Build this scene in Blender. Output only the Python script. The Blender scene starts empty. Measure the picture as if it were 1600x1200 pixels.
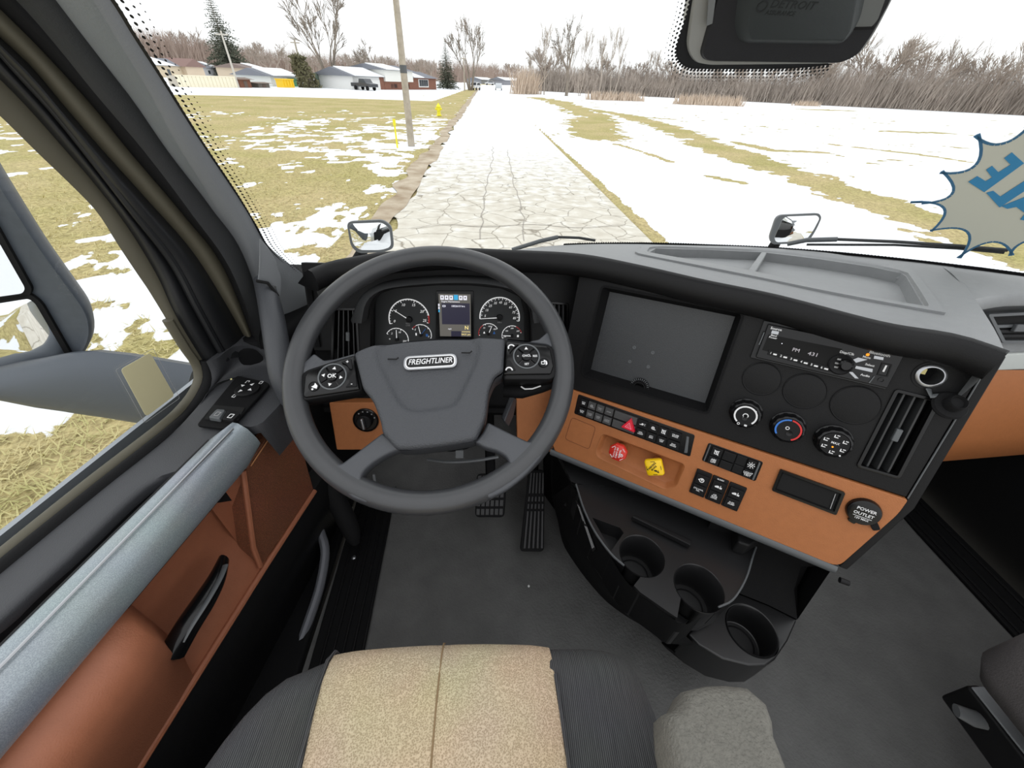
import bpy, bmesh, math, random
import numpy as np
from mathutils import Vector, Matrix
random.seed(7); RNG = np.random.default_rng(7)
scene = bpy.context.scene
COL = scene.collection
# ---------------------------------------------------------------- camera
FPX = 604.0
def _n(v):
    v = np.array(v, float); return v / np.linalg.norm(v)
_fw = _n([-25 / FPX, -476 / FPX, 1]); _dn = _n([-35 / FPX, 770 / FPX, 1])
_dn = _n(_dn - _fw * _dn.dot(_fw)); _rt = np.cross(_dn, _fw)
RW = np.array([_rt, _fw, -_dn])              # world = RW @ (right, down, depth)
EYE = np.array([0, 0, 2.45])
cam = bpy.data.objects.new('camera', bpy.data.cameras.new('camera'))
COL.objects.link(cam); scene.camera = cam
cam.data.sensor_width = 36; cam.data.lens = FPX / 1600 * 36
cam.data.clip_start = 0.02; cam.data.clip_end = 1500
_m = RW @ np.diag([1, -1, -1])
cam.matrix_world = Matrix([list(_m[i]) + [EYE[i]] for i in range(3)] + [[0, 0, 0, 1]])
# ---------------------------------------------------------------- sky (overcast, bright white)
SKY = 1.5
w = bpy.data.worlds.new('overcast_sky'); scene.world = w; w.use_nodes = True
nt = w.node_tree; nt.nodes.clear()
out = nt.nodes.new('ShaderNodeOutputWorld'); bg = nt.nodes.new('ShaderNodeBackground')
tc = nt.nodes.new('ShaderNodeTexCoord'); sp = nt.nodes.new('ShaderNodeSeparateXYZ'); rp = nt.nodes.new('ShaderNodeValToRGB')
rp.color_ramp.elements[0].position = 0.0; rp.color_ramp.elements[0].color = (.86, .87, .88, 1)
rp.color_ramp.elements[1].position = 0.9; rp.color_ramp.elements[1].color = (1.05, 1.06, 1.08, 1)
nt.links.new(tc.outputs['Generated'], sp.inputs[0]); nt.links.new(sp.outputs['Z'], rp.inputs[0])
nt.links.new(rp.outputs[0], bg.inputs['Color']); bg.inputs['Strength'].default_value = SKY
nt.links.new(bg.outputs[0], out.inputs[0])
scene.view_settings.view_transform = 'Standard'; scene.view_settings.look = 'None'
scene.view_settings.exposure = 0.0; scene.view_settings.gamma = 1.0
scene.view_settings.use_curve_mapping = False
# ---------------------------------------------------------------- measuring the photograph
def ray(px, py): return RW @ np.array([(px - 800) / FPX, (py - 600) / FPX, 1.0])
def D(px, py, t): return EYE + ray(px, py) * t            # the point seen at (px,py), t metres deep
def hit(px, py, o, n):
    r = ray(px, py); return EYE + r * ((np.array(o) - EYE).dot(n) / r.dot(n))
def at_z(px, py, z): return hit(px, py, (0, 0, z), np.array([0, 0, 1.]))
def pix(p):
    c = RW.T @ (np.array(p, float) - EYE); return 800 + FPX * c[0] / c[2], 600 + FPX * c[1] / c[2]
class Frame:
    """a flat panel of the cab: U right, W down, N out of the panel"""
    def __init__(s, o, u, w=None, n=None):
        s.o = np.array(o, float); s.u = _n(u)
        if n is None:
            w = np.array(w, float); s.w = _n(w - s.u * s.u.dot(w)); s.n = np.cross(s.w, s.u) * 1.0
        else:
            n = np.array(n, float); s.n = _n(n - s.u * s.u.dot(n)); s.w = np.cross(s.u, s.n)
    def p(s, a, b, c=0.0): return s.o + s.u * a + s.w * b + s.n * c
    def px(s, x, y, c=0.0):
        d = hit(x, y, s.o + s.n * c, s.n) - s.o; return np.array([d.dot(s.u), d.dot(s.w)])
    def off(s, c): return Frame(s.p(0, 0, c), s.u, n=s.n)
    def sub(s, a, b, c=0.0, rot=0.0):
        cr, sr = math.cos(rot), math.sin(rot)
        return Frame(s.p(a, b, c), s.u * cr - s.w * sr, n=s.n)
# ---------------------------------------------------------------- objects
WLOC = {}
def link(o, loc, parent=None):
    COL.objects.link(o); WLOC[o.name] = np.array(loc, float)
    if parent is not None:
        o.parent = parent; o.location = Vector(WLOC[o.name] - WLOC[parent.name])
    else: o.location = Vector(loc)
    return o
def tag(o, label=None, cat=None, group=None, kind=None):
    if label: o['label'] = label
    if cat: o['category'] = cat
    if group: o['group'] = group
    if kind: o['kind'] = kind
    return o
def thing(name, label, cat, loc, group=None, kind=None):
    o = bpy.data.objects.new(name, None); o.empty_display_size = .05
    link(o, loc); return tag(o, label, cat, group, kind)
class Poly(list): pass
def rpoly(pts, r, k=4):
    """round the corners of a 2-D polygon; r one radius or a list"""
    o = Poly(_rpoly(pts, r, k)); o.base, o.r, o.k = [np.array(p, float) for p in pts], r, k; return o
def _rpoly(pts, r, k):
    P = [np.array(p, float) for p in pts]; n = len(P); o = []
    for i in range(n):
        rr = r[i] if isinstance(r, (list, tuple)) else r
        a, b, c = P[i - 1], P[i], P[(i + 1) % n]
        da, dc = a - b, c - b; la, lc = np.linalg.norm(da), np.linalg.norm(dc)
        if rr <= 0 or la < 1e-9 or lc < 1e-9: o.append(b); continue
        q = min(rr, .45 * la, .45 * lc); s0, s1 = b + da / la * q, b + dc / lc * q
        for j in range(k + 1):
            t = j / k; o.append((1 - t) ** 2 * s0 + 2 * t * (1 - t) * b + t * t * s1)
    return o
def rrect(a0, a1, b0, b1, r, k=4): return rpoly([(a0, b0), (a1, b0), (a1, b1), (a0, b1)], r, k)
def circ(a, b, r, n=32, r2=None, rot=0, t0=0, t1=2 * math.pi):
    full = abs(t1 - t0 - 2 * math.pi) < 1e-6; o = []
    for i in range(n if full else n + 1):
        t = t0 + (t1 - t0) * i / n
        o.append(np.array([a + r * math.cos(t + rot), b + (r2 or r) * math.sin(t + rot)]))
    return o
def resample(pts, n):
    P = np.array(pts, float); L = np.r_[0, np.cumsum(np.linalg.norm(np.diff(P, axis=0), axis=1))]
    t = np.linspace(0, L[-1], n); return np.stack([np.interp(t, L, P[:, k]) for k in range(P.shape[1])], 1)
def smooth(pts, n):
    """Catmull-Rom through the points, resampled evenly"""
    P = [np.array(p, float) for p in pts]; P = [2 * P[0] - P[1]] + P + [2 * P[-1] - P[-2]]; o = []
    for i in range(1, len(P) - 2):
        for j in range(10):
            t = j / 10; a, b, c, d = P[i - 1:i + 3]
            o.append(.5 * (2 * b + (c - a) * t + (2 * a - 5 * b + 4 * c - d) * t * t + (3 * b - a - 3 * c + d) * t ** 3))
    o.append(P[-2]); return resample(o, n)
class MB:
    def __init__(s): s.v = []; s.f = []; s.n = 0
    def add(s, v, f):
        s.v.extend([tuple(map(float, q)) for q in v]); s.f.extend([tuple(i + s.n for i in q) for q in f]); s.n += len(v); return s
    def box(s, F, a0, a1, b0, b1, c0, c1): return s.prism(F, [(a0, b0), (a1, b0), (a1, b1), (a0, b1)], c0, c1)
    def prism(s, F, pts, c0, c1, taper=None):
        n = len(pts); q = pts
        if taper is not None:
            m = np.mean(np.array(pts), 0); q = [m + (np.array(p) - m) * taper for p in pts]
        v = [F.p(p[0], p[1], c0) for p in pts] + [F.p(p[0], p[1], c1) for p in q]
        ar = sum(pts[i - 1][0] * pts[i][1] - pts[i][0] * pts[i - 1][1] for i in range(n))
        f = [tuple(range(n)), tuple(range(2 * n - 1, n - 1, -1))] + [((i + 1) % n, i, n + i, n + (i + 1) % n) for i in range(n)]
        if (ar < 0) == (c1 > c0): f = [t[::-1] for t in f]
        return s.add(v, f)
    def prism3(s, pts, d):
        """3-D polygon pushed along vector d"""
        P = [np.array(p) for p in pts]; n = len(P); d = np.array(d, float)
        nn = sum((np.cross(P[i - 1] - P[0], P[i] - P[0]) for i in range(n)), np.zeros(3))
        f = [tuple(range(n)), tuple(range(2 * n - 1, n - 1, -1))] + [((i + 1) % n, i, n + i, n + (i + 1) % n) for i in range(n)]
        if nn.dot(d) > 0: f = [t[::-1] for t in f]
        return s.add(P + [p + d for p in P], f)
    def rings(s, R, closed=True, cap0=True, cap1=True, loop=False):
        k = len(R[0]); m = len(R); v = [p for r in R for p in r]; f = []
        for i in range(m if loop else m - 1):
            i2 = (i + 1) % m
            for j in range(k if closed else k - 1):
                j2 = (j + 1) % k; f.append((i * k + j, i * k + j2, i2 * k + j2, i2 * k + j))
        if closed and not loop:
            if cap0: f.append(tuple(range(k - 1, -1, -1)))
            if cap1: f.append(tuple((m - 1) * k + j for j in range(k)))
        return s.add(v, f)
    def tube(s, path, r, n=8, loop=False, flat=None):
        P = [np.array(p, float) for p in path]; m = len(P); R = []
        up = None
        for i in range(m):
            if loop: t = _n(P[(i + 1) % m] - P[i - 1])
            else: t = _n(P[min(i + 1, m - 1)] - P[max(i - 1, 0)])
            if up is None:
                up = np.array([0, 0, 1.]) if abs(t[2]) < .9 else np.array([1., 0, 0])
                if flat is not None: up = np.array(flat, float)
            x = np.cross(up, t); x = _n(x); y = np.cross(t, x)
            if flat is None: up = y
            rr = r[i] if isinstance(r, (list, np.ndarray)) else r
            r1, r2 = rr if isinstance(rr, (tuple, list)) else (rr, rr)
            R.append([P[i] + x * r1 * math.cos(2 * math.pi * j / n) + y * r2 * math.sin(2 * math.pi * j / n) for j in range(n)])
        return s.rings(R, loop=loop)
    def lathe(s, F, a, b, prof, n=32, cap0=True, cap1=True, r2=1.0):
        R = [[F.p(a + r * math.cos(2 * math.pi * j / n), b + r * r2 * math.sin(2 * math.pi * j / n), c) for j in range(n)] for r, c in prof]
        return s.rings(R, cap0=cap0, cap1=cap1)
    def ringbar(s, F, outl, wd, c0, c1):
        """closed flat band of width wd (inwards) round outline outl"""
        m = np.mean(np.array(outl), 0); inn = inset(outl, wd)
        a = [F.p(*p, c0) for p in outl]; b = [F.p(*p, c1) for p in outl]; c = [F.p(*p, c1) for p in inn]; d = [F.p(*p, c0) for p in inn]
        return s.rings([a, b, c, d], loop=True)
    def grid(s, rows): return s.rings([list(r) for r in rows], closed=False)
    def solid(s, rows, d):
        """grid of points thickened along d"""
        m, k = len(rows), len(rows[0]); d = np.array(d, float)
        v = [p for r in rows for p in r] + [np.array(p) + d for r in rows for p in r]; o = m * k; f = []
        for i in range(m - 1):
            for j in range(k - 1):
                q = (i * k + j, i * k + j + 1, (i + 1) * k + j + 1, (i + 1) * k + j)
                f.append(q); f.append(tuple(x + o for x in q[::-1]))
        bd = [j for j in range(k)] + [i * k + k - 1 for i in range(1, m)] + [(m - 1) * k + j for j in range(k - 2, -1, -1)] + [i * k for i in range(m - 2, 0, -1)]
        for i in range(len(bd)):
            a, b = bd[i], bd[(i + 1) % len(bd)]; f.append((b, a, a + o, b + o))
        return s.add(v, f)
    def build(s, name, mt, parent=None, bevel=0, seg=2, sm=True, fix=True, angle=38, sub=0, org=None):
        me = bpy.data.meshes.new(name); V = np.array(s.v); lo, hi = V.min(0), V.max(0)
        c = (lo + hi) / 2
        if parent is None: c[2] = lo[2]
        if org is not None: c = np.array(org, float)
        me.from_pydata([tuple(q) for q in (V - c)], [], s.f); me.update()
        if fix:
            bm = bmesh.new(); bm.from_mesh(me); bmesh.ops.remove_doubles(bm, verts=bm.verts, dist=1e-6)
            bmesh.ops.recalc_face_normals(bm, faces=bm.faces); bm.to_mesh(me); bm.free()
        for m in (mt if isinstance(mt, (list, tuple)) else [mt]): me.materials.append(m)
        o = bpy.data.objects.new(name, me); link(o, c, parent)
        finish(o, bevel, seg, sm, angle, sub)
        return o
def finish(o, bevel=0, seg=2, sm=True, angle=38, sub=0):
    me = o.data
    if sm:
        me.polygons.foreach_set('use_smooth', [True] * len(me.polygons)); me.set_sharp_from_angle(angle=math.radians(angle))
    if sub:
        m = o.modifiers.new('s', 'SUBSURF'); m.levels = sub; m.render_levels = sub
    if bevel:
        m = o.modifiers.new('b', 'BEVEL'); m.width = bevel; m.segments = seg; m.limit_method = 'ANGLE'; m.angle_limit = math.radians(32)
        m.harden_normals = False
        me.polygons.foreach_set('use_smooth', [True] * len(me.polygons))
        m2 = o.modifiers.new('w', 'WEIGHTED_NORMAL'); m2.keep_sharp = False
def inset(pts, d):
    if isinstance(pts, Poly):
        n = len(pts.base); r = pts.r if isinstance(pts.r, (list, tuple)) else [pts.r] * n; cv = _convex(pts.base)
        return rpoly(inset(pts.base, d), [max(x - d if c else x + d, 0.0 if x <= 0 else 2e-4) for x, c in zip(r, cv)], pts.k)
    P = [np.array(p, float) for p in pts]; n = len(P); o = []
    ar = sum(P[i - 1][0] * P[i][1] - P[i][0] * P[i - 1][1] for i in range(n)); sg = 1 if ar > 0 else -1
    for i in range(n):
        a, b, c = P[i - 1], P[i], P[(i + 1) % n]
        e1 = b - a; e2 = c - b; l1, l2 = np.linalg.norm(e1), np.linalg.norm(e2)
        if l1 < 1e-9: e1, l1 = e2, l2
        if l2 < 1e-9: e2, l2 = e1, l1
        n1 = np.array([-e1[1], e1[0]]) / l1 * sg; n2 = np.array([-e2[1], e2[0]]) / l2 * sg
        m = n1 + n2; m /= max(np.linalg.norm(m), 1e-6); k = max(m.dot(n1), .4); o.append(b + m * d / k)
    return o
def _convex(P):
    n = len(P); ar = sum(P[i - 1][0] * P[i][1] - P[i][0] * P[i - 1][1] for i in range(n))
    return [((P[i][0] - P[i - 1][0]) * (P[(i + 1) % n][1] - P[i][1]) - (P[i][1] - P[i - 1][1]) * (P[(i + 1) % n][0] - P[i][0])) * ar > 0 for i in range(n)]
def cut(o, *mbs):
    """take the shapes of the builders out of object o (its mesh is replaced)"""
    tmp = []
    mods = [(m.type, m.width, m.segments) for m in o.modifiers if m.type == 'BEVEL']
    for m in list(o.modifiers): o.modifiers.remove(m)
    bpy.context.view_layer.update()
    for mb in mbs:
        c = mb.build('cutter', o.data.materials[0], None, sm=False); tmp.append(c)
        m = o.modifiers.new('c', 'BOOLEAN'); m.operation = 'DIFFERENCE'; m.object = c; m.solver = 'EXACT'
    bpy.context.view_layer.update()
    dg = bpy.context.evaluated_depsgraph_get(); me = bpy.data.meshes.new_from_object(o.evaluated_get(dg))
    for m in list(o.modifiers): o.modifiers.remove(m)
    old = o.data; o.data = me; me.name = old.name
    for c in tmp:
        d = c.data; bpy.data.objects.remove(c); bpy.data.meshes.remove(d)
    bpy.data.meshes.remove(old)
    if mods: finish(o, mods[0][1], mods[0][2])
    else: finish(o)
    return o
def copy_tree(o, loc, rz=None, label=None, scale=None):
    c = o.copy(); COL.objects.link(c); WLOC[c.name] = np.array(loc, float); c.location = Vector(loc)
    if rz is not None: c.rotation_euler[2] = rz
    if scale is not None: c.scale = scale if hasattr(scale, '__len__') else (scale,) * 3
    if label: c['label'] = label
    for ch in list(o.children):
        d = ch.copy(); COL.objects.link(d); d.parent = c
        for g in list(ch.children):
            e = g.copy(); COL.objects.link(e); e.parent = d
    return c
def text(s, F, a, b, c, size, mt, parent, rot=0.0, name='lettering', bold=0.0, shear=0.0, ext=.0003, mirror=False, al='CENTER', sx=1.0):
    cu = bpy.data.curves.new('t', 'FONT'); cu.body = s; cu.size = 1.0; cu.align_x = al; cu.align_y = 'CENTER'
    cu.offset = bold * .5; cu.shear = shear; cu.extrude = ext / size; cu.resolution_u = 2; cu.space_line = .85
    ob = bpy.data.objects.new('t', cu); me = bpy.data.meshes.new_from_object(ob); bpy.data.objects.remove(ob); bpy.data.curves.remove(cu)
    if len(me.vertices) == 0: return None
    co = np.zeros(len(me.vertices) * 3); me.vertices.foreach_get('co', co); co = co.reshape(-1, 3)
    co *= size; x = co[:, 0] * sx * (-1 if mirror else 1); y = co[:, 1]; cr, sr = math.cos(rot), math.sin(rot)
    X, Y = x * cr - y * sr, x * sr + y * cr
    V = F.p(a, b, c)[None, :] + X[:, None] * F.u + Y[:, None] * (-F.w) + (co[:, 2:] * 1) * F.n
    o0 = V.mean(0); me.vertices.foreach_set('co', (V - o0).astype(np.float32).ravel())
    if mirror: me.flip_normals()
    me.materials.clear(); me.materials.append(mt); me.update()
    o = bpy.data.objects.new(name, me); me.name = name; return link(o, o0, parent)
# ---------------------------------------------------------------- materials (procedural)
def L(c):
    """sRGB 0..255 to linear"""
    f = lambda x: x / 12.92 if x <= .04045 else ((x + .055) / 1.055) ** 2.4
    return tuple(f(x / 255) for x in c) + (1,)
def mat(name, col, rough=.6, metal=0.0, bump=0.0, bscale=300.0, var=0.0, vscale=8.0, col2=None, spec=.5, emit=None, estr=0.0, coat=0.0, tex='noise', stretch=None, bdist=.002):
    m = bpy.data.materials.new(name); m.use_nodes = True; t = m.node_tree; b = t.nodes['Principled BSDF']
    b.inputs['Base Color'].default_value = col; b.inputs['Roughness'].default_value = rough; b.inputs['Metallic'].default_value = metal
    b.inputs['Specular IOR Level'].default_value = spec
    if coat: b.inputs['Coat Weight'].default_value = coat; b.inputs['Coat Roughness'].default_value = .1
    if emit: b.inputs['Emission Color'].default_value = emit; b.inputs['Emission Strength'].default_value = estr
    if bump or var:
        tc = t.nodes.new('ShaderNodeTexCoord'); src = tc.outputs['Object']
        if stretch:
            mp = t.nodes.new('ShaderNodeMapping'); mp.inputs['Scale'].default_value = stretch; t.links.new(src, mp.inputs[0]); src = mp.outputs[0]
    if bump:
        if tex == 'voronoi':
            n = t.nodes.new('ShaderNodeTexVoronoi'); n.inputs['Scale'].default_value = bscale; o = n.outputs['Distance']
        elif tex == 'wave':
            n = t.nodes.new('ShaderNodeTexWave'); n.inputs['Scale'].default_value = bscale; n.inputs['Distortion'].default_value = .3; o = n.outputs['Fac']
        else:
            n = t.nodes.new('ShaderNodeTexNoise'); n.inputs['Scale'].default_value = bscale; n.inputs['Detail'].default_value = 3; o = n.outputs['Fac']
        t.links.new(src, n.inputs['Vector'])
        bp = t.nodes.new('ShaderNodeBump'); bp.inputs['Strength'].default_value = bump; bp.inputs['Distance'].default_value = bdist
        t.links.new(o, bp.inputs['Height']); t.links.new(bp.outputs[0], b.inputs['Normal'])
    if var:
        n2 = t.nodes.new('ShaderNodeTexNoise'); n2.inputs['Scale'].default_value = vscale; n2.inputs['Detail'].default_value = 6
        t.links.new(src, n2.inputs['Vector'])
        r = t.nodes.new('ShaderNodeValToRGB'); r.color_ramp.elements[0].position = .5 - .25; r.color_ramp.elements[1].position = .5 + .25
        c2 = col2 or tuple(min(1, x * (1 + var)) for x in col[:3]) + (1,)
        c1 = col if col2 else tuple(x * (1 - var) for x in col[:3]) + (1,)
        r.color_ramp.elements[0].color = c1; r.color_ramp.elements[1].color = c2
        t.links.new(n2.outputs['Fac'], r.inputs[0]); t.links.new(r.outputs[0], b.inputs['Base Color'])
    return m
M = {}
M['dash'] = mat('dash_soft_grey', L((128, 130, 131)), .5, bump=.25, bscale=700, var=.05, vscale=60)
M['black'] = mat('black_plastic', L((20, 20, 21)), .5, bump=.2, bscale=900, var=.06, vscale=30, spec=.22)
M['blackm'] = mat('black_matte_plastic', L((18, 18, 19)), .72, bump=.2, bscale=800, spec=.15)
M['gloss'] = mat('gloss_black', L((14, 14, 15)), .22, spec=.35)
M['deep'] = mat('deep_black', L((8, 8, 8)), .9)
M['rubber'] = mat('black_rubber', L((22, 22, 23)), .8, bump=.2, bscale=400, spec=.2)
M['wheel'] = mat('wheel_grip_grey', L((56, 57, 59)), .32, bump=.12, bscale=900, var=.06, vscale=40)
M['hub'] = mat('hub_grained_charcoal', L((58, 60, 64)), .5, bump=.5, bscale=420, tex='voronoi', bdist=.0012)
M['spoke'] = mat('spoke_graphite', L((62, 64, 68)), .42, bump=.25, bscale=600)
M['tan'] = mat('tan_grained_trim', L((165, 102, 57)), .6, bump=.3, bscale=600, var=.05, vscale=90)
M['tan_door'] = mat('brown_door_trim', L((160, 100, 72)), .55, bump=.25, bscale=500, var=.05, vscale=60)
M['pillar'] = mat('pillar_trim_grey', L((126, 129, 132)), .6, bump=.2, bscale=500)
M['pillar_dark'] = mat('pillar_shade_charcoal', L((44, 45, 46)), .65, bump=.2, bscale=500)  # plain charcoal; on the pillar side it carries the trim's shade
M['seal'] = mat('weather_seal', L((40, 39, 36)), .7)
M['seal_olive'] = mat('glass_run_seal', L((84, 80, 66)), .6)
M['frame'] = mat('door_frame_black', L((24, 25, 27)), .42, bump=.08, bscale=300)
M['doortop'] = mat('door_top_charcoal', L((60, 61, 64)), .55, bump=.3, bscale=600)
M['bezel'] = mat('bezel_grey', L((84, 87, 89)), .4, bump=.1, bscale=600)
M['silver'] = mat('satin_silver', L((170, 172, 175)), .3, metal=.9)
M['chrome'] = mat('chrome', L((215, 215, 215)), .12, metal=1)
M['white'] = mat('white_print', L((225, 225, 225)), .6)
M['grey_print'] = mat('grey_print', L((150, 150, 150)), .6)
M['black_print'] = mat('black_print', L((20, 20, 20)), .6)
M['red'] = mat('red_plastic', L((205, 48, 36)), .4)
M['red_tri'] = mat('red_translucent', L((215, 22, 50)), .25, coat=.5)
M['pink'] = mat('pink_print', L((245, 130, 150)), .5)
M['yellow'] = mat('yellow_plastic', L((240, 196, 10)), .4)
M['red_print'] = mat('red_print', L((196, 40, 40)), .5)
M['blue_print'] = mat('blue_print', L((45, 110, 190)), .5)
M['floor'] = mat('black_floor_mat', L((92, 92, 91)), .62, bump=.8, bscale=170, var=.16, vscale=18, spec=.3)
M['seat_beige'] = None
M['armrest'] = mat('grey_armrest_fabric', L((108, 106, 99)), .95, bump=1.0, bscale=330, var=.14, vscale=220, bdist=.003)
M['seat_grey'] = mat('warm_grey_fabric', L((88, 84, 84)), .95, bump=.6, bscale=500, var=.1, vscale=200)
M['amber'] = mat('amber_light', L((240, 150, 30)), .4, emit=L((255, 150, 20)), estr=.9)
M['lit_white'] = mat('lit_display_white', L((200, 200, 210)), .5, emit=L((235, 235, 245)), estr=.85)
M['lit_dim'] = mat('dim_display_white', L((120, 116, 120)), .5, emit=L((190, 185, 190)), estr=.6)
M['lit_grey'] = mat('lit_display_grey', L((60, 60, 60)), .5, emit=L((120, 116, 108)), estr=.55)
M['lit_blue'] = mat('lit_display_blue', L((30, 90, 140)), .5, emit=L((60, 180, 230)), estr=.8)
M['lit_dark'] = mat('display_dark_violet', L((34, 33, 44)), .4, emit=L((48, 46, 66)), estr=.6)
M['lit_gold'] = mat('lit_display_gold', L((180, 160, 90)), .5, emit=L((245, 225, 150)), estr=.9)
M['gauge_white'] = mat('backlit_gauge_white', L((225, 225, 225)), .6, emit=L((255, 255, 255)), estr=.45)
M['slat'] = mat('slat_grey', L((46, 47, 48)), .45)
M['pedal'] = mat('pedal_rubber', L((56, 56, 57)), .6)
M['console'] = mat('console_black_satin', L((24, 24, 25)), .34, bump=.1, bscale=900, spec=.5)
M['cubby'] = mat('cubby_grey_plastic', L((52, 54, 56)), .42, bump=.3, bscale=900)
M['dial'] = mat('dial_face', L((46, 48, 49)), .6)
def weave(name, c1, c2, sx, sy, bump, rough=.95, kind='wave'):
    m = mat(name, c1, rough); t = m.node_tree; b = t.nodes['Principled BSDF']
    tc = t.nodes.new('ShaderNodeTexCoord'); mp = t.nodes.new('ShaderNodeMapping'); mp.inputs['Scale'].default_value = (sx, sy, sy)
    t.links.new(tc.outputs['Object'], mp.inputs[0])
    if kind == 'wave':
        n = t.nodes.new('ShaderNodeTexWave'); n.inputs['Scale'].default_value = 1; n.inputs['Distortion'].default_value = 1.2; n.inputs['Detail'].default_value = 3; n.inputs['Detail Scale'].default_value = 6; o = n.outputs['Fac']
    else:
        n = t.nodes.new('ShaderNodeTexVoronoi'); n.inputs['Scale'].default_value = 1; o = n.outputs['Distance']
    t.links.new(mp.outputs[0], n.inputs['Vector'])
    nz = t.nodes.new('ShaderNodeTexNoise'); nz.inputs['Scale'].default_value = 9; t.links.new(tc.outputs['Object'], nz.inputs['Vector'])
    r = t.nodes.new('ShaderNodeValToRGB'); r.color_ramp.elements[0].position = .15; r.color_ramp.elements[1].position = .75
    r.color_ramp.elements[0].color = c2; r.color_ramp.elements[1].color = c1; t.links.new(o, r.inputs[0])
    mx = t.nodes.new('ShaderNodeMix'); mx.data_type = 'RGBA'; mx.blend_type = 'MULTIPLY'; mx.inputs[0].default_value = .25
    t.links.new(r.outputs[0], mx.inputs[6]); t.links.new(nz.outputs['Color'], mx.inputs[7]); t.links.new(mx.outputs[2], b.inputs['Base Color'])
    bp = t.nodes.new('ShaderNodeBump'); bp.inputs['Strength'].default_value = bump; bp.inputs['Distance'].default_value = .0015
    t.links.new(o, bp.inputs['Height']); t.links.new(bp.outputs[0], b.inputs['Normal'])
    return m
M['seat_beige'] = weave('beige_woven_fabric', L((202, 184, 156)), L((156, 138, 110)), 620, 620, .5, kind='v')
M['seat_dark'] = weave('ribbed_charcoal_fabric', L((84, 84, 84)), L((44, 44, 46)), 140, 6, .6)
M['carbon'] = weave('woven_silver_trim', L((164, 172, 178)), L((136, 144, 151)), 900, 900, .08, rough=.28, kind='v')
M['carbon'].node_tree.nodes['Principled BSDF'].inputs['Metallic'].default_value = .35
M['mesh_tan'] = weave('perforated_brown', L((150, 93, 66)), L((96, 58, 40)), 600, 600, .5, rough=.6, kind='v')
def glassmat(name, tint, refl=1.0):
    """clear pane: straight-through transmission plus a Fresnel reflection"""
    m = bpy.data.materials.new(name); m.use_nodes = True; t = m.node_tree; t.nodes.clear()
    o = t.nodes.new('ShaderNodeOutputMaterial'); a = t.nodes.new('ShaderNodeBsdfTransparent'); g = t.nodes.new('ShaderNodeBsdfGlossy')
    lw = t.nodes.new('ShaderNodeLayerWeight'); pw = t.nodes.new('ShaderNodeMath'); pw.operation = 'POWER'; pw.inputs[1].default_value = 5
    ml = t.nodes.new('ShaderNodeMath'); ml.operation = 'MULTIPLY_ADD'; ml.inputs[1].default_value = .9; ml.inputs[2].default_value = .035
    x = t.nodes.new('ShaderNodeMixShader'); a.inputs[0].default_value = tint; g.inputs['Roughness'].default_value = 0; g.inputs[0].default_value = (refl, refl, refl, 1)
    t.links.new(lw.outputs['Facing'], pw.inputs[0]); t.links.new(pw.outputs[0], ml.inputs[0]); t.links.new(ml.outputs[0], x.inputs[0])
    t.links.new(a.outputs[0], x.inputs[1]); t.links.new(g.outputs[0], x.inputs[2]); t.links.new(x.outputs[0], o.inputs[0])
    return m
M['glass'] = glassmat('window_glass', (.97, .985, .98, 1), .45)
M['mirror'] = mat('mirror_silvering', (.86, .87, .88, 1), .02, metal=1)
M['frit'] = mat('black_ceramic', L((16, 15, 17)), .5)
# ================================================================ the cab shell
Z0 = 1.40                                                  # cab floor
def wbase(x): return 1.15 - .40 * ((x - .4) / .95) ** 2   # plan curve of the windshield foot
def wpt(x, z): return np.array([x, wbase(x) - .72 * (z - 2.08), z])
def whit(px, py):
    r = ray(px, py); lo, hi = .1, 3.0
    for _ in range(50):
        m = (lo + hi) / 2; p = EYE + r * m
        if p[1] < wbase(p[0]) - .72 * (p[2] - 2.08): lo = m
        else: hi = m
    return EYE + r * lo
DF = Frame((-.60, .43, 1.96), (.153, .988, 0), n=(.988, -.153, 0))   # left door: U forward, W down, N into the cab
# floor with toe board, bulkhead
fl = MB(); xs = np.linspace(-.42, 1.40, 24)
prof = [(-.5, Z0), (.2, Z0), (.6, Z0), (.78, Z0 + .01), (.86, Z0 + .06), (1.05, Z0 + .36), (1.07, Z0 + .6)]
fl.solid([[np.array([x, y, z]) for x in xs] for y, z in prof], (0, 0, -.02))
tag(fl.build('floor', M['floor']), 'black rubber cab floor running up to the pedals', kind='structure')
# ribbed sill plate left
sp_ = MB()
sill = thing('sill_plate', 'black ribbed kick plate along the floor edge beside the driver door', 'sill plate', (-.33, .45, Z0))
sp_.prism3([(-.40, .12, Z0), (-.285, .12, Z0), (-.315, .95, Z0), (-.43, .95, Z0)], (0, 0, .008)); sp_.build('plate', M['blackm'], sill, bevel=.003)
for k in range(5):
    x = -.375 + k * .022; rb = MB(); rb.tube([(x, .12, Z0 + .009), (x - .03, .95, Z0 + .009)], (.003, .003), 6); rb.build('rib', M['black'], sill)
for y in (.30, .55):
    s = MB(); s.lathe(Frame((-.365 - .03 * (y - .12), y, Z0 + .008), (1, 0, 0), n=(0, 0, 1)), 0, 0, [(.006, 0), (.006, .003), (.003, .005)], 10); s.build('screw', M['silver'], sill)
bk = MB()
bk.box(Frame((.4, 1.10, 1.7), (1, 0, 0), w=(0, 0, -1)), -1.05, 1.05, -.22, .5, -.02, 0)
tag(bk.build('wall_front', M['blackm']), 'dark bulkhead behind the pedals', kind='structure')
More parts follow.
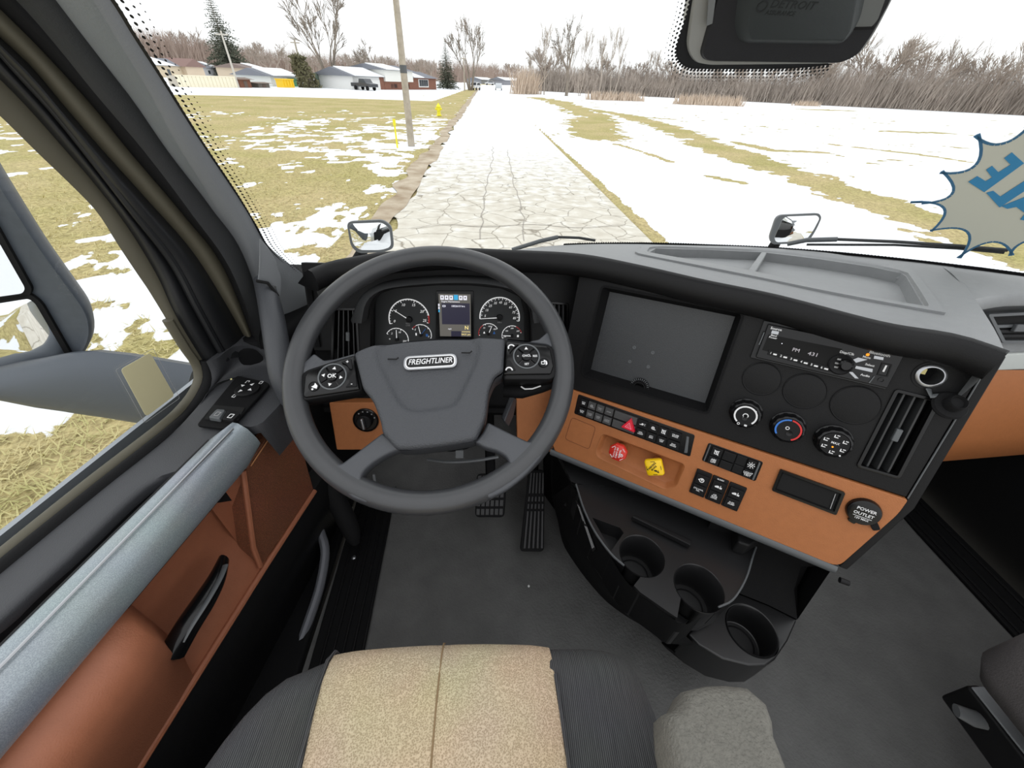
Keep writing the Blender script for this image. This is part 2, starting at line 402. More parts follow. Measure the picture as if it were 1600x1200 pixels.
# lower A-pillar post / kick panel between the door and the footwell
kp = MB()
kp.prism3([(-.60, 1.1, Z0 - .1), (-.40, 1.1, Z0 - .1), (-.40, .88, Z0 - .1), (-.445, .70, Z0 - .1), (-.52, .66, Z0 - .1), (-.60, .72, Z0 - .1)], (0, 0, .72))
tag(kp.build('wall_left', M['blackm'], bevel=.02, seg=3), 'black kick panel in the footwell corner', kind='structure')
# door sill of the cab with its grey rubber lip
js = MB()
js.prism3([(-.62, -.4, Z0 - .2), (-.41, -.4, Z0 - .2), (-.43, .75, Z0 - .2), (-.54, .75, Z0 - .2)], (0, 0, .215))
tag(js.build('baseboard_left', M['blackm'], bevel=.01), 'black door sill of the cab', kind='structure')
sl = MB(); pth = smooth([D(500, 830, 1.02), D(508, 862, 1.0), D(500, 915, .965), D(484, 965, .93), D(468, 1010, .90), D(440, 1085, .85)], 24)
sl.tube(pth, (.011, .016), 10); tag(sl.build('trim_1', mat('grey_door_seal', L((112, 114, 120)), .6)), 'grey rubber door seal curving along the sill', kind='structure')
sl = MB(); pth = smooth([D(505, 740, .98), D(522, 775, 1.0), D(545, 820, 1.02), D(556, 850, 1.03)], 16)
sl.tube(pth, [.022, .024, .024, .024, .024, .024, .024, .024, .024, .024, .024, .023, .022, .02, .017, .01], 12); tag(sl.build('trim_2', M['rubber']), 'rounded black post trim beside the door hinge', kind='structure')
# right cab side (passenger door, seen only low down)
rw = MB(); RF = Frame((1.44, .4, 1.8), (0, -1, 0), n=(-1, 0, 0))
rw.box(RF, -.6, .9, -.2, .45, -.03, 0)
rw.build('wall_right', M['black'], bevel=.01).__setitem__('kind', 'structure')
rs = MB(); rs.prism3([(1.30, -.3, Z0), (1.42, -.3, Z0), (1.42, .95, Z0), (1.30, .95, Z0)], (0, 0, .012))
o = rs.build('baseboard_right', M['blackm'], bevel=.004); tag(o, 'black sill plate by the passenger door', kind='structure')
for k in range(3):
    r = MB(); x = 1.315 + k * .04; r.tube([(x, -.3, Z0 + .014), (x, .95, Z0 + .014)], .004, 6); r.build('rib', M['black'], o)
# ---------------------------------------------------------------- windshield
win = thing('window_1', 'wide curved windshield', None, (.4, 1.1, 2.08), kind='structure')
xs = np.linspace(-.455, 1.42, 40)
gl = MB(); gl.grid([[wpt(x, z) for x in xs] for z in np.linspace(2.03, 2.72, 8)])
gl.build('pane', M['glass'], win)
def wnorm(x): return _n([.842 * (x - .4) / .9025 , -1 * -1.0 * -1, -.72]) # towards the cab
def on_glass(px, py, off=.002):
    p = whit(px, py); return p - _n(p - EYE) * off
def strip3(rows): return MB().grid(rows)
# frit bands and their dots (black ceramic print on the glass)
E5 = [(60, -150), (120, -80), (180, 0), (210, 50), (250, 113), (290, 178), (320, 225), (370, 300), (400, 350), (420, 385), (450, 416), (467, 431), (492, 443)]
edge = smooth([whit(*p) for p in E5], 60)
zs = [p[2] for p in edge]
def dotstrip(mb, path, rows, step, side, off=.003):
    P = resample(path, max(2, int(sum(np.linalg.norm(np.diff(np.array(path), axis=0), axis=1)) / step)))
    for i in range(1, len(P) - 1):
        t = _n(P[i + 1] - P[i - 1]); inn = _n(EYE + np.array([0, -.1, 0]) - P[i]); nn = inn - t * t.dot(inn); nn = np.array([0, -.82, -.57]) if True else nn
        s = _n(np.cross(t, nn)) * side
        for k in range(rows):
            r = step * (.40 - .27 * k / max(rows - 1, 1)); c = P[i] + s * step * (.95 * k) + t * (step * .5 * (k % 2)); c = np.array([c[0], wbase(c[0]) - .72 * (c[2] - 2.08), c[2]]) + nn * off
            mb.add([c + t * r * math.cos(a) + s * r * math.sin(a) for a in np.linspace(0, 2 * math.pi, 8, endpoint=False)], [tuple(range(8))])
dots = MB(); dotstrip(dots, edge, 4, .0062, -1.0)
tag(dots.build('frit_dots', M['frit'], win, fix=False, sm=False), kind='stuff')
fb = MB(); fb.grid([[p + np.array([-.03, 0, 0]) for p in edge], [p + np.array([.002, -.003, -.002]) for p in edge]]); fb.build('frit_band', M['frit'], win)
# bottom frit along the dash on the right half
bot = [wpt(x, z) for x, z in ((.20, 2.083), (.43, 2.088), (.62, 2.096), (.78, 2.110), (.92, 2.122), (1.05, 2.133), (1.15, 2.142), (1.25, 2.15), (1.36, 2.155))]
fb = MB(); fb.grid([[p + np.array([0, .03, -.05]) for p in bot], [p + np.array([0, -.004, .0]) for p in bot]]); fb.build('frit_band', M['frit'], win)
dots = MB(); dotstrip(dots, bot, 3, .007, 1.0); tag(dots.build('frit_dots', M['frit'], win, fix=False, sm=False), kind='stuff')
# frit round the sensor housing
FO = [(1088, -50), (1075, 15), (1062, 55), (1056, 78), (1060, 95), (1075, 106), (1100, 108), (1200, 108), (1255, 106), (1300, 101)]
FI = [(1140, -50), (1140, 20), (1140, 40), (1140, 50), (1145, 60), (1150, 70), (1160, 78), (1200, 80), (1255, 92), (1300, 100)]
fo = smooth([on_glass(*p) for p in FO], 40); fi = smooth([on_glass(*p) for p in FI], 40)
fb = MB(); fb.grid([fo, fi]); fb.build('frit_band', M['frit'], win)
dots = MB(); dotstrip(dots, fo, 4, .0062, 1.0); tag(dots.build('frit_dots', M['frit'], win, fix=False, sm=False), kind='stuff')
# header above the frame
hd = MB(); hd.grid([[wpt(x, 2.70) + np.array([0, dy, dz]) for x in xs] for dy, dz in ((.06, .08), (0, .03), (-.03, -.02), (-.06, .0), (-.07, .05))])
tag(hd.build('trim_3', M['pillar_dark']), 'windshield header trim above the glass', kind='structure')
# ---------------------------------------------------------------- A-pillar, seals, door frame
def dpl(c): return (DF.o + DF.n * c, DF.n)
def poly_on(pts, c):
    return [hit(x, y, *dpl(c)) for x, y in pts]
G0 = poly_on([(-90, 90), (-40, 145), (0, 181), (60, 240), (110, 288), (152, 332), (184, 382), (216, 430), (233, 455), (265, 508), (291, 555), (308, 592)], .0)
G1 = poly_on([(-80, 40), (-30, 95), (0, 124), (45, 170), (105, 238), (150, 290), (200, 356), (245, 430), (268, 480), (290, 520), (324, 575)], .012)
G1b = poly_on([(-70, 10), (-20, 66), (20, 112), (75, 172), (130, 240), (200, 330), (262, 410), (300, 480), (346, 562)], .03)
G2 = poly_on([(-80, -40), (-40, 20), (0, 58), (50, 105), (100, 165), (165, 240), (230, 312), (300, 392), (350, 470), (398, 555)], .045)
G3 = poly_on([(-70, -60), (-35, -20), (0, 14), (50, 63), (100, 116), (150, 172), (205, 240), (290, 340), (350, 420), (403, 548)], .06)
G3b = poly_on([(-50, -70), (-10, -35), (25, 0), (60, 38), (105, 92), (150, 148), (228, 240), (300, 335), (362, 425), (410, 550)], .085)
G4 = [whit(x, y) * .45 + hit(x, y, *dpl(.085)) * .55 for x, y in [(0, -120), (50, -50), (87, 0), (125, 50), (165, 102), (210, 160), (265, 240), (330, 325), (385, 410), (430, 560)]]
G5 = [whit(x, y) for x, y in [(60, -150), (120, -80), (180, 0), (210, 50), (250, 113), (290, 178), (328, 238), (385, 325), (425, 390), (500, 446)]]
def band(a, b, n=40, bulge=0.0, m=8):
    A, B = smooth(a, n), smooth(b, n); rows = []
    for i in range(m + 1):
        t = i / m; R = A * (1 - t) + B * t
        k = 4 * t * (1 - t) * bulge; R = R + np.array([_n(EYE - p) * k for p in R]); rows.append(R)
    return rows
pil = thing('pillar_1', 'grey padded windshield pillar beside the driver', None, tuple(G5[-1]), kind='structure')
MB().grid(band(G4, G5, bulge=.018)).build('pillar_pad', M['pillar'], pil)
MB().grid(band(G3b, G4, bulge=.006)).build('pillar_side', M['pillar_dark'], pil)  # unlit side of the same trim, its shade put into the darker colour
MB().grid(band(G3, G3b, bulge=.006)).build('inner_seal', M['rubber'], pil)
MB().grid(band(G2, G3, bulge=.012)).build('door_seal', M['seal_olive'], pil)
MB().tube([p + DF.n * .004 for p in smooth(np.array(G2) * .5 + np.array(G3) * .5, 40)], .004, 6).build('seal_lip', M['rubber'], pil)
p2_ = MB(); p2_.tube([wpt(1.40, z) + np.array([.03, -.02, 0]) for z in (2.08, 2.3, 2.5, 2.72)], (.07, .05), 10); tag(p2_.build('pillar_2', M['pillar'], None), 'grey windshield pillar on the passenger side', kind='structure')
# grab handle on the pillar
gh = thing('grab_handle', 'charcoal grab handle curving down the windshield pillar', 'handle', tuple(D(420, 450, .80)))
pth = smooth([D(412, 440, .735), D(420, 470, .725), D(428, 510, .715), D(434, 550, .71), D(440, 590, .71), D(454, 625, .735)], 20)
MB().tube(pth, [(.017 + .004 * math.sin(i / 19 * 3.1), .022) for i in range(20)], 14).build('grip', M['spoke'], gh)
cv = MB(); q = [D(405, 371, .655), D(418, 385, .675), D(430, 405, .70), D(438, 430, .73), D(437, 458, .74), D(432, 458, .735), D(430, 443, .72), D(418, 440, .71), D(402, 438, .695), D(404, 425, .69), D(405, 400, .67)]
cv.prism3(q, (.0, .0, -.006)); cv.build('mounting_cover', M['pillar'], gh, bevel=.003)
MB().tube([D(401, 439, .69), D(418, 442, .705), D(434, 462, .73)], .003, 6).build('cover_gap', M['deep'], gh)
# ---------------------------------------------------------------- driver door
door = thing('door_1', 'driver door with brown trim and silver armrest rail', None, tuple(DF.p(0, .5, 0)), kind='structure')
MB().grid(band(G0, G1, bulge=.004)).build('glass_run', M['seal_olive'], door)
MB().grid(band(G1, G1b, bulge=.01)).build('window_frame', M['frame'], door)
MB().grid(band(G1b, G2, bulge=.02)).build('window_frame', M['frame'], door)
MB().tube([p + DF.n * .01 for p in smooth(G1b, 40)], .006, 8).build('frame_ridge', M['frame'], door)
# door glass
gl = MB(); gl.grid([[DF.p(a, b, -.004) for a in np.linspace(-.9, .3, 4)] for b in np.linspace(-.65, .06, 4)]); gl.build('window_pane', M['glass'], door)
# lower glass seal
ZS = 1.96
S0 = [at_z(*p, ZS) for p in [(-260, 1060), (-120, 955), (0, 862), (140, 748), (250, 660)]] + [hit(300, 615, *dpl(.004)), hit(314, 590, *dpl(.004)), hit(312, 570, *dpl(.002)), hit(292, 560, *dpl(.0)), hit(276, 560, *dpl(0))]
S0 = [at_z(*p, ZS) for p in [(-260, 1070), (-120, 965), (0, 868), (140, 754), (255, 664)]] + [hit(x, y, *dpl(.006)) for x, y in [(285, 636), (303, 612), (311, 590), (306, 568), (290, 545), (262, 500)]]
MB().tube(smooth(S0, 50), (.009, .007), 10).build('glass_run', M['seal_olive'], door)
S1 = [p + DF.n * .012 + np.array([0, 0, -.004]) for p in S0[:-2]]
S1 = [at_z(*p, ZS) for p in [(-250, 1085), (-120, 985), (0, 887), (150, 765), (262, 676)]] + [hit(x, y, *dpl(.02)) for x, y in [(295, 645), (316, 615), (325, 590), (321, 563)]]
MB().tube(smooth(S1, 50), (.009, .008), 10).build('glass_seal', M['rubber'], door)
# door top: sill surface with the pull pocket open along its inner side
q = [(-250, 1095), (-120, 990), (0, 893), (150, 770), (265, 680), (300, 645), (320, 622), (345, 600), (402, 580)]
pk = [(322, 728), (300, 731), (278, 734), (252, 742), (225, 758), (195, 783), (105, 868), (0, 962), (-120, 1062), (-300, 1205)]
A = smooth([at_z(x, y, ZS) for x, y in q], 60); B = resample([at_z(x, y, ZS) for x, y in pk[::-1][:-1]] + [DF.p(.02, 0, .128), DF.p(.05, 0, .124), DF.p(.088, 0, .122), DF.p(.094, 0, .130), DF.p(.094, 0, .168), DF.p(.105, 0, .178)] + [at_z(440, 628, ZS), at_z(440, 596, ZS)], 60)
rows = [A + np.array([0, 0, -.012]), A] + [A * (1 - t) + B * t for t in (.15, .4, .65, .9)] + [B + np.array([0, 0, -.0015]), B + np.array([.002, 0, -.008]), B + np.array([[0, 0, -.09 if (p - DF.o).dot(DF.u) > .1 else -.02] for p in B])]
MB().grid(rows).build('sill_top', M['doortop'], door, angle=60)
po = smooth([at_z(x, y, ZS - .002) for x, y in pk], 40)
MB().grid([po, [p + DF.n * .002 + np.array([0, 0, -.012]) for p in po], [p + DF.n * .004 + np.array([0, 0, -.09]) for p in po], [DF.p((p - DF.o).dot(DF.u), .092, .135) for p in po], [DF.p((p - DF.o).dot(DF.u), .0, .138) for p in po]]).build('pull_pocket', M['blackm'], door, angle=60)
# raised corner pod
A = smooth([at_z(x, y, ZS) for x, y in [(311, 634), (330, 606), (352, 594), (395, 586), (432, 602)]], 20)
B = smooth([hit(322, 565, *dpl(.03)), hit(340, 559, *dpl(.05)), hit(367, 541, *dpl(.055)), hit(401, 545, *dpl(.08)), hit(425, 570, *dpl(.11))], 20)
rows = [A * (1 - t) + B * t + np.array([0, .02 * math.sin(math.pi * t), -.012 * math.sin(math.pi * t)]) for t in np.linspace(0, 1, 8)]
rows.append(B + np.array([.005, .06, 0])); MB().grid(rows).build('corner_pod', M['doortop'], door)
# switch pod on the sill
SF = Frame(at_z(365, 635, ZS + .004), at_z(440, 568, ZS) - at_z(345, 660, ZS), n=(0, -.03, 1))
def spx(pts, c=0): return [SF.px(x, y, c) for x, y in pts]
sw = thing('door_switch_panel', 'black switch panel with mirror and window controls on the door sill', 'switch panel', tuple(SF.p(0, 0, 0)))
MB().prism(SF, rpoly(spx([(309, 668), (372, 590), (418, 600), (423, 604), (360, 674)]), .006), 0, .006).build('plate', M['blackm'], sw, bevel=.002)
MB().prism(SF, rpoly(spx([(334, 634), (383, 638), (372, 658), (320, 656)], .006), .003), .005, .008).build('well', M['deep'], sw)
for i, (q, mt) in enumerate((([(339, 639), (353, 640), (343, 656), (325, 653)], 'bezel'), ([(356, 641), (377, 646), (364, 658), (346, 656)], 'black'))):
    b = MB(); b.prism(SF, rpoly(spx(q, .012), .003), .006, .013, taper=.92); o = b.build('window_switch', M[mt], sw, bevel=.001)
    m = spx(q, .013); m = np.mean(m, 0)
    MB().ringbar(SF, rrect(m[0] - .005, m[0] + .005, m[1] - .004, m[1] + .004, .001), .0012, .0132, .0136).build('icon', M['white' if i else 'grey_print'], o)
m = spx([(387, 610)], .006)[0]
b = MB(); b.lathe(SF, m[0], m[1], [(.021, .005), (.021, .010), (.015, .0125), (.008, .011)], 28); mk = b.build('mirror_knob', M['black'], sw)
for k in range(4):
    a = k * math.pi / 2 + .4; t = SF.sub(m[0] + .012 * math.cos(a), m[1] + .012 * math.sin(a), .0126, -a)
    MB().prism(t, [(-.003, -.003), (.004, 0), (-.003, .003)], 0, .0006).build('arrow', M['white'], mk)
for px_ in ((387, 597), (408, 598), (366, 619)):
    c = spx([px_], .006)[0]; MB().ringbar(SF, rrect(c[0] - .004, c[0] + .004, c[1] - .003, c[1] + .003, .001), .001, .0062, .0068).build('icon', M['white'], sw)
# armrest rail, silver woven trim
ar = MB()
endT = [at_z(x, y, ZS + .012) for x, y in [(335, 700), (378, 680)]]
R = []
for a in np.linspace(-.95, .085, 30):
    k = max(0, (a - .05) / .035); k = 1 - .35 * k ** 2
    sec = [(.126, .006), (.129, -.008), (.138, -.015), (.152, -.014), (.167, -.003), (.176, .018), (.178, .036), (.172, .050), (.152, .055), (.130, .04)]
    cx, cy = .158, .02
    R.append([DF.p(a + .03 * (k < 1) * 0, cy + (b - cy) * (k if b > cy else 1) , cx + (c - cx) * (k if c < cx else 1)) for c, b in sec])
ar.rings(R); ar.build('armrest_rail', M['carbon'], door, angle=50)
MB().tube([DF.p(a, -.0165, .158) for a in (-.95, .07)], .0018, 6).build('rail_seam', M['silver'], door)
MB().tube([DF.p(a, -.004, .125) for a in (-.95, .05)], .0025, 6).build('rail_edge', M['black'], door)
# brown trim below: shaped panel
def brow(c, pts): return [hit(x, y, *dpl(c)) for x, y in pts]
bp = MB(); rows = []
for b, c in ((.07, .10), (.10, .10), (.14, .10), (.19, .095), (.235, .112), (.275, .137), (.306, .145)):
    rows.append([DF.p(a, b, c + (.02 if a < -.32 else 0) * (1 if b > .1 else 0)) for a in np.linspace(-.95, .055, 50)])
bp.grid(rows); bp.build('trim_panel', M['tan_door'], door)
# arm cup ahead of the pull: bulging pad behind the handle
pad = MB(); R = []
for a in np.linspace(-.95, -.16, 24):
    k = min(1, max(0, (-.16 - a) / .05)); k = math.sqrt(max(0, 1 - (1 - k) ** 2))
    R.append([DF.p(a, .10 + (b - .10) * 1, .09 + (c - .09) * (.25 + .75 * k)) for c, b in ((.09, .06), (.15, .065), (.182, .085), (.19, .12), (.182, .165), (.163, .23), (.15, .29), (.09, .30))])
pad.rings(R); pad.build('arm_pad', M['tan_door'], door, angle=60)
# speaker panel with perforations, ahead
SQ = [(383, 735), (440, 652), (470, 690), (492, 768), (408, 886), (398, 860)]
spk = MB(); base = [hit(x, y, *dpl(.145)) for x, y in SQ]; spk.prism3(base, -DF.n * .05); spk.build('speaker_panel', M['mesh_tan'], door, bevel=.004)
MB().tube([hit(x, y, *dpl(.148)) for x, y in [(392, 728), (436, 662)]], .0012, 6).build('stitching', mat('light_stitch', L((214, 150, 100)), .8), door)
MB().tube([hit(x, y, *dpl(.146)) for x, y in [(380, 735), (396, 855), (407, 885)]], .005, 8).build('panel_edge', M['tan_door'], door)
MB().grid([[DF.p(a, b, .145 if a > .03 else .11) for a in (.06, .03, .0)] for b in (.06, .35)]).build('panel_return', M['tan_door'], door)
# lower brown lip and black lower door
MB().tube([DF.p(-.95, .303, .147), DF.p(.0, .297, .147), DF.p(.18, .302, .147)], (.006, .006), 8).build('trim_lip', M['tan_door'], door)
ld = MB(); rows = [[DF.p(a, b, c) for a in np.linspace(-.95, .245, 8)] for b, c in ((.27, .10), (.298, .148), (.32, .157), (.37, .16), (.46, .13), (.60, .11))]
ld.grid(rows); ld.build('lower_panel', M['black'], door, angle=25)
fe = MB(); fe.prism3([DF.p(.20, .04, .0), DF.p(.245, .30, .0), DF.p(.245, .6, .0), DF.p(-.95, .6, 0), DF.p(-.95, .04, 0)], DF.n * .08); fe.build('door_core', M['blackm'], door)
fe = MB(); fe.prism3([DF.p(.10, .05, .06), DF.p(.225, .04, .06), DF.p(.245, .15, .06), DF.p(.245, .36, .06), DF.p(.10, .36, .06)], DF.n * .06); fe.build('door_core', M['black'], door)
# outer skin
MB().prism(DF.off(-.06), [(-.95, .03), (.30, .03), (.30, .62), (-.95, .62)], -.01, 0).build('outer_skin', mat('silver_paint', L((150, 155, 160)), .3, metal=.4), door)
# release handle
hp = [hit(350, 874, *dpl(.15)), hit(338, 905, *dpl(.165)), hit(318, 940, *dpl(.172)), hit(292, 980, *dpl(.172)), hit(268, 1022, *dpl(.165))]
hp = smooth(hp, 20)
hb = MB(); hb.tube(hp, [(.007 + .010 * math.sin(min(1, i / 12) * 1.57), .012 + .006 * (i / 19)) for i in range(20)], 12); rel = hb.build('release_handle', M['gloss'], door)
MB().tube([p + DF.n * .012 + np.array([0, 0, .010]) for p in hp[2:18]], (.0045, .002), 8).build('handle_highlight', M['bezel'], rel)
cu = MB(); cu.prism3([DF.p(-.20, .19, .103), DF.p(-.02, .12, .103), DF.p(.03, .15, .103), DF.p(.02, .28, .113), DF.p(-.17, .30, .123)], -DF.n * .0); 
# glass label
lb = MB(); c0 = DF.off(.003); q = [c0.px(*p) for p in [(188, 577), (234, 551), (272, 618), (228, 651)]]
st = thing('window_label', 'blank beige sticker on the driver door glass', 'sticker', tuple(c0.p(*q[3])))
MB().prism(c0, rpoly(q, .006), 0, .0008).build('paper', mat('beige_paper', L((196, 188, 150)), .8), st)
q2 = [c0.px(*p) for p in [(180, 578), (239, 544), (281, 622), (226, 661)]]
MB().ringbar(c0, rpoly(q2, .003), .0005, .0001, .0004).build('clear_border', M['grey_print'], st)
# ---------------------------------------------------------------- outside mirrors
dm = thing('door_mirror', 'large dark grey two-glass mirror outside the driver window', 'mirror', (-1.0, .80, 1.85))
MF = Frame((-1.02, .86, 2.17), (.94, .25, 0), n=(.25, -.95, -.02))
def mpx(pts, c=0): return [MF.px(x, y, c) for x, y in pts]
oc = rpoly(mpx([(-300, 40), (-130, 40), (-20, 255), (62, 385), (140, 492), (143, 530), (118, 575), (70, 588), (-60, 610), (-300, 650)]), [.03, .08, .02, .02, .06, .04, .05, .02, .02, .03])
h = MB(); h.rings([[MF.p(*p, c) for p in inset(oc, d)] for c, d in ((-.085, .07), (-.08, .045), (-.06, .018), (-.03, .004), (-.004, .0), (.0, .004), (-.006, .012))]); h.build('housing', mat('mirror_shell_blue_grey', L((72, 78, 86)), .5, var=.1, vscale=60), dm, angle=60)
u1 = rpoly(mpx([(-300, 130), (-110, 190), (-40, 310), (40, 450), (36, 458), (-300, 505)], .002), .012)
MB().prism(MF, inset(u1, -.010), -.008, .002).build('bezel', M['rubber'], dm)
MB().prism(MF, u1, .001, .0035).build('upper_glass', M['mirror'], dm, sm=False)
l1 = rpoly(mpx([(-300, 520), (-30, 478), (46, 466), (56, 474), (104, 556), (98, 562), (0, 578), (-300, 620)], .002), .012)
MB().prism(MF, inset(l1, -.010), -.008, .002).build('bezel', M['rubber'], dm)
b = MB(); m = np.mean(np.array(l1), 0)
b.rings([[MF.p(*(m + (np.array(p) - m) * k), c) for p in l1] for c, k in ((.001, 1), (.004, .97), (.009, .8), (.0135, .5), (.015, .2))]); b.build('lower_glass', M['mirror'], dm, angle=60)
am = MB(); R = []
yz = np.array([0, 1., 0]); T0 = [hit(x, y, (0, .80, 0), yz) for x, y in [(306, 572), (150, 549), (60, 562), (-60, 585), (-260, 620)]]; T1 = [hit(x, y, (0, .80, 0), yz) for x, y in [(312, 674), (200, 653), (100, 637), (-60, 608), (-260, 640)]]
T0, T1 = smooth(T0, 14), smooth(T1, 14)
for p, q in zip(T0, T1):
    c = (p + q) / 2; v = (q - p) / 2
    R.append([c + v * math.cos(a) + np.array([0, .05, 0]) * math.sin(a) for a in np.linspace(0, 2 * math.pi, 16, endpoint=False)])
am.rings(R); am.build('arm', mat('mirror_arm_blue_grey', L((78, 84, 92)), .45), dm)
def hoodmirror(label, F, shell_px, glass_px, base, rot=0):
    t = thing('hood_mirror', label, 'mirror', base, None)
    P = rpoly([F.px(*p) for p in shell_px], .03, 5); m = np.mean(np.array(P), 0); b = MB()
    b.rings([[F.p(*(m + (np.array(p) - m) * k), c) for p in P] for c, k in ((-.11, .35), (-.10, .6), (-.07, .85), (-.03, .98), (0, 1), (.004, .98))]); b.build('shell', M['bezel'], t)
    G = rpoly([F.px(*p, .004) for p in glass_px], .025, 5); m = np.mean(np.array(G), 0); b = MB()
    b.rings([[F.p(*(m + (np.array(p) - m) * k), c) for p in G] for c, k in ((.003, 1), (.006, .98), (.012, .7), (.015, .35))]); b.build('mirror_glass', M['mirror'], t)
    s = F.p(m[0], m[1] + .05, -.05); b = MB(); b.tube([s, s * .6 + np.array(base) * .4 + np.array([0, .04, .05]), np.array(base)], [.03, .025, .035], 10); b.build('stalk', M['blackm'], t)
    return t
HF = Frame(D(577, 370, 2.0), (.95, .12, 0), n=(.12, -.97, .12))
hoodmirror('small black convex mirror on the left fender beyond the steering wheel', HF, [(541, 346), (598, 343), (612, 353), (616, 388), (600, 394), (560, 396), (548, 385)], [(544, 349), (597, 347), (609, 356), (612, 386), (596, 391), (562, 391), (551, 382)], (-.76, 2.05, 1.62))
HF2 = Frame(D(1243, 360, 2.0), (.93, -.3, 0), n=(-.3, -.93, .12))
hoodmirror('small black convex mirror on the right fender behind the wiper', HF2, [(1214, 336), (1280, 333), (1284, 340), (1275, 360), (1262, 380), (1206, 382), (1202, 372)], [(1224, 338), (1277, 336), (1281, 341), (1270, 362), (1258, 377), (1212, 379), (1209, 372)], (1.52, 2.10, 1.62))
# truck nose that carries the fender mirrors
nose = MB(); R = []
for y, hw, z, dz in ((1.22, .98, 1.80, .25), (1.6, .98, 1.73, .3), (2.1, .95, 1.60, .35), (2.6, .85, 1.42, .4), (2.9, .65, 1.2, .4)):
    R.append([np.array([.4 + hw * sx, y, z - dz * max(0, abs(sx) - .6) * 1.2]) for sx in np.linspace(-1.25, 1.25, 15)])
nose.grid(R); R2 = R[-1]; nose.grid([R2, [p * [1, 1, 0] + np.array([0, .05, .5]) for p in R2]])
tag(nose.build('truck_hood', mat('white_hood_paint', L((225, 227, 228)), .25, coat=.5)), 'white truck hood sloping away below the windshield', 'hood', kind='structure')
# wipers
def wiper(label, pts, t0):
    w_ = thing('wiper', label, 'wiper', tuple(pts[0]))
    MB().tube(pts[:3], .006, 8).build('arm', M['bezel'], w_); MB().tube(pts[1:], .0038, 8).build('blade', M['pillar_dark'], w_)
def wo(px, py): p = whit(px, py); return p + _n([0, .82, .57]) * .012
wiper('black wiper resting low on the right side of the windshield', [wo(1232, 387), wo(1262, 381), wo(1310, 380), wo(1400, 384), wo(1500, 391), wo(1578, 398)], 1)
MB().tube([wo(1262, 388), wo(1400, 389), wo(1500, 395), wo(1572, 402)], .003, 6).build('blade', M['pillar_dark'], [o for o in COL.objects if o.name == 'wiper'][0])
wiper('black wiper with only its tip showing above the dash centre', [wo(800, 396), wo(845, 382), wo(872, 376), wo(905, 377), wo(930, 381)], 1)
# ---------------------------------------------------------------- camera / sensor housing at the top of the windshield
HFp = Frame(D(1235, 60, .62), (1, -.02, .0), n=(0, -.80, -.60))
def hpx(pts, c=0): return [HFp.px(x, y, c) for x, y in pts]
sh = thing('sensor_housing', 'dark plastic camera housing hanging at the top of the windshield', 'housing', tuple(HFp.p(0, 0, 0)))
rim = rpoly(hpx([(1095, -60), (1080, 20), (1072, 78), (1085, 100), (1110, 104), (1300, 102), (1345, 88), (1370, 50), (1396, 0), (1420, -60)]), [0, .02, .02, .015, .01, .02, .03, .02, .01, 0])
inn = rpoly(hpx([(1130, -60), (1110, 20), (1093, 82), (1099, 92), (1112, 95), (1310, 98), (1340, 85), (1366, 48), (1392, 0), (1416, -60)]), [0, .02, .015, .01, .01, .02, .03, .02, .01, 0])
b = MB(); b.rings([[HFp.p(*p, -.06) for p in rim], [HFp.p(*p, -.004) for p in rim], [HFp.p(*p, 0.0) for p in inset(rim, .003)]]); b.build('shroud', mat('housing_grey', L((150, 150, 146)), .5), sh)
b = MB(); m = np.mean(np.array(inn), 0); R = [[HFp.p(*p, .001) for p in inn], [HFp.p(*p, .006) for p in inset(inn, .004)]]; b.rings(R); b.build('cover', mat('housing_black', L((30, 29, 31)), .5, bump=.2, bscale=600), sh)
dr = rpoly(hpx([(1182, -60), (1166, 42), (1172, 62), (1318, 64), (1330, 46), (1352, -60)], .02), .006)
b = MB(); b.rings([[HFp.p(*p, .004) for p in inset(dr, -.016)], [HFp.p(*p, .022) for p in dr], [HFp.p(*p, .024) for p in inset(dr, .003)]]); dd = b.build('camera_door', mat('housing_door', L((50, 54, 54)), .55, bump=.2, bscale=700), sh)
e = HFp.px(1240, 8, .024); e2 = HFp.px(1212, 18, .024)
embm = mat('embossed_mark', L((30, 33, 33)), .6)
text('DETROIT', HFp, e[0], e[1], .0242, .014, embm, dd, bold=.012, sx=1.15); text('ASSURANCE', HFp, e[0] - .012, e[1] + .0105, .0242, .008, embm, dd, bold=.01)
lg = HFp.px(1191, 10, .024); MB().lathe(HFp, lg[0], lg[1], [(.0075, .024), (.0075, .0248), (.0055, .0248), (.0055, .024)], 20, cap0=False, cap1=False).build('emblem_ring', embm, dd)
MB().prism(HFp, hpx([(1112, -60), (1104, 40), (1113, 36), (1126, -60)], .008), .004, .009).build('side_slot', mat('slot_grey', L((120, 122, 122)), .5), sh)
MB().prism(HFp, rpoly(hpx([(1362, -60), (1330, 44), (1362, 42), (1372, 30), (1404, -60)], .008), .003), .004, .008).build('side_panel', mat('side_panel_grey', L((110, 112, 110)), .5), sh)
MB().prism(HFp, hpx([(1328, 43), (1366, 42), (1364, 46), (1328, 47)], .009), .004, .0095).build('gap', M['deep'], sh)
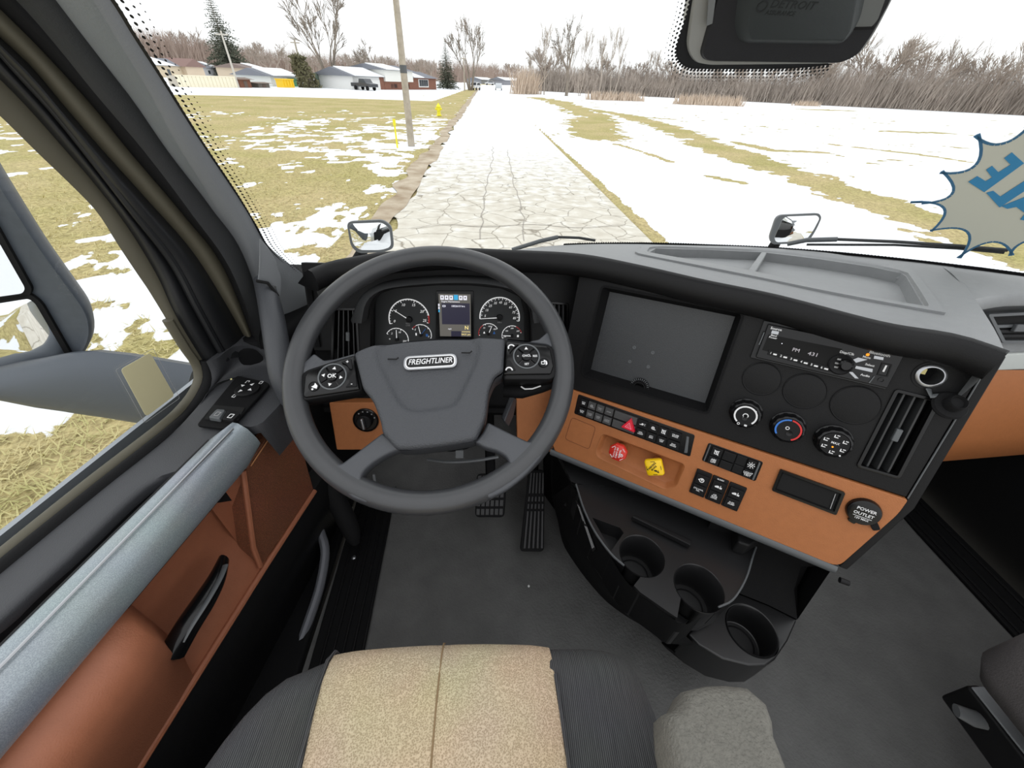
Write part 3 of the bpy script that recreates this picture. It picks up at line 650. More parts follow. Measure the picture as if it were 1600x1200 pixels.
# ---------------------------------------------------------------- sale sticker on the inside of the glass
c = whit(1560, 320); SFn = Frame(c + np.array([-.004, -.01, 0]), whit(1590, 330) - whit(1480, 310), n=_n([-.45, -.72, -.5]))
spikes = [((1690, 178), (1640, 250)), ((1606, 196), (1562, 243)), ((1526, 210), (1546, 276)), ((1470, 268), (1522, 316)), ((1422, 317), (1508, 312)), ((1453, 361), (1543, 343)), ((1498, 403), (1562, 356)), ((1580, 399), (1590, 370)), ((1650, 372), (1655, 330)), ((1740, 340), (1672, 290)), ((1730, 250), (1668, 240))]
out = []
for (p0, c0_), (p1, _) in zip(spikes, spikes[1:] + spikes[:1]):
    for k in range(10):
        t = k / 10; out.append(tuple((1 - t) ** 2 * np.array(p0) + 2 * t * (1 - t) * np.array(c0_) + t * t * np.array(p1)))
P = [SFn.px(*p) for p in out]
stk = thing('sale_sticker', 'grey starburst sticker with blue edge and reversed blue letters on the windshield', 'sticker', tuple(SFn.p(*P[60])))
MB().prism(SFn, P, 0, .001).build('burst', mat('sticker_back_grey', L((205, 205, 190)), .7), stk, sm=False)  # grey lifted to stand in for daylight through the translucent sticker
bd_ = MB(); cen = np.mean(np.array(P), 0)
for p, q in zip(P, P[1:] + P[:1]):
    e = q - p; nn_ = np.array([-e[1], e[0]]) / (np.linalg.norm(e) + 1e-9); nn_ = nn_ if nn_.dot(cen - (p + q) / 2) > 0 else -nn_
    bd_.prism(SFn, [p, q, q + nn_ * .0045, p + nn_ * .0045], -.0002, .0014)
bd_.build('blue_border', mat('sticker_blue', L((64, 112, 146)), .6), stk, sm=False)
bl = mat('sticker_letter_blue', L((62, 140, 186)), .6)
def lpoly(pts, nm): MB().prism(SFn, [SFn.px(x, y, .0016) for x, y in pts], .0016, .0022).build('letter', bl, stk, sm=False)
lpoly([(1581, 238), (1600, 255), (1538, 300), (1513, 284), (1527, 275), (1540, 283), (1550, 277), (1541, 265), (1550, 259), (1560, 269), (1579, 257), (1569, 247)], 'E')
lpoly([(1541, 301), (1552, 298), (1563, 307), (1606, 279), (1618, 287), (1562, 324)], 'L')
lpoly([(1565, 322), (1630, 296), (1640, 303), (1607, 345), (1594, 343), (1602, 333), (1588, 323), (1574, 326)], 'A')
lpoly([(1640, 318), (1655, 310), (1660, 322), (1640, 335), (1638, 350), (1625, 352), (1622, 335)], 'S')
# ================================================================ dashboard
PF = Frame((.517, .484, 2.134), (.832, -.551, .068), w=(-.117, -.295, -.948))     # centre panel
FF = Frame((-.1, .80, 2.15), (1, 0, 0), n=(0, -.946, .325))                     # fascia ahead of the driver
dash = thing('dashboard', 'charcoal wraparound truck dashboard with padded top', 'dashboard', (.2, .9, Z0 + .5))
lipT = [at_z(x, y, z) for x, y, z in [(488, 424, 2.155), (520, 411, 2.16), (560, 403, 2.17), (600, 397, 2.178), (700, 391, 2.184), (800, 394, 2.188), (905, 400, 2.194), (1000, 418, 2.195), (1100, 441, 2.197), (1215, 465, 2.20), (1380, 508, 2.205), (1497, 528, 2.207), (1571, 552, 2.207)]]
lip = smooth(lipT, 70)
far = smooth([wpt(x, z) for x, z in ((-.44, 1.99), (-.33, 2.00), (-.2, 2.02), (-.05, 2.055), (.10, 2.07), (.24, 2.077), (.43, 2.081), (.62, 2.088), (.78, 2.101), (.92, 2.113), (1.05, 2.125), (1.12, 2.131))], 70)
right = smooth([lip[-1], at_z(1558, 522, 2.203), at_z(1540, 492, 2.19), at_z(1523, 466, 2.175), far[-1]], 14)
left = np.array([lip[0] * (1 - t) + far[0] * t for t in np.linspace(0, 1, 14)])
rows = []
for i in range(14):
    v = i / 13; r = []
    for j in range(70):
        u = j / 69
        c = (1 - v) * lip[j] + v * far[j] + (1 - u) * left[i] + u * right[i] - ((1 - u) * (1 - v) * lip[0] + u * (1 - v) * lip[-1] + (1 - u) * v * far[0] + u * v * far[-1])
        r.append(c)
    rows.append(r)
ROWS = rows
def dtop(px, py):
    """point of the dash top seen at a pixel (nearest grid cell, then its plane)"""
    best = None
    for i in range(13):
        for j in range(0, 69, 3):
            q = pix(rows[i][j]); d = (q[0] - px) ** 2 + (q[1] - py) ** 2
            if best is None or d < best[0]: best = (d, i, j)
    _, i, j = best; j = min(j, 67); n = np.cross(rows[i][j + 2] - rows[i][j], rows[min(i + 1, 13)][j] - rows[max(i - 1, 0)][j]); return hit(px, py, rows[i][j], n)
tb = MB(); tb.solid(rows, (0, 0, -.03)); padtop = tb.build('dash_top', M['dash'], dash)
inner = [(1013, 395), (1025, 388), (1100, 390), (1188, 394), (1280, 405), (1360, 417), (1408, 427), (1416, 432), (1443, 477), (1436, 480), (1360, 467), (1280, 450), (1164, 423), (1023, 398)]
ip = [dtop(*p) for p in inner]
tray = MB(); tray.prism3([p + np.array([0, 0, .03]) for p in ip], (0, 0, -.052)); cut(padtop, tray)
MB().prism3([p * .97 + np.mean(ip, 0) * .03 + np.array([0, 0, -.022]) for p in ip], (0, 0, -.002)).build('tray_floor', M['dash'], dash)
outer = [(992, 396), (1000, 390), (1012, 385), (1100, 386), (1190, 388.5), (1290, 397), (1362, 410), (1415, 420), (1428, 428), (1470, 485), (1466, 490), (1400, 479), (1280, 456), (1150, 429), (1008, 401)]
op = [dtop(*p) for p in outer]
def tpath(pts, n): 
    P = smooth(list(pts) + [pts[0]], n + 1); return [p for p in P[:-1]]
a = tpath(op, 60); b = tpath(ip, 60)
# flange: outer edge low, raised crown, inner edge at the recess
a = [np.array(p) for p in a]; bb = []
for p in a:
    d = [np.linalg.norm(p - q) for q in b]; bb.append(b[int(np.argmin(d))])
fl_ = MB(); fl_.rings([[p + np.array([0, 0, -.002]) for p in a], [p + np.array([0, 0, .004]) for p in a], [q * .85 + p * .15 + np.array([0, 0, .0045]) for p, q in zip(a, bb)], [q + np.array([0, 0, -.012]) for q in bb]], cap0=False, cap1=False)
fl_.build('tray_rim', M['dash'], dash, angle=60)
dv = [dtop(*p) for p in [(1189, 395), (1198, 396), (1180, 426), (1168, 423)]]
MB().prism3([p + np.array([0, 0, .002]) for p in dv], (0, 0, -.022)).build('tray_divider', M['dash'], dash, bevel=.003)
ov = [dtop(*p) + np.array([0, 0, -.021]) for p in [(1074, 403), (1085, 400.5), (1105, 401), (1125, 406), (1137, 414), (1130, 415.5), (1100, 413), (1078, 407)]]
ov = [at_z(*pix(p), ip[0][2] - .021) if False else p for p in ov]
MB().prism3(ov, (0, 0, .003)).build('tray_lid', M['dash'], dash, bevel=.001)
# rolled lip face under the front edge
nl = []
for j in range(70):
    t = _n(lip[min(j + 1, 69)] - lip[max(j - 1, 0)]); nl.append(_n(np.cross(t, [0, 0, 1.])))
lr = []
for dn_, ou in ((0.0005, -.012), (.0, .0), (-.006, .006), (-.02, .010), (-.034, .007), (-.041, -.003), (-.043, -.02), (-.043, -.07)):
    lr.append([lip[j] + np.array([0, 0, dn_]) + nl[j] * ou for j in range(70)])
if np.dot(nl[30], [0, -1, 0]) < 0: lr = [[lip[j] + np.array([0, 0, dn_]) - nl[j] * ou for j in range(70)] for dn_, ou in ((0.0005, -.012), (.0, .0), (-.006, .006), (-.02, .010), (-.034, .007), (-.041, -.003), (-.043, -.02), (-.043, -.07))]
MB().grid(lr).build('dash_lip', M['black'], dash, angle=70)
e = [r[-1] for r in lr]; MB().prism3(e, (e[0] - lr[0][-2]) * .1).build('lip_end', M['black'], dash)
e = [r[0] for r in lr]; MB().prism3(e, (e[0] - lr[0][1]) * .1).build('lip_end', M['black'], dash)
# right flank of the hood
MB().grid([right[:11], right[:11] + np.array([.0, .0, -.05]), right[:11] + np.array([.02, .02, -.14])]).build('hood_flank', M['dash'], dash)
for px_ in ((1370, 506), (1386, 506), (1397, 529), (1416, 532)):
    p = at_z(*px_, 2.18); MB().lathe(Frame(p, (1, 0, 0), n=(0, -.9, .4)), 0, 0, [(.0018, -.002), (.0018, .012), (.001, .013)], 8).build('screw_boss', M['bezel'], dash)
# ---- fascia in front of the driver
QL = FF.px(497, 440)
fz = MB(); fz.box(FF, -.30, .285, .012, .20, -.02, 0); fas = fz.build('driver_fascia', M['black'], dash, bevel=.003)
CL = Frame(FF.p(0, 0, -.05), FF.u, n=FF.n)
def fpx(pts, c=0): return [FF.px(x, y, c) for x, y in pts]
hole = rpoly(fpx([(578, 585), (580, 480), (590, 458), (620, 447), (684, 441), (734, 441), (790, 446), (820, 460), (829, 490), (832, 585)]), .012)
ventL = rpoly(fpx([(523, 484), (556, 484), (560, 564), (520, 568)]), .003)
ventR = rpoly(fpx([(862, 474), (886, 476), (886, 545), (862, 548)]), .003)
cut(fas, MB().prism(FF, hole, -.05, .05), MB().prism(FF, ventL, -.05, .05), MB().prism(FF, ventR, -.05, .05))
# eyebrow over the instruments
br = MB(); ph = [p for p in hole if p[1] < FF.px(700, 500)[1]]; ph = sorted(ph, key=lambda p: p[0])
top_ = smooth([FF.px(548, 500), FF.px(562, 466), FF.px(585, 447), FF.px(620, 436), FF.px(690, 430), FF.px(760, 432), FF.px(810, 442), FF.px(838, 462), FF.px(846, 500)], 40)
mid_ = smooth([FF.px(574, 500), FF.px(580, 472), FF.px(595, 455), FF.px(625, 446), FF.px(690, 440), FF.px(755, 441), FF.px(800, 450), FF.px(825, 466), FF.px(832, 500)], 40)
br.grid([[FF.p(*p, .0) for p in top_], [FF.p(*(p * .6 + q * .4), .035) for p, q in zip(top_, mid_)], [FF.p(*q, .04) for q in mid_], [FF.p(*q, .036) for q in mid_], [FF.p(*q, -.02) for q in mid_]])
br.build('instrument_brow', M['pillar_dark'], dash, angle=60)
def vent(F, quad, nsl, depth, label=None, tabk=None, horiz=False):
    V = rpoly(quad, .002); q = np.array(quad)
    MB().prism(F, inset(V, -.002), -depth - .004, -depth).build('vent_back', M['deep'], dash)
    MB().ringbar(F, inset(V, -.004), .005, -.004, .0025).build('vent_frame', M['gloss'], dash, bevel=.0008)
    for k in range(nsl):
        t = (k + .8) / (nsl + .6)
        if horiz: a, b = q[0] * (1 - t) + q[3] * t, q[1] * (1 - t) + q[2] * t
        else: a, b = q[0] * (1 - t) + q[1] * t, q[3] * (1 - t) + q[2] * t
        d = _n(b - a); s = np.array([-d[1], d[0]]) * .0014; skew = np.array([-d[1], d[0]]) * .006
        m = MB(); m.add([F.p(*(a - s), -.003), F.p(*(a + s), -.003), F.p(*(b + s), -.003), F.p(*(b - s), -.003), F.p(*(a - s + skew), -depth + .004), F.p(*(a + s + skew), -depth + .004), F.p(*(b + s + skew), -depth + .004), F.p(*(b - s + skew), -depth + .004)],
                        [(0, 1, 2, 3), (7, 6, 5, 4), (0, 4, 5, 1), (1, 5, 6, 2), (2, 6, 7, 3), (3, 7, 4, 0)])
        o = m.build('vent_slat', M['slat'], dash, bevel=.0006)
        if tabk == k:
            c = a * .5 + b * .5; MB().box(F.sub(c[0], c[1], -.003, -math.atan2(d[1], d[0])), -.010, .010, -.004, .004, 0, .007).build('vent_tab', M['bezel'], o, bevel=.0015)
def q4(F, pts): return [F.px(*p) for p in pts]
vent(FF, q4(FF, [(523, 484), (556, 484), (560, 564), (520, 568)]), 4, .03, tabk=2)
vent(FF, q4(FF, [(862, 474), (886, 476), (886, 545), (862, 548)]), 3, .03)
MB().box(FF, -.293, -.283, .03, .19, -.0, .006).build('fascia_rib', M['blackm'], dash)
# lower left: black block, tan panel with the lamp switch
lo = MB(); lo.box(FF, -.31, .285, .20, .36, -.05, -.028); lo.build('lower_fascia', M['blackm'], dash)
tl = q4(FF, [(514, 629), (600, 629), (600, 703), (526, 703)])
MB().prism(FF, rpoly(tl, .004), -.03, .0).build('tan_insert', M['tan'], dash, bevel=.002)
tr = q4(FF, [(806, 598), (876, 598), (872, 690), (860, 707), (808, 690)])
MB().prism(FF, rpoly(tr, .004), -.03, .0).build('tan_insert', M['tan'], dash, bevel=.002)
# knee panel and things under the column
kn = MB(); kn.grid([[FF.p(a, .34, -.02) for a in (-.31, .0, .30)], [FF.p(a, .38, -.06) for a in (-.31, .0, .30)], [np.array([x, .98, 1.72]) for x in (-.41, -.1, .2)]]); kn.build('knee_panel', M['blackm'], dash)
MB().tube(smooth([D(668, 718, .92), D(700, 722, .90), D(740, 720, .90), D(778, 714, .92)], 12), .004, 6).build('brake_line', M['bezel'], dash)
MB().prism3([D(712, 704, .9), D(724, 704, .9), D(724, 716, .9), D(712, 716, .9)], (0, .004, 0)).build('connector', M['bezel'], dash)
MB().prism3([D(582, 742, .93), D(586, 742, .93), D(588, 757, .93), D(584, 754, .93)], (0, .004, 0)).build('connector', M['bezel'], dash)
# ---- centre panel (black) with cubby, vent, sockets
MB_ = MB(); pts = [(-.426, -.075), (.166, -.055), (.166, .186), (-.426, .186)]
MB_.prism(PF, pts, -.02, 0); cp = MB_.build('centre_panel', M['black'], dash, bevel=.003)
def ppx(pts, c=0): return [PF.px(x, y, c) for x, y in pts]
cub = [(-.375, -.036), (-.128, -.036), (-.128, .150), (-.378, .150)]
vq = q4(PF, [(1402, 612), (1463, 627), (1402, 744), (1343, 727)])
sock = PF.px(1454, 587)
cut(cp, MB().prism(PF, rpoly(cub, .009), -.05, .05), MB().prism(PF, rpoly(vq, .002), -.05, .05), MB().lathe(PF, sock[0], sock[1], [(.0135, -.05), (.0135, .05)], 28))
cb = MB(); C1 = rpoly(cub, .009); C2 = inset(C1, .010)
cb.rings([[PF.p(*p, .003) for p in inset(C1, -.002)], [PF.p(*p, .003) for p in inset(C1, .002)], [PF.p(*p, -.004) for p in inset(C1, .003)], [PF.p(*p, -.024) for p in C2], [PF.p(*p, -.025) for p in inset(C2, .01)]], cap0=False)
cby = cb.build('display_cubby', M['blackm'], dash, angle=50)
MB().prism(PF, inset(C2, .0005), -.026, -.0235).build('cubby_floor', M['cubby'], cby)
for p in ((991, 543), (1020, 551), (984, 565), (1013, 573)):
    q = PF.px(*p, -.023); MB().lathe(PF, q[0], q[1], [(.0035, -.0245), (.0035, -.0220), (.0018, -.0220), (.0018, -.0232)], 12, cap1=True).build('screw_hole', M['bezel'], cby)
g = PF.px(1000, 604, -.024)
for k, r in enumerate((.018, .015, .012)):
    MB().lathe(PF, g[0], g[1], [(r, -.0245), (r, -.018 + .002 * k), (r - .002, -.018 + .002 * k), (r - .002, -.0245)], 24, cap0=False, cap1=False).build('grommet_ring', M['rubber'], cby)
for k in range(14):
    a = math.pi + math.pi * (k + .5) / 14; MB().box(PF.sub(g[0] + .0165 * math.cos(a), g[1] + .0165 * math.sin(a), -.018, -a), -.0022, .0022, -.0007, .0007, 0, .0012).build('grommet_tooth', M['bezel'], cby)
MB().lathe(PF, g[0], g[1], [(.011, -.0245), (.011, -.0230)], 20).build('grommet_core', M['deep'], cby)
vent(PF, vq, 3, .028, tabk=1)
for p, r in (((1190, 592), .0285), ((1257, 611), .0295), ((1336, 633), .031)):
    q = PF.px(*p); o = MB().lathe(PF, q[0], q[1], [(r, -.001), (r, .0015), (r - .001, .0022), (r - .002, .0015), (r - .003, .0018), (0.001, .0018)], 48).build('gauge_blank', M['black'], dash)
# side edge of the centre stack
sd = MB(); pts = [(.168, -.045), (.180, -.045), (.182, .20), (.150, .345), (.138, .345), (.168, .2)]
sd.prism(PF, pts, -.05, -.002); sd.build('side_edge', M['black'], dash, bevel=.002)
MB().tube([PF.p(.1675, -.04, .001), PF.p(.1675, .186, .001)], .0011, 6).build('edge_highlight', M['bezel'], dash)  # grey tube draws the thin highlight along the panel's right edge
bx = MB(); bx.prism(PF, [(-.43, -.07), (.178, -.05), (.18, .19), (.14, .345), (-.40, .345), (-.43, .2)], -.10, -.036); bx.build('stack_body', M['blackm'], dash)
# tan switch panel below
tp_ = [(-.43, .1875), (.168, .1875), (.1665, .215), (.136, .343), (-.40, .343), (-.425, .30)]
tz = MB(); tz.prism(PF, rpoly(tp_, [.002, .004, .01, .014, .004, .004]), -.02, .004); tanp = tz.build('tan_panel', M['tan'], dash, bevel=.004, seg=3)
rec = rpoly(ppx([(943, 677), (1071, 725), (1057, 758), (1040, 763), (935, 713), (932, 703)]), .008)
cut(tanp, MB().prism(PF, rec, -.012, .05))
rc = MB(); rc.rings([[PF.p(*p, .005) for p in inset(rec, -.001)], [PF.p(*p, .003) for p in inset(rec, .002)], [PF.p(*p, -.009) for p in inset(rec, .006)], [PF.p(*p, -.0105) for p in inset(rec, .009)]], cap0=False); rc.build('valve_recess', M['tan'], dash, angle=60)
bk_ = rpoly(ppx([(894.5, 650.7), (932.5, 666.3), (921.6, 701.4), (883.6, 685)]), .008)
MB().ringbar(PF, bk_, .0009, .0035, .0046).build('blank_outline', mat('tan_groove', L((110, 62, 34)), .7), dash)
# grey bezel below the tan
bz = MB(); R = []
for a in np.linspace(-.41, .136, 20): R.append([PF.p(a, b, c) for b, c in ((.343, .003), (.348, .006), (.356, .004), (.362, -.004), (.366, -.02), (.345, -.03))])
bz.rings(R); bz.build('lower_bezel', M['bezel'], dash, angle=60)
# passenger side of the dash
QF = Frame((1.0, .66, 2.10), (1, .03, 0), n=(.03, -.97, .24))
PT = [at_z(1519, 468, 2.165), hit(1560, 461, QF.o, QF.n), hit(1600, 459, QF.o, QF.n), hit(1700, 462, QF.o, QF.n), QF.p(.42, -.02)]
pe = smooth(PT, 20); pfar = smooth([wpt(x, z) for x, z in ((1.10, 2.128), (1.18, 2.135), (1.25, 2.14), (1.35, 2.145), (1.42, 2.15))], 20)
MB().grid([pe * (1 - t) + pfar * t + np.array([0, 0, .006 * math.sin(math.pi * t)]) for t in np.linspace(0, 1, 6)]).build('passenger_top', M['dash'], dash)
MB().grid([pe, pe + np.array([0, -.012, -.008]), pe + np.array([0, -.012, -.02]), pe + np.array([0, .02, -.03]), pe + np.array([0, .04, -.16])]).build('passenger_brow', M['dash'], dash, angle=60)
MB().box(QF, -.35, .43, .0, .125, -.03, -.012).build('passenger_fascia', M['dash'], dash)
vq2 = [QF.px(x, y, -.012) for x, y in [(1541, 492), (1660, 484), (1660, 532), (1556, 531)]]
V3 = Frame(QF.p(0, 0, -.010), QF.u, n=QF.n); vq2 = [V3.px(x, y) for x, y in [(1543, 493), (1660, 487), (1660, 530), (1562, 530)]]
MB().prism(V3, rpoly(vq2, .004), -.002, .002).build('vent_back', M['deep'], dash)
MB().ringbar(V3, rpoly(inset(vq2, -.006), .006), .006, .0, .010).build('vent_frame', M['bezel'], dash, bevel=.001)
for t in (.42, .62, .82):
    a, b = np.array(vq2[0]) * (1 - t) + np.array(vq2[3]) * t, np.array(vq2[1]) * (1 - t) + np.array(vq2[2]) * t
    MB().prism(V3, [a + [0, -.003], b + [0, -.003], b + [0, .003], a + [0, .003]], .003, .007).build('vent_slat', M['bezel' if t < .5 else 'black'], dash)
tb_ = V3.px(1590, 512, .008); MB().box(V3, tb_[0] - .012, tb_[0] + .03, tb_[1] - .008, tb_[1] + .008, .006, .014).build('vent_tab', M['bezel'], dash, bevel=.002)
MB().prism(V3, [V3.px(1560, 552), V3.px(1700, 545), V3.px(1700, 572), V3.px(1540, 578)], -.01, .006).build('silver_strip', mat('pale_trim', L((186, 190, 186)), .45), dash, bevel=.003)
pg = MB(); A = [V3.px(1440, 580), V3.px(1440, 735)]; 
rows_ = []
for t, c in ((0, .004), (.3, .012), (.7, .010), (.93, .0), (1, -.03)):
    y0 = 577 + (731 - 577) * t; rows_.append([V3.p(*V3.px(x, y0 + (x - 1480) * (-.09 * t)), c) for x in (1400, 1480, 1540, 1600, 1680, 1760)])
pg.grid(rows_); pg.build('passenger_tan_panel', M['tan'], dash, angle=60)
MB().grid([rows_[-1], [p + np.array([0, .28, -.08]) for p in rows_[-1]]]).build('passenger_under', M['blackm'], dash)
# ================================================================ instrument cluster
ic = thing('instrument_cluster', 'instrument cluster with two dials, small gauges and a lit centre display behind the wheel', 'gauge cluster', tuple(CL.p(0, .1, 0)))
def cpx(pts, c=0): return [CL.px(x, y, c) for x, y in pts]
face = rpoly(cpx([(585, 590), (587, 468), (595, 458), (620, 450), (684, 445), (734, 445), (783, 450), (812, 463), (819, 490), (821, 590)]), .008)
MB().prism(CL, face, -.006, 0).build('face', M['dial'], ic)
MB().ringbar(CL, inset(face, -.012), .012, -.006, .012).build('bezel', M['black'], ic, bevel=.002)
def gauge(px, r_px, a0, a1, nt, labels, needle, red=None, redmat='red_print', major=5, sz=.0085, lr=.74, name='dial'):
    """angles in degrees, clockwise from the left horizontal"""
    c = CL.px(*px); r = abs(CL.px(px[0] + r_px, px[1])[0] - c[0]); th = lambda d: math.radians(180 + d)
    n = 40; m = MB()
    arc = lambda r0, r1, d0, d1, h, k: MB().rings([[CL.p(c[0] + rr * math.cos(th(d)), c[1] + rr * math.sin(th(d)), hh) for rr, hh in ((r0, 0), (r0, h), (r1, h), (r1, 0))] for d in np.linspace(d0, d1, k)])
    ring = arc(r, r * .955, a0, a1, .0012, n).build(name, M['gauge_white'], ic)
    if red: arc(r * 1.001, r * .93, red[0], red[1], .0016, 10).build('red_zone', M[redmat], ring)
    tk = MB()
    for k in range(nt + 1):
        d = a0 + (a1 - a0) * k / nt; L_ = .86 if k % major == 0 else .91; w_ = .0006 if k % major == 0 else .00035
        T = CL.sub(c[0], c[1], 0, -th(d)); tk.box(T, r * L_, r * .96, -w_, w_, 0, .001)
    tag(tk.build('tick_marks', M['gauge_white'], ring, sm=False), kind='stuff')
    for s, d in labels: text(s, CL, c[0] + lr * r * math.cos(th(d)), c[1] + lr * r * math.sin(th(d)), .0006, sz, M['gauge_white'], ring, shear=.25)
    T = CL.sub(c[0], c[1], .004, -th(needle)); MB().prism(T, [(-.003, -.0009), (r * .86, -.0005), (r * .86, .0005), (-.003, .0009)], 0, .0012).build('needle', M['gauge_white'], ring)
    MB().lathe(CL, c[0], c[1], [(r * .16, 0), (r * .14, .007), (r * .05, .0075)], 20).build('needle_hub', M['black'], ring)
    return ring, c, r
q, c, r = gauge((639.5, 499), 32, -14, 190, 25, [('0', -8), ('5', 32), ('10', 70), ('15', 109), ('20', 148), ('25', 184)], 33, (168, 190))
text('RPM\nx100', CL, c[0] - .004, c[1] + .012, .0006, .005, M['grey_print'], q)
text('0', CL, c[0], c[1] - .5, -.2, .001, M['dial'], q) if False else None
q, c, r = gauge((780.7, 496), 31.5, -5, 190, 34, [('5', 5), ('15', 28), ('25', 50), ('35', 72), ('45', 92), ('55', 112), ('65', 136), ('75', 159), ('85', 182)], -4, major=2, sz=.0075, lr=.73)
text('MPH', CL, c[0], c[1] + .012, .0006, .005, M['grey_print'], q)
q, c, r = gauge((620.5, 530), 18, 30, 200, 10, [('2', 50), ('10', 112), ('200', 195)], 92, sz=.006, lr=.66)
text('o', CL, c[0] - .017, c[1] - .001, .0006, .006, M['gauge_white'], q)
q, c, r = gauge((658, 523), 16.5, 35, 200, 8, [('E', 42), ('F', 195)], 78, (40, 62), sz=.0055, lr=.72)
T = CL.sub(c[0], c[1], .004, -math.radians(180 + 128)); MB().prism(T, [(-.002, -.0007), (r * .8, -.0005), (r * .8, .0005), (-.002, .0007)], 0, .001).build('needle', M['blue_print'], q)
MB().prism(CL, [(c[0] + .011, c[1] - .002), (c[0] + .016, c[1] - .002), (c[0] + .016, c[1] + .004), (c[0] + .011, c[1] + .004)], 0, .0008).build('icon', M['blue_print'], q)
MB().prism(CL, [(c[0] - .013, c[1] - .004), (c[0] - .010, c[1] - .004), (c[0] - .010, c[1] + .002), (c[0] - .013, c[1] + .002)], 0, .0008).build('icon', M['gauge_white'], q)
q, c, r = gauge((763.5, 521), 16, -12, 150, 10, [('50', 50), ('100', 95), ('150', 142)], 112, (-12, 55), sz=.0045, lr=.70)
MB().prism(CL, [(c[0] + .010, c[1] + .001), (c[0] + .016, c[1] + .001), (c[0] + .013, c[1] - .006)], 0, .0008).build('icon', M['blue_print'], q)
MB().prism(CL, [(c[0] - .013, c[1] + .0), (c[0] - .008, c[1] + .0), (c[0] - .0105, c[1] - .005)], 0, .0008).build('icon', M['gauge_white'], q)
q, c, r = gauge((800, 524.5), 16, -15, 160, 10, [('100', -8), ('150', 40), ('200', 88), ('250', 140)], 2, (112, 160), sz=.0045, lr=.72)
MB().prism(CL, [(c[0] + .012, c[1] + .003), (c[0] + .016, c[1] + .003), (c[0] + .016, c[1] - .002), (c[0] + .012, c[1] - .002)], 0, .0008).build('icon', M['gauge_white'], q)
# centre display
dp = cpx([(681.5, 454.6), (739.5, 454.6), (741, 556), (680, 556)], .004)
o = MB().prism(CL, rpoly(dp, .002), 0, .004).build('display', M['gloss'], ic, bevel=.001)
d0, d1 = CL.px(685, 459, .005), CL.px(736, 526, .005); wd, hh = d1 - d0
X = lambda u, v: (d0[0] + wd * u, d0[1] + hh * v)
def drect(nm, u0, u1, v0, v1, mt, c=.0042, t=.0004): return MB().box(CL, d0[0] + wd * u0, d0[0] + wd * u1, d0[1] + hh * v0, d0[1] + hh * v1, c, c + t).build(nm, M[mt], o, sm=False)
drect('screen', 0, 1, 0, 1, 'lit_grey'); drect('screen_field', .08, .97, .21, .71, 'lit_dark', .0044); drect('screen_field', .36, .68, .87, 1.0, 'lit_dark', .0044)
for k, u in enumerate((.11, .25, .39, .53, .69, .83)): drect('menu_icon', u - .055, u + (.075 if k == 3 else .055), .02 if k == 3 else .035, .135, 'lit_blue' if k == 3 else 'lit_white', .0046)
for u in (.11, .25, .39, .69, .83): drect('menu_glyph', u - .02, u + .02, .06, .1, 'lit_grey', .005, .0004)
text('Engine Maintenance', CL, *X(.37, .175), .0047, .0052, M['lit_white'], o)
text('1003610 hrs', CL, *X(.60, .28), .0049, .0062, M['lit_white'], o, bold=.01)
e = X(.16, .28); MB().ringbar(CL, rrect(e[0] - .0035, e[0] + .0035, e[1] - .002, e[1] + .002, .001), .001, .0048, .0053).build('engine_icon', M['lit_white'], o)
for v, mt in ((.26, 'lit_white'), (.33, 'lit_white'), (.40, 'lit_blue')): drect('scroll_mark', -.02, .02, v - .03, v + .025, mt, .0047)
text('N', CL, *X(.86, .79), .0047, .012, M['lit_gold'], o, bold=.02); text('economy', CL, *X(.84, .88), .0047, .0052, M['lit_gold'], o); text('04:31 pm', CL, *X(.84, .95), .0047, .0056, M['lit_gold'], o, bold=.01)
text('mph', CL, *X(.32, .82), .0047, .0045, M['lit_white'], o)
# ================================================================ radio, switches, knobs on the centre stack
rad = thing('car_radio', 'black car radio with lit clock display and silver buttons set in the centre panel', 'radio', tuple(PF.p(0, .03, 0)))
MB().prism(PF, rrect(-.097, .083, -.031, .033, .002), -.004, .003).build('surround', M['gloss'], rad, bevel=.001)
body = MB().prism(PF, rrect(-.090, .081, -.027, .029, .002), .002, .012).build('faceplate', M['gloss'], rad, bevel=.0015)
def RX(zx, zy, c=.0122): return PF.px(1160 + zx / 6.154, 490 + zy / 6.154, c)
def rquad(nm, pts, mt, c=.0122, t=.0008, par=None): return MB().prism(PF, [RX(*p) for p in pts], c, c + t).build(nm, M[mt], par or rad, sm=False)
rquad('display_window', [(250, 200), (960, 340), (880, 540), (190, 350)], 'deep', .0121, .0003)
a = RX(515, 352); text('PM', PF, *a, .0126, .0078, M['lit_dim'], rad, sx=1.0); a = RX(680, 392); text('431', PF, *a, .0126, .0078, M['lit_dim'], rad, sx=1.2)
a = RX(380, 288); MB().lathe(PF, a[0], a[1], [(.0008, .0122), (.0006, .0128)], 8).build('indicator', M['lit_white'], rad)
a = RX(325, 148); text('Dual AV', PF, *a, .0124, .006, M['white'], rad, bold=.02) if False else text('Source', PF, *a, .0124, .0055, M['white'], rad, bold=.03)
rquad('source_button', [(285, 160), (352, 172), (342, 202), (275, 190)], 'silver', .0122, .0015)
a = RX(298, 222); text('Band\nPower', PF, *a, .0124, .0042, M['white'], rad, bold=.02)
for k in range(6):
    x = 300 + k * 98; y = 384 + k * 27.8; a = RX(x, y)
    b = MB().box(PF, a[0] - .008, a[0] + .0085, a[1] - .0038, a[1] + .0038, .012, .0138).build('preset_button', M['black'], rad, bevel=.0006)
    text('%d ▬' % (k + 1) if False else str(k + 1), PF, a[0] - .004, a[1], .014, .005, M['white'], b, bold=.02); MB().box(PF, a[0] - .0005, a[0] + .0045, a[1] - .0006, a[1] + .0018, .0138, .0143).build('mark', M['white'], b)
a = RX(945, 490)
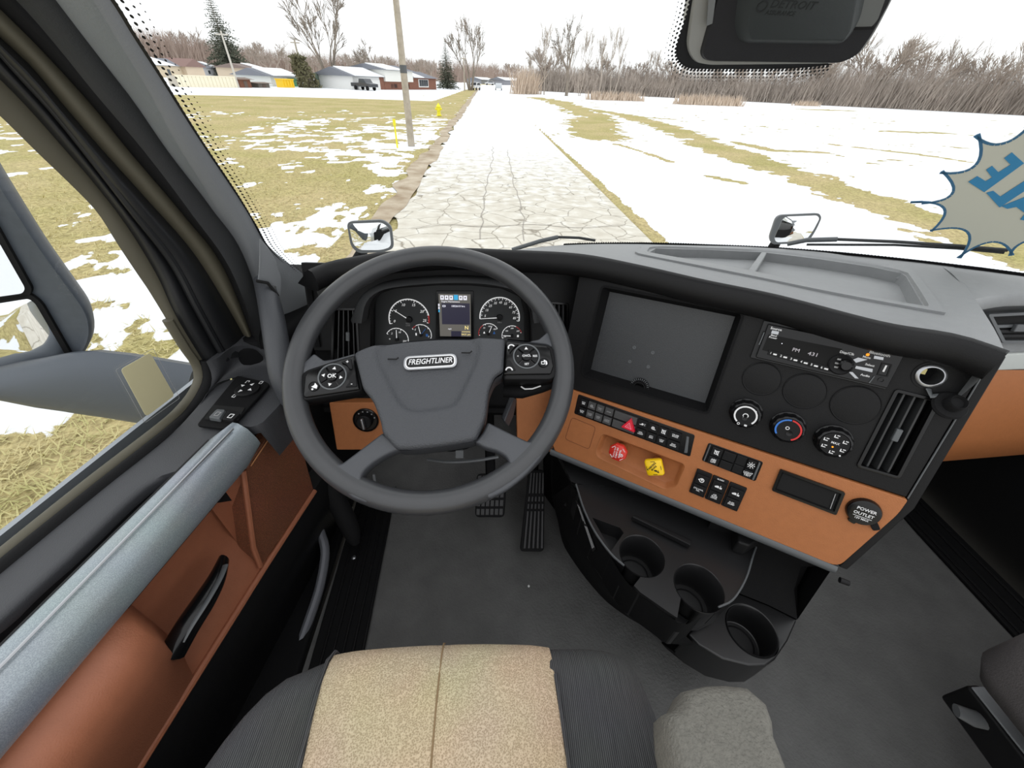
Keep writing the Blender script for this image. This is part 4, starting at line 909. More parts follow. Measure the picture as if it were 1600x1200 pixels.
MB().lathe(PF, a[0], a[1], [(.0155, .011), (.0155, .0145), (.0135, .016), (.011, .015)], 36).build('knob_ring', M['black'], rad)
MB().lathe(PF, *RX(985, 490), [(.009, .014), (.0085, .022), (.006, .024)], 28).build('volume_knob', M['gloss'], rad)
for zx, zy in ((930, 440), (900, 515), (908, 478)):
    t = RX(zx, zy, .016); MB().box(PF, t[0] - .0022, t[0] + .0022, t[1] - .0012, t[1] + .0012, .0155, .0163).build('mark', M['grey_print'], rad)
rquad('wide_button', [(1062, 440), (1110, 420), (1200, 440), (1090, 470)], 'silver', .0122, .002)
rquad('wide_button', [(1090, 500), (1250, 530), (1245, 562), (1080, 525)], 'silver', .0122, .002)
rquad('wide_button', [(1015, 555), (1058, 560), (1115, 622), (1080, 620)], 'silver', .0122, .002)
rquad('wide_button', [(1265, 402), (1355, 418), (1350, 445), (1258, 430)], 'silver', .0122, .002)
for s, zx, zy, sz in (('Disp/Clk', 1005, 380, .005), ('Mute', 1195, 420, .0045), ('Bluetooth', 1320, 388, .006), ('Select', 1225, 495, .0045), ('Audio', 1180, 595, .0045)):
    a = RX(zx, zy); text(s, PF, *a, .0124, sz, M['white'], rad, bold=.025)
a = RX(1205, 395); MB().lathe(PF, a[0], a[1], [(.0022, .0122), (.0018, .013)], 12).build('power_light', M['amber'], rad)
MB().ringbar(PF, [RX(*p) for p in [(1340, 470), (1440, 490), (1395, 610), (1290, 590)]], .0016, .0115, .0135).build('usb_port', M['black'], rad)
rquad('usb_tongue', [(1375, 495), (1392, 498), (1362, 560), (1343, 556)], 'white', .0122, .001)
a = RX(1335, 640); MB().lathe(PF, a[0], a[1], [(.004, .0115), (.004, .0135), (.0025, .0135), (.002, .0115)], 16).build('aux_jack', M['gloss'], rad)
MB().prism(PF, [RX(*p) for p in [(1262, 600), (1272, 602), (1222, 668), (1212, 664)]], .0118, .0135).build('divider', M['bezel'], rad)
MB().prism(PF, [RX(*p) for p in [(205, 180), (214, 182), (165, 300), (156, 298)]], .0118, .0135).build('divider', M['bezel'], rad)
# ---- climate knobs
def knob(name, label, c):
    t = thing(name, label, 'knob', tuple(PF.p(c[0], c[1], 0)), None); r = .0235
    m = MB(); R = []
    for rr, cc in ((r + .002, 0), (r + .002, .003), (r, .004), (r, .014), (r * .93, .019), (r * .84, .0205), (r * .80, .019)):
        ring = []
        for j in range(72):
            g = 1 + (.035 if (j % 6) in (0, 1, 2) and rr > r * .9 and cc > .0035 else 0); ring.append(PF.p(c[0] + rr * g * math.cos(2 * math.pi * j / 72), c[1] + rr * g * math.sin(2 * math.pi * j / 72), cc))
        R.append(ring)
    m.rings(R); m.build('body', M['gloss'], t, angle=30)
    MB().lathe(PF, c[0], c[1], [(r * .79, .018), (r * .79, .0205), (.001, .0205)], 40).build('cap', M['black'], t)
    return t
def arcm(nm, c, r0, r1, d0, d1, h, mt, par, n=24):
    return MB().rings([[PF.p(c[0] + rr * math.cos(math.radians(d)), c[1] + rr * math.sin(math.radians(d)), hh) for rr, hh in ((r0, h - .0006), (r0, h), (r1, h), (r1, h - .0006))] for d in np.linspace(d0, d1, n)]).build(nm, M[mt], par)
K1 = PF.px(1165, 648, .014); K2 = PF.px(1231, 670, .014); K3 = PF.px(1303, 692, .014)
k = knob('control_knob', 'round fan knob with one white arc, leftmost below the blank gauges', K1)
arcm('white_arc', K1, .0175, .0150, 125, 400, .0211, 'white', k); arcm('fan_icon', K1, .0045, .0032, -230, 40, .0211, 'white', k, 10)
MB().lathe(PF, K1[0], K1[1] + .004, [(.005, .0203), (.0045, .0212), (.001, .0208)], 18).build('dimple', M['gloss'], k)
MB().ringbar(PF, circ(K1[0] - .006, K1[1] + .0165, .0022, 12), .0008, .0205, .0212).build('off_mark', M['white'], k); MB().box(PF, K1[0] + .003, K1[0] + .007, K1[1] + .015, K1[1] + .018, .0205, .0212).build('mark', M['white'], k)
MB().lathe(PF, K1[0] + .012, K1[1] - .012, [(.0012, .0205), (.001, .0214)], 10).build('pointer', M['white'], k)
k = knob('control_knob', 'round temperature knob with half blue and half red arc', K2)
arcm('blue_arc', K2, .0185, .0160, 140, 268, .0211, 'blue_print', k); arcm('red_arc', K2, .0185, .0160, 272, 420, .0211, 'red_print', k)
MB().lathe(PF, K2[0] + .003, K2[1] + .005, [(.005, .0203), (.0045, .0212), (.001, .0208)], 18).build('dimple', M['gloss'], k)
MB().ringbar(PF, circ(K2[0] - .002, K2[1] - .003, .003, 8), .0009, .0205, .0212).build('sun_icon', M['white'], k)
MB().lathe(PF, K2[0] + .006, K2[1] + .0245, [(.0014, 0), (.0012, .0015)], 10).build('pointer', M['white'], k)
k = knob('control_knob', 'round air direction knob ringed with small white vent symbols', K3)
for i in range(6):
    a = math.radians(200 + i * 62); x, y = K3[0] + .0135 * math.cos(a), K3[1] + .0135 * math.sin(a)
    b = MB(); T = PF.sub(x, y, .0205); b.box(T, -.003, -.0018, -.002, .0025, 0, .0007); b.box(T, -.0018, .0025, .0013, .0025, 0, .0007); b.box(T, .0, .0035, -.0022, -.0010, 0, .0007); b.build('vent_symbol', M['white'], k, sm=False)
text('MAX', PF, K3[0], K3[1] - .002, .0207, .005, M['white'], k, bold=.02)
MB().lathe(PF, K3[0] - .001, K3[1] + .005, [(.0014, .0205), (.001, .0214)], 10).build('pilot_light', M['amber'], k)
MB().lathe(PF, K3[0] + .012, K3[1] + .0155, [(.0014, .0205), (.0012, .0214)], 10).build('pointer', M['white'], k)
# ---- 12 V sockets
so = thing('power_socket', 'open round lighter socket with metal rim at the upper right of the panel', 'socket', tuple(PF.p(sock[0], sock[1], 0)))
b = MB(); b.lathe(PF, sock[0], sock[1], [(.0165, -.001), (.0165, .003), (.0145, .0045), (.0125, .0045), (.0122, -.03)], 36, cap0=False, cap1=True); b.build('rim', M['silver'], so)
MB().lathe(PF, sock[0], sock[1], [(.020, -.001), (.020, .0012), (.0165, .0012), (.0165, -.001)], 36, cap0=False, cap1=False).build('collar', M['black'], so)
MB().lathe(PF, sock[0], sock[1], [(.0122, -.032), (.0122, -.029)], 24).build('bottom', M['deep'], so)
q = PF.px(1447, 582); MB().box(PF, q[0] - .004, q[0] + .002, q[1] - .004, q[1] + .004, -.028, -.006).build('contact', mat('brass', L((170, 160, 110)), .35, metal=.8), so)
cpc = PF.px(1488, 636, .02)
cp_ = thing('socket_cap', 'black rubber socket cap hanging on its strap', 'cap', tuple(PF.p(cpc[0], cpc[1], .01)))
CF_ = Frame(PF.p(cpc[0], cpc[1], .012), (.9, -.4, .1), n=(-.35, -.5, .8))
b = MB(); b.lathe(CF_, 0, 0, [(.019, -.003), (.020, 0), (.018, .003), (.011, .004), (.0105, .016), (.009, .018), (.007, .013)], 32); b.build('plug', M['rubber'], cp_)
MB().tube([PF.p(sock[0] + .004, sock[1] + .018, .003), PF.p(sock[0] + .008, sock[1] + .026, .010), CF_.p(-.004, -.014, .002)], [(.004, .0015)] * 3, 8).build('strap', M['bezel'], cp_)
# power outlet with flap
oc_ = PF.px(1349, 799, .006)
po = thing('power_outlet', 'round capped outlet marked POWER OUTLET at the right end of the tan panel', 'outlet', tuple(PF.p(oc_[0], oc_[1], .004)))
b = MB(); b.lathe(PF, oc_[0], oc_[1], [(.0225, .003), (.0225, .008), (.021, .0115), (.017, .0125), (.001, .0120)], 40); b.build('flap', M['gloss'], po)
q = PF.px(1366, 820, .006); MB().prism(PF.sub(q[0], q[1], 0, -.9), rrect(-.006, .008, -.005, .005, .003), .003, .010).build('hinge_tab', M['rubber'], po, bevel=.001)
q = PF.px(1331, 812, .006); MB().prism(PF.sub(q[0], q[1], 0, -.3), rrect(-.005, .006, -.004, .004, .003), .003, .009).build('thumb_tab', M['gloss'], po, bevel=.001)
text('POWER', PF, oc_[0] + .001, oc_[1] - .006, .0125, .0072, M['white'], po, bold=.02, rot=.0); text('OUTLET', PF, oc_[0], oc_[1] + .0025, .0125, .0070, M['white'], po, bold=.02)
text('12V MAX', PF, oc_[0], oc_[1] + .011, .0125, .0045, M['white'], po, bold=.02); MB().box(PF, oc_[0] - .012, oc_[0] + .012, oc_[1] + .0072, oc_[1] + .0078, .0122, .0128).build('rule', M['white'], po)
# ---- switch banks
def bil(Q, u, v): return (1 - u) * (1 - v) * Q[0] + u * (1 - v) * Q[1] + u * v * Q[2] + (1 - u) * v * Q[3]
def icon(F, kind, x, y, c, par, mt='white', s=.0045):
    m = MB(); T = F.sub(x, y, c)
    if kind == 'fog': m.prism(T, circ(0, 0, s * .5, 10), 0, .0006); [m.box(T, s * .7, s * 1.3, s * (k - .5) * .6 - .0003, s * (k - .5) * .6 + .0003, 0, .0006) for k in (0, 1)]; m.box(T, -s * 1.2, -s * .4, s * .2, s * .45, 0, .0006)
    elif kind == 'lamp': m.ringbar(T, circ(0, 0, s * .7, 12), s * .3, 0, .0006); m.box(T, s * .2, s * 1.2, s * .4, s * .65, 0, .0006); m.box(T, -s * .2, s * .2, -s * .2, s * .2, 0, .0006)
    elif kind == 'cross': m.prism(T, [(-s, -s), (-s * .6, -s), (s, s), (s * .6, s)], 0, .0006); m.ringbar(T, rrect(-s * .8, s * .8, -s * .8, s * .8, s * .2), s * .25, 0, .0006); m.prism(T, [(s * .6, -s), (s, -s), (-s * .2, s * .2), (-s * .4, 0)], 0, .0006)
    elif kind == 'sun':
        m.ringbar(T, circ(0, 0, s * .5, 10), s * .22, 0, .0006)
        for k in range(8): a = k * math.pi / 4; m.box(T.sub(0, 0, 0, a), s * .65, s * 1.1, -s * .1, s * .1, 0, .0006)
    elif kind == 'truck': m.prism(T, [(-s * 1.2, 0), (-s * .5, -s * .4), (0, -s * .5), (s * .3, -s * .2), (s * .3, s * .4), (-s, s * .4)], 0, .0006); m.box(T, s * .5, s * 1.3, -s * .1, s * .5, 0, .0006); m.box(T, s * .6, s * .8, -s * .8, s * .1, 0, .0006)
    elif kind == 'susp': m.ringbar(T, circ(0, 0, s * .9, 14, t0=0, t1=2 * math.pi), s * .28, 0, .0006); m.box(T, -s * .3, s * .3, -s * .5, s * .1, 0, .0006); m.box(T, -s * 1.2, -s * .6, -s * .2, s * .2, 0, .0006)
    return m.build('icon', M[mt], par, sm=False)
TW = .0006
B1 = [np.array(PF.px(*p, .006)) for p in [(905.5, 619), (1082.5, 681.5), (1075.5, 711), (899.5, 645.5)]]
s1 = thing('switch_bank', 'long two-row bank of black switches with a red hazard triangle on the tan panel', 'switches', tuple(PF.p(*bil(B1, .5, .5), 0)))
MB().prism(PF, rpoly([B1[0] + [-.004, -.003], B1[1] + [.003, -.003], B1[2] + [.004, .003], B1[3] + [-.004, .003]], .004), -.004, .005).build('frame', M['gloss'], s1, bevel=.001)
cols = [.02, .095, .175, .255, .34, .555, .645, .735, .82, .925]
top = [('ECO\nBRK', None), (None, 'lamp'), ('TRAC\nCTL', None), ('STOP', None), (None, None), (None, 'fog'), (None, 'lamp'), (None, 'cross'), ('CRUISE\nMODE', None)]
bot = [('SLIDE\n5TH', None), ('RAMP\nLAMP', None), ('PARK\nREG', None), ('CLEAR\nHORN', None), (None, None), ('UTIL\nLIGHT', None), ('ATC\nSPIN', None), ('LDW\nOFF', None), ('ENG\nBRAKE', None)]
grey = mat('switch_grey', L((66, 66, 66)), .5)
for i in range(9):
    for v0, v1, row in ((.06, .46, top), (.54, .96, bot)):
        u0, u1 = cols[i] + .004, cols[i + 1] - .004
        Q = [bil(B1, u0, v0), bil(B1, u1, v0), bil(B1, u1, v1), bil(B1, u0, v1)]; m = np.mean(Q, 0)
        sb = MB().prism(PF, rpoly(Q, .0012), .004, .0095, taper=.95).build('rocker_switch', grey if i in (1, 2, 3, 4) else M['black'], s1, bevel=.0008)
        s_, ic_ = row[i]
        if s_: text(s_, PF, m[0], m[1], .0097, .0038, M['white' if i in (0, 8) or i > 4 else 'grey_print'], sb, bold=.03)
        if ic_: icon(PF, ic_, m[0], m[1], .0095, sb, 'grey_print' if i < 5 else 'white')
hz = [PF.px(*p, .012) for p in [(986.5, 653), (992.5, 675.5), (970.5, 666)]]; m = np.mean(hz, 0)
hb_ = MB().prism(PF, rpoly(hz, .002), .008, .017, taper=.94).build('hazard_button', M['red_tri'], s1, bevel=.0015); tag(hb_, 'red triangular hazard button')
T3 = [m + (np.array(p) - m) * .5 for p in hz]; MB().ringbar(PF, T3, .0012, .017, .0176).build('triangle_mark', M['pink'], hb_, sm=False); T4 = [m + (np.array(p) - m) * .2 for p in hz]; MB().ringbar(PF, T4, .0006, .017, .0176).build('triangle_mark', M['pink'], hb_, sm=False)
MB().prism(PF, [bil(B1, .955, .1), bil(B1, .975, .1), bil(B1, .99, .9), bil(B1, .965, .95)], .004, .009).build('end_clip', M['bezel'], s1, bevel=.001)
B2 = [np.array(PF.px(*p, .006)) for p in [(1107, 692), (1193, 722.5), (1180.5, 753), (1096, 720)]]
s2 = thing('switch_bank', 'three-wide switch bank marked LIGHT TEST at its right end', 'switches', tuple(PF.p(*bil(B2, .5, .5), 0)))
MB().prism(PF, rpoly([B2[0], B2[1], B2[2], B2[3]], .004), -.004, .005).build('frame', M['gloss'], s2, bevel=.001)
for i, (u0, u1) in enumerate(((.09, .30), (.31, .54), (.55, .74), (.75, .90))):
    for v0, v1 in ((.06, .52), (.54, .95)):
        Q = [bil(B2, u0, v0), bil(B2, u1, v0), bil(B2, u1, v1), bil(B2, u0, v1)]; m = np.mean(Q, 0)
        sb = MB().prism(PF, rpoly(Q, .0012), .004, .0095 - (.003 if i == 2 else 0), taper=.95).build('rocker_switch' if i in (0, 3) else 'switch_blank', M['black'], s2, bevel=.0008)
        if i == 0: icon(PF, 'cross', m[0], m[1], .0095, sb) if v0 < .1 else text('ABS\nOFF', PF, m[0], m[1], .0097, .0052, M['white'], sb, bold=.03)
        if i == 3: icon(PF, 'sun', m[0], m[1], .0095, sb, s=.0055) if v0 < .1 else text('LIGHT\nTEST', PF, m[0], m[1], .0097, .0052, M['white'], sb, bold=.03)
for u0, u1 in ((.03, .055), (.925, .96)): MB().prism(PF, [bil(B2, u0, .06), bil(B2, u1, .06), bil(B2, u1, .94), bil(B2, u0, .94)], .004, .009).build('end_clip', M['bezel'], s2, bevel=.001)
B3 = [np.array(PF.px(*p, .006)) for p in [(1089.5, 732), (1167.5, 763), (1151.5, 799), (1076.5, 768)]]
s3 = thing('switch_bank', 'three separate tall suspension switches side by side below the light test bank', 'switches', tuple(PF.p(*bil(B3, .5, .5), 0)))
for i, (u0, u1, ic_, tx) in enumerate(((.0, .315, 'susp', '5TH WHL\nREL'), (.335, .655, 'truck', 'AIR\nSLIDE\nLOCK'), (.675, 1.0, 'truck', 'SUSP\nDUMP'))):
    Q = [bil(B3, u0, 0), bil(B3, u1, 0), bil(B3, u1, 1), bil(B3, u0, 1)]; fr = MB().prism(PF, rpoly(Q, .002), -.004, .008).build('switch_frame', M['black'], s3, bevel=.001)
    for v0, v1, cc in ((.12, .52, .012), (.55, .94, .0105)):
        Q = [bil(B3, u0 + .03, v0), bil(B3, u1 - .03, v0), bil(B3, u1 - .03, v1), bil(B3, u0 + .03, v1)]; m = np.mean(Q, 0)
        sb = MB().prism(PF, rpoly(Q, .001), .007, cc, taper=.95).build('rocker', M['black'], fr, bevel=.0008)
        if v0 < .2: icon(PF, ic_, m[0], m[1], cc, fr, s=.005)
        else: text(tx, PF, m[0], m[1], cc + .0002, .0040, M['white'], fr, bold=.03)
    if i == 1: m = bil(B3, (u0 + u1) / 2, .06); text('GUARD', PF, m[0], m[1], .0084, .0034, M['white'], fr, bold=.03)
# blank display slot
B4 = [np.array(PF.px(*p, .004)) for p in [(1219, 732), (1320.5, 768.5), (1306, 803.5), (1205.5, 765)]]
ds = thing('coin_slot', 'empty black rectangular pocket in the tan panel', 'pocket', tuple(PF.p(*bil(B4, .5, .5), 0)))
P4 = rpoly(B4, .003); b = MB(); b.rings([[PF.p(*p, .003) for p in P4], [PF.p(*p, .008) for p in P4], [PF.p(*p, .008) for p in inset(P4, .004)], [PF.p(*p, .0045) for p in inset(P4, .006)]], cap0=False); b.build('bezel', M['gloss'], ds, angle=50)
MB().prism(PF, inset(P4, .006), .0038, .0046).build('floor', M['deep'], ds)
q = [bil(B4, u, v) for u, v in ((.88, .2), (.89, .2), (.90, .85), (.89, .85))]; MB().prism(PF, q, .0045, .006).build('lip', M['grey_print'], ds)
# ---- brake valve knobs
def vknob(name, label, c, n, r, rot, mt, lines, tm, rnd):
    t = thing(name, label, 'brake knob', tuple(PF.p(c[0], c[1], -.01)))
    MB().lathe(PF, c[0], c[1], [(.0105, -.010), (.0105, .010), (.012, .014)], 20).build('stem', M['tan'], t)
    pts = rpoly([(c[0] + r * math.cos(rot + 2 * math.pi * k / n), c[1] + r * math.sin(rot + 2 * math.pi * k / n)) for k in range(n)], rnd)
    h = MB(); h.rings([[PF.p(*(np.array(c) + (np.array(p) - c) * k), cc) for p in pts] for cc, k in ((.012, .82), (.014, .9), (.020, 1.0), (.026, .97), (.0275, .9))]); hd_ = h.build('head', M[mt], t, angle=50)
    return t, hd_
RK = PF.px(965, 707.5, .026); YK = PF.px(1022, 731, .026)
t, hd_ = vknob('brake_knob', 'red eight-sided trailer air supply knob in the tan recess', RK, 8, .0195, .39, 'red', None, None, .001)
for s, dx, sz in (('TRAILER', .004, .0052), ('AIR SUPPLY', -.0015, .0048), ('PULL TO STOP', -.006, .0036)): text(s, PF, RK[0] + dx * 1.1, RK[1], .0277, sz, M['white'], hd_, bold=.02, rot=-math.pi / 2)
icon(PF, 'susp', RK[0] + .0085, RK[1] + .002, .0276, hd_, s=.004)
for k in range(4): a = math.pi / 4 + k * math.pi / 2; MB().box(PF.sub(RK[0] + .015 * math.cos(a), RK[1] + .015 * math.sin(a), .0274, -a), -.0005, .0005, -.004, .004, 0, .0006).build('edge_mark', M['white'], hd_)
t, hd_ = vknob('brake_knob', 'yellow square parking brake knob in the tan recess', YK, 4, .0235, .12 + .2, 'yellow', None, None, .005)
for s, d, sz in (('PARKING', -.006, .0055), ('BRAKE', .0, .0048)):
    text(s, PF, YK[0] + d * .8, YK[1] + d * .3, .0277, sz, M['black_print'], hd_, bold=.025, rot=1.15)
icon(PF, 'truck', YK[0] + .006, YK[1] + .004, .0276, hd_, 'black_print', s=.004)
for k in range(4): a = .32 + math.pi / 4 + k * math.pi / 2; MB().box(PF.sub(YK[0] + .0135 * math.cos(a), YK[1] + .0135 * math.sin(a), .0274, -a), -.0004, .0004, -.004, .004, 0, .0006).build('edge_mark', M['black_print'], hd_)
# ---- headlamp switch left of the column
hs = FF.px(572, 656)
ht = thing('headlamp_switch', 'round black headlamp dial in the tan panel left of the column', 'switch', tuple(FF.p(hs[0], hs[1], 0)))
MB().lathe(FF, hs[0], hs[1], [(.030, -.001), (.030, .004), (.028, .006), (.026, .003), (.001, .003)], 40).build('bezel', M['gloss'], ht)
MB().lathe(FF, hs[0], hs[1], [(.018, .002), (.017, .016), (.015, .018), (.001, .018)], 32).build('dial', M['black'], ht)
MB().box(FF.sub(hs[0], hs[1], .017, .12), -.0035, .0035, -.014, .014, 0, .012).build('grip_bar', M['silver'], ht, bevel=.003)
for k in range(5):
    a = math.radians(-130 + 28 * k); MB().box(FF.sub(hs[0] + .0225 * math.cos(a), hs[1] + .0225 * math.sin(a), .003), -.0015, .0015, -.0012, .0012, 0, .0008).build('mark', M['grey_print'], ht)
# ================================================================ steering wheel
T_ = math.radians(31.6)
WF = Frame((-.0984, .5095, 2.087), (1, 0, 0), n=(0, -math.sin(T_), math.cos(T_)))
sw_ = thing('steering_wheel', 'large grey four-spoke truck steering wheel with maker badge on its hub', 'steering wheel', tuple(WF.o))
RR = .212
m = MB(); path = [WF.p(RR * math.cos(a), RR * math.sin(a), 0) for a in np.linspace(0, 2 * math.pi, 96, endpoint=False)]
rr = []
m.rings([[WF.p((RR + .0172 * math.cos(b)) * math.cos(a), (RR + .0172 * math.cos(b)) * math.sin(a), .0165 * math.sin(b)) for b in np.linspace(0, 2 * math.pi, 18, endpoint=False)] for a in np.linspace(0, 2 * math.pi, 96, endpoint=False)], loop=True)
m.build('rim', M['wheel'], sw_)
for k, (a, b) in enumerate(((-57, 4), (-53, 4), (-49, 3))):
    pass
def wpx(pts, c=0): return [WF.px(x, y, c) for x, y in pts]
# hub cover
hubp = rpoly(wpx([(555, 554), (578, 543), (623, 533), (689, 527.5), (737, 528), (789, 531), (786, 583), (773, 591), (764, 612), (759, 655), (743, 689), (689, 698), (642, 703), (620, 703), (598, 678), (596, 662), (585, 629), (569, 610)], .02), [.004, .01, .02, .03, .02, .004, .004, .006, .006, .01, .006, .02, .02, .006, .006, .006, .01, .006])
def pdist(P, poly):
    """signed distance to a 2-D polygon, positive inside"""
    Q = np.array(poly); d = np.full(len(P), 1e9); ins = np.zeros(len(P), bool)
    for i in range(len(Q)):
        a_, b_ = Q[i - 1], Q[i]; e = b_ - a_; t = np.clip(((P - a_) @ e) / max(e @ e, 1e-12), 0, 1); d = np.minimum(d, np.linalg.norm(P - a_ - t[:, None] * e, axis=1))
        c = ((a_[1] > P[:, 1]) != (b_[1] > P[:, 1])); x = (b_[0] - a_[0]) * (P[:, 1] - a_[1]) / (b_[1] - a_[1] if abs(b_[1] - a_[1]) > 1e-12 else 1e-12) + a_[0]; ins ^= c & (P[:, 0] < x)
    return np.where(ins, d, -d)
padp = rpoly(wpx([(580, 560), (600, 505), (740, 505), (757, 545), (750, 572), (724, 626), (712, 641), (690, 646), (650, 651), (630, 646), (615, 630)], .024), .016)
HP = np.array(hubp); lo_, hi_ = HP[:, 1].min(), HP[:, 1].max(); HR = []
for bb in lo_ + (hi_ - lo_) * np.r_[0.004, .012, .025, np.linspace(.045, .95, 46), .965, .98, .992, .998]:
    xs_ = []
    for i in range(len(HP)):
        p, q = HP[i - 1], HP[i]
        if (p[1] > bb) != (q[1] > bb): xs_.append(p[0] + (q[0] - p[0]) * (bb - p[1]) / (q[1] - p[1]))
    t_ = np.sort(np.r_[0, .008, .02, np.linspace(.04, .96, 44), .98, .992, 1]); xx = min(xs_) + (max(xs_) - min(xs_)) * t_; PP = np.stack([xx, np.full(len(xx), bb)], 1)
    d = np.maximum(pdist(PP, HP), 0); e = np.clip(d / .008, 0, 1); k = np.clip(pdist(PP, padp) / .013, 0, 1); k = k * k * (3 - 2 * k)
    mid = (bb - lo_) / (hi_ - lo_); cc = .015 + .008 * np.sqrt(1 - (1 - e) ** 2) + .008 * math.sin(math.pi * min(1, mid * .75 + .2)) - .0085 * k
    HR.append([WF.p(x, bb, c) for x, c in zip(xx, cc)])
h = MB(); h.grid(HR); hub = h.build('hub_cover', M['hub'], sw_, angle=80)
h = MB(); h.rings([[WF.p(*p, c) for p in (inset(hubp, d) if d else hubp)] for c, d in ((-.035, .008), (-.02, 0), (.0165, 0))], cap1=False); h.build('hub_skirt', M['hub'], sw_)
# badge
ec = np.array(WF.px(672, 564, .03)); ev = np.array(WF.px(714, 561.5, .03)) - np.array(WF.px(630, 566.5, .03)); er = -math.atan2(ev[1], ev[0])
BF = WF.sub(ec[0], ec[1], .0245, er); hw = np.linalg.norm(ev) / 2
ov = lambda a, b: rpoly([(-a, -b), (a, -b), (a, b), (-a, b)], min(a, b) * .98, 8)
bd = MB().prism(BF, ov(hw, .0118), -.002, .003).build('badge', M['silver'], sw_, bevel=.001)
MB().prism(BF, ov(hw - .0045, .0078), .002, .0036).build('badge_field', M['gloss'], bd)
MB().prism(BF, ov(hw - .0025, .0098), .001, .0032).build('badge_ring', M['chrome'], bd, bevel=.0005)
MB().prism(BF, ov(hw - .0045, .0078), .0031, .0037).build('badge_field', M['gloss'], bd)
text('FREIGHTLINER', BF, 0, 0, .0038, .0125, M['chrome'], bd, bold=.018, shear=.25, sx=.82, ext=.0008)
for p, r0 in (((614, 560), -.1), ((729, 550), .05)):
    q = WF.px(*p, .028); MB().tube([WF.p(q[0] - .008, q[1] + .001, .0272), WF.p(q[0] + .005, q[1] + .001, .0272), WF.p(q[0] + .008, q[1] - .002, .0272)], .0012, 6).build('horn_mark', M['black'], hub)
# upper spokes with button pads
def bodyp(name, pts, c0, c1, mt, par, r=.004, bev=.003, d=.002):
    P = rpoly(pts, r); h = MB(); h.rings([[WF.p(*p, c) for p in inset(P, dd)] for c, dd in ((c0, d * 2), (c0 + .004, 0), (c1 - .002, 0), (c1, d))]); return h.build(name, M[mt], par, angle=50)
spk_l = bodyp('spoke', wpx([(554, 553), (520, 563), (478, 577), (468, 585), (462, 610), (466, 624), (474, 625), (560, 611), (566, 606)], .01), -.022, .008, 'black', sw_, r=.006)
bodyp('spoke_arm', wpx([(554, 552), (522, 561), (505, 563), (490, 552), (470, 570), (462, 600), (470, 600), (482, 580), (520, 568), (554, 557)], .006), -.014, .006, 'spoke', sw_, r=.003)
padl = bodyp('button_pad', wpx([(553, 556), (520, 566), (481, 580), (476, 588), (473, 618), (476, 621), (562, 608)], .012), .004, .012, 'gloss', sw_, r=.003)
spk_r = bodyp('spoke', wpx([(789, 530), (857, 538), (868, 545), (872, 575), (868, 588), (860, 592), (786, 592)], .01), -.022, .008, 'black', sw_, r=.006)
bodyp('spoke_arm', wpx([(792, 529), (826, 533), (842, 530), (856, 518), (876, 545), (880, 580), (870, 590), (866, 545), (855, 538), (790, 531)], .006), -.014, .006, 'spoke', sw_, r=.003)
padr = bodyp('button_pad', wpx([(791, 532.5), (855, 540), (860, 546), (865.5, 572), (861, 584), (786, 585)], .012), .004, .012, 'gloss', sw_, r=.003)
def dpad(cpx, rpx, rot, par, centre, arrows):
    c = np.array(WF.px(*cpx, .013)); r = abs(WF.px(cpx[0] + rpx, cpx[1], .013)[0] - c[0])
    ring = MB().rings([[WF.p(c[0] + q * math.cos(a), c[1] + q * math.sin(a), h) for q, h in ((r, .011), (r, .0145), (r * .9, .0145), (r * .88, .011))] for a in np.linspace(0, 2 * math.pi, 48, endpoint=False)], loop=True).build('dial_ring', M['bezel'], par)
    for k in range(4):
        d = rot + k * math.pi / 2; pts = [(c[0] + q * math.cos(d + a), c[1] + q * math.sin(d + a)) for q, aa in ((r * .40, np.linspace(-.62, .62, 6)), (r * .86, np.linspace(.72, -.72, 10))) for a in aa]
        b = MB().prism(WF, pts, .010, .0142).build('direction_button', M['black'], par, bevel=.0005)
        e = c + r * .64 * np.array([math.cos(d), math.sin(d)]); T = WF.sub(e[0], e[1], .0143, -d)
        if arrows[k] == '>': MB().prism(T, [(-.0022, -.0028), (.0025, 0), (-.0022, .0028)], 0, .0005).build('arrow', M['white'], b, sm=False)
        else: text(arrows[k], WF, e[0], e[1], .0144, .0048, M['white'], b, bold=.02, rot=er * .5)
    MB().lathe(WF, c[0], c[1], [(r * .36, .010), (r * .34, .0155), (.001, .0158)], 28).build('centre_button', M['black'], par)
    text(centre, WF, c[0], c[1], .0160, r * (.42 if len(centre) < 3 else .24), M['white'], par, bold=.03, rot=er)
dpad((519.5, 588.5), 22.5, -math.pi / 2 + .12, padl, 'OK', ['>', '>', '>', '>'])
dpad((822.5, 557), 21, -math.pi / 2 - .02, padr, 'CNCL', ['>', 'RES', 'SET', '<'])
def key(pts, par, sym, x, y, sz=.008, r0=0):
    b = MB().prism(WF, rpoly(wpx(pts, .013), .0015), .011, .0142).build('key', M['black'], par, bevel=.0006)
    if sym == 'ph': q = WF.px(x, y, .0143); MB().rings([[WF.p(q[0] + rr_ * math.cos(a), q[1] + .003 + rr_ * math.sin(a), hh) for rr_, hh in ((.006, .0143), (.006, .0148), (.0038, .0148), (.0038, .0143))] for a in np.linspace(math.pi + r0, 2 * math.pi + r0, 10)]).build('phone_symbol', M['white'], b)
    else: q = WF.px(x, y, .0143); text(sym, WF, q[0], q[1], .0144, sz, M['white'], b, bold=.03)
key([(533, 566), (549, 560), (551, 577), (547, 577), (542, 570)], padl, '+', 542.7, 565.5)
key([(549, 586), (556, 584), (558, 604), (540, 605), (546, 598)], padl, '-', 549.5, 599.5)
key([(794, 537), (811, 538), (803, 543), (796, 552)], padr, 'ph', 799, 540.5, r0=-.5)
key([(792, 563), (797, 563), (802, 572), (806, 579), (789, 580)], padr, 'ph', 795.5, 576)
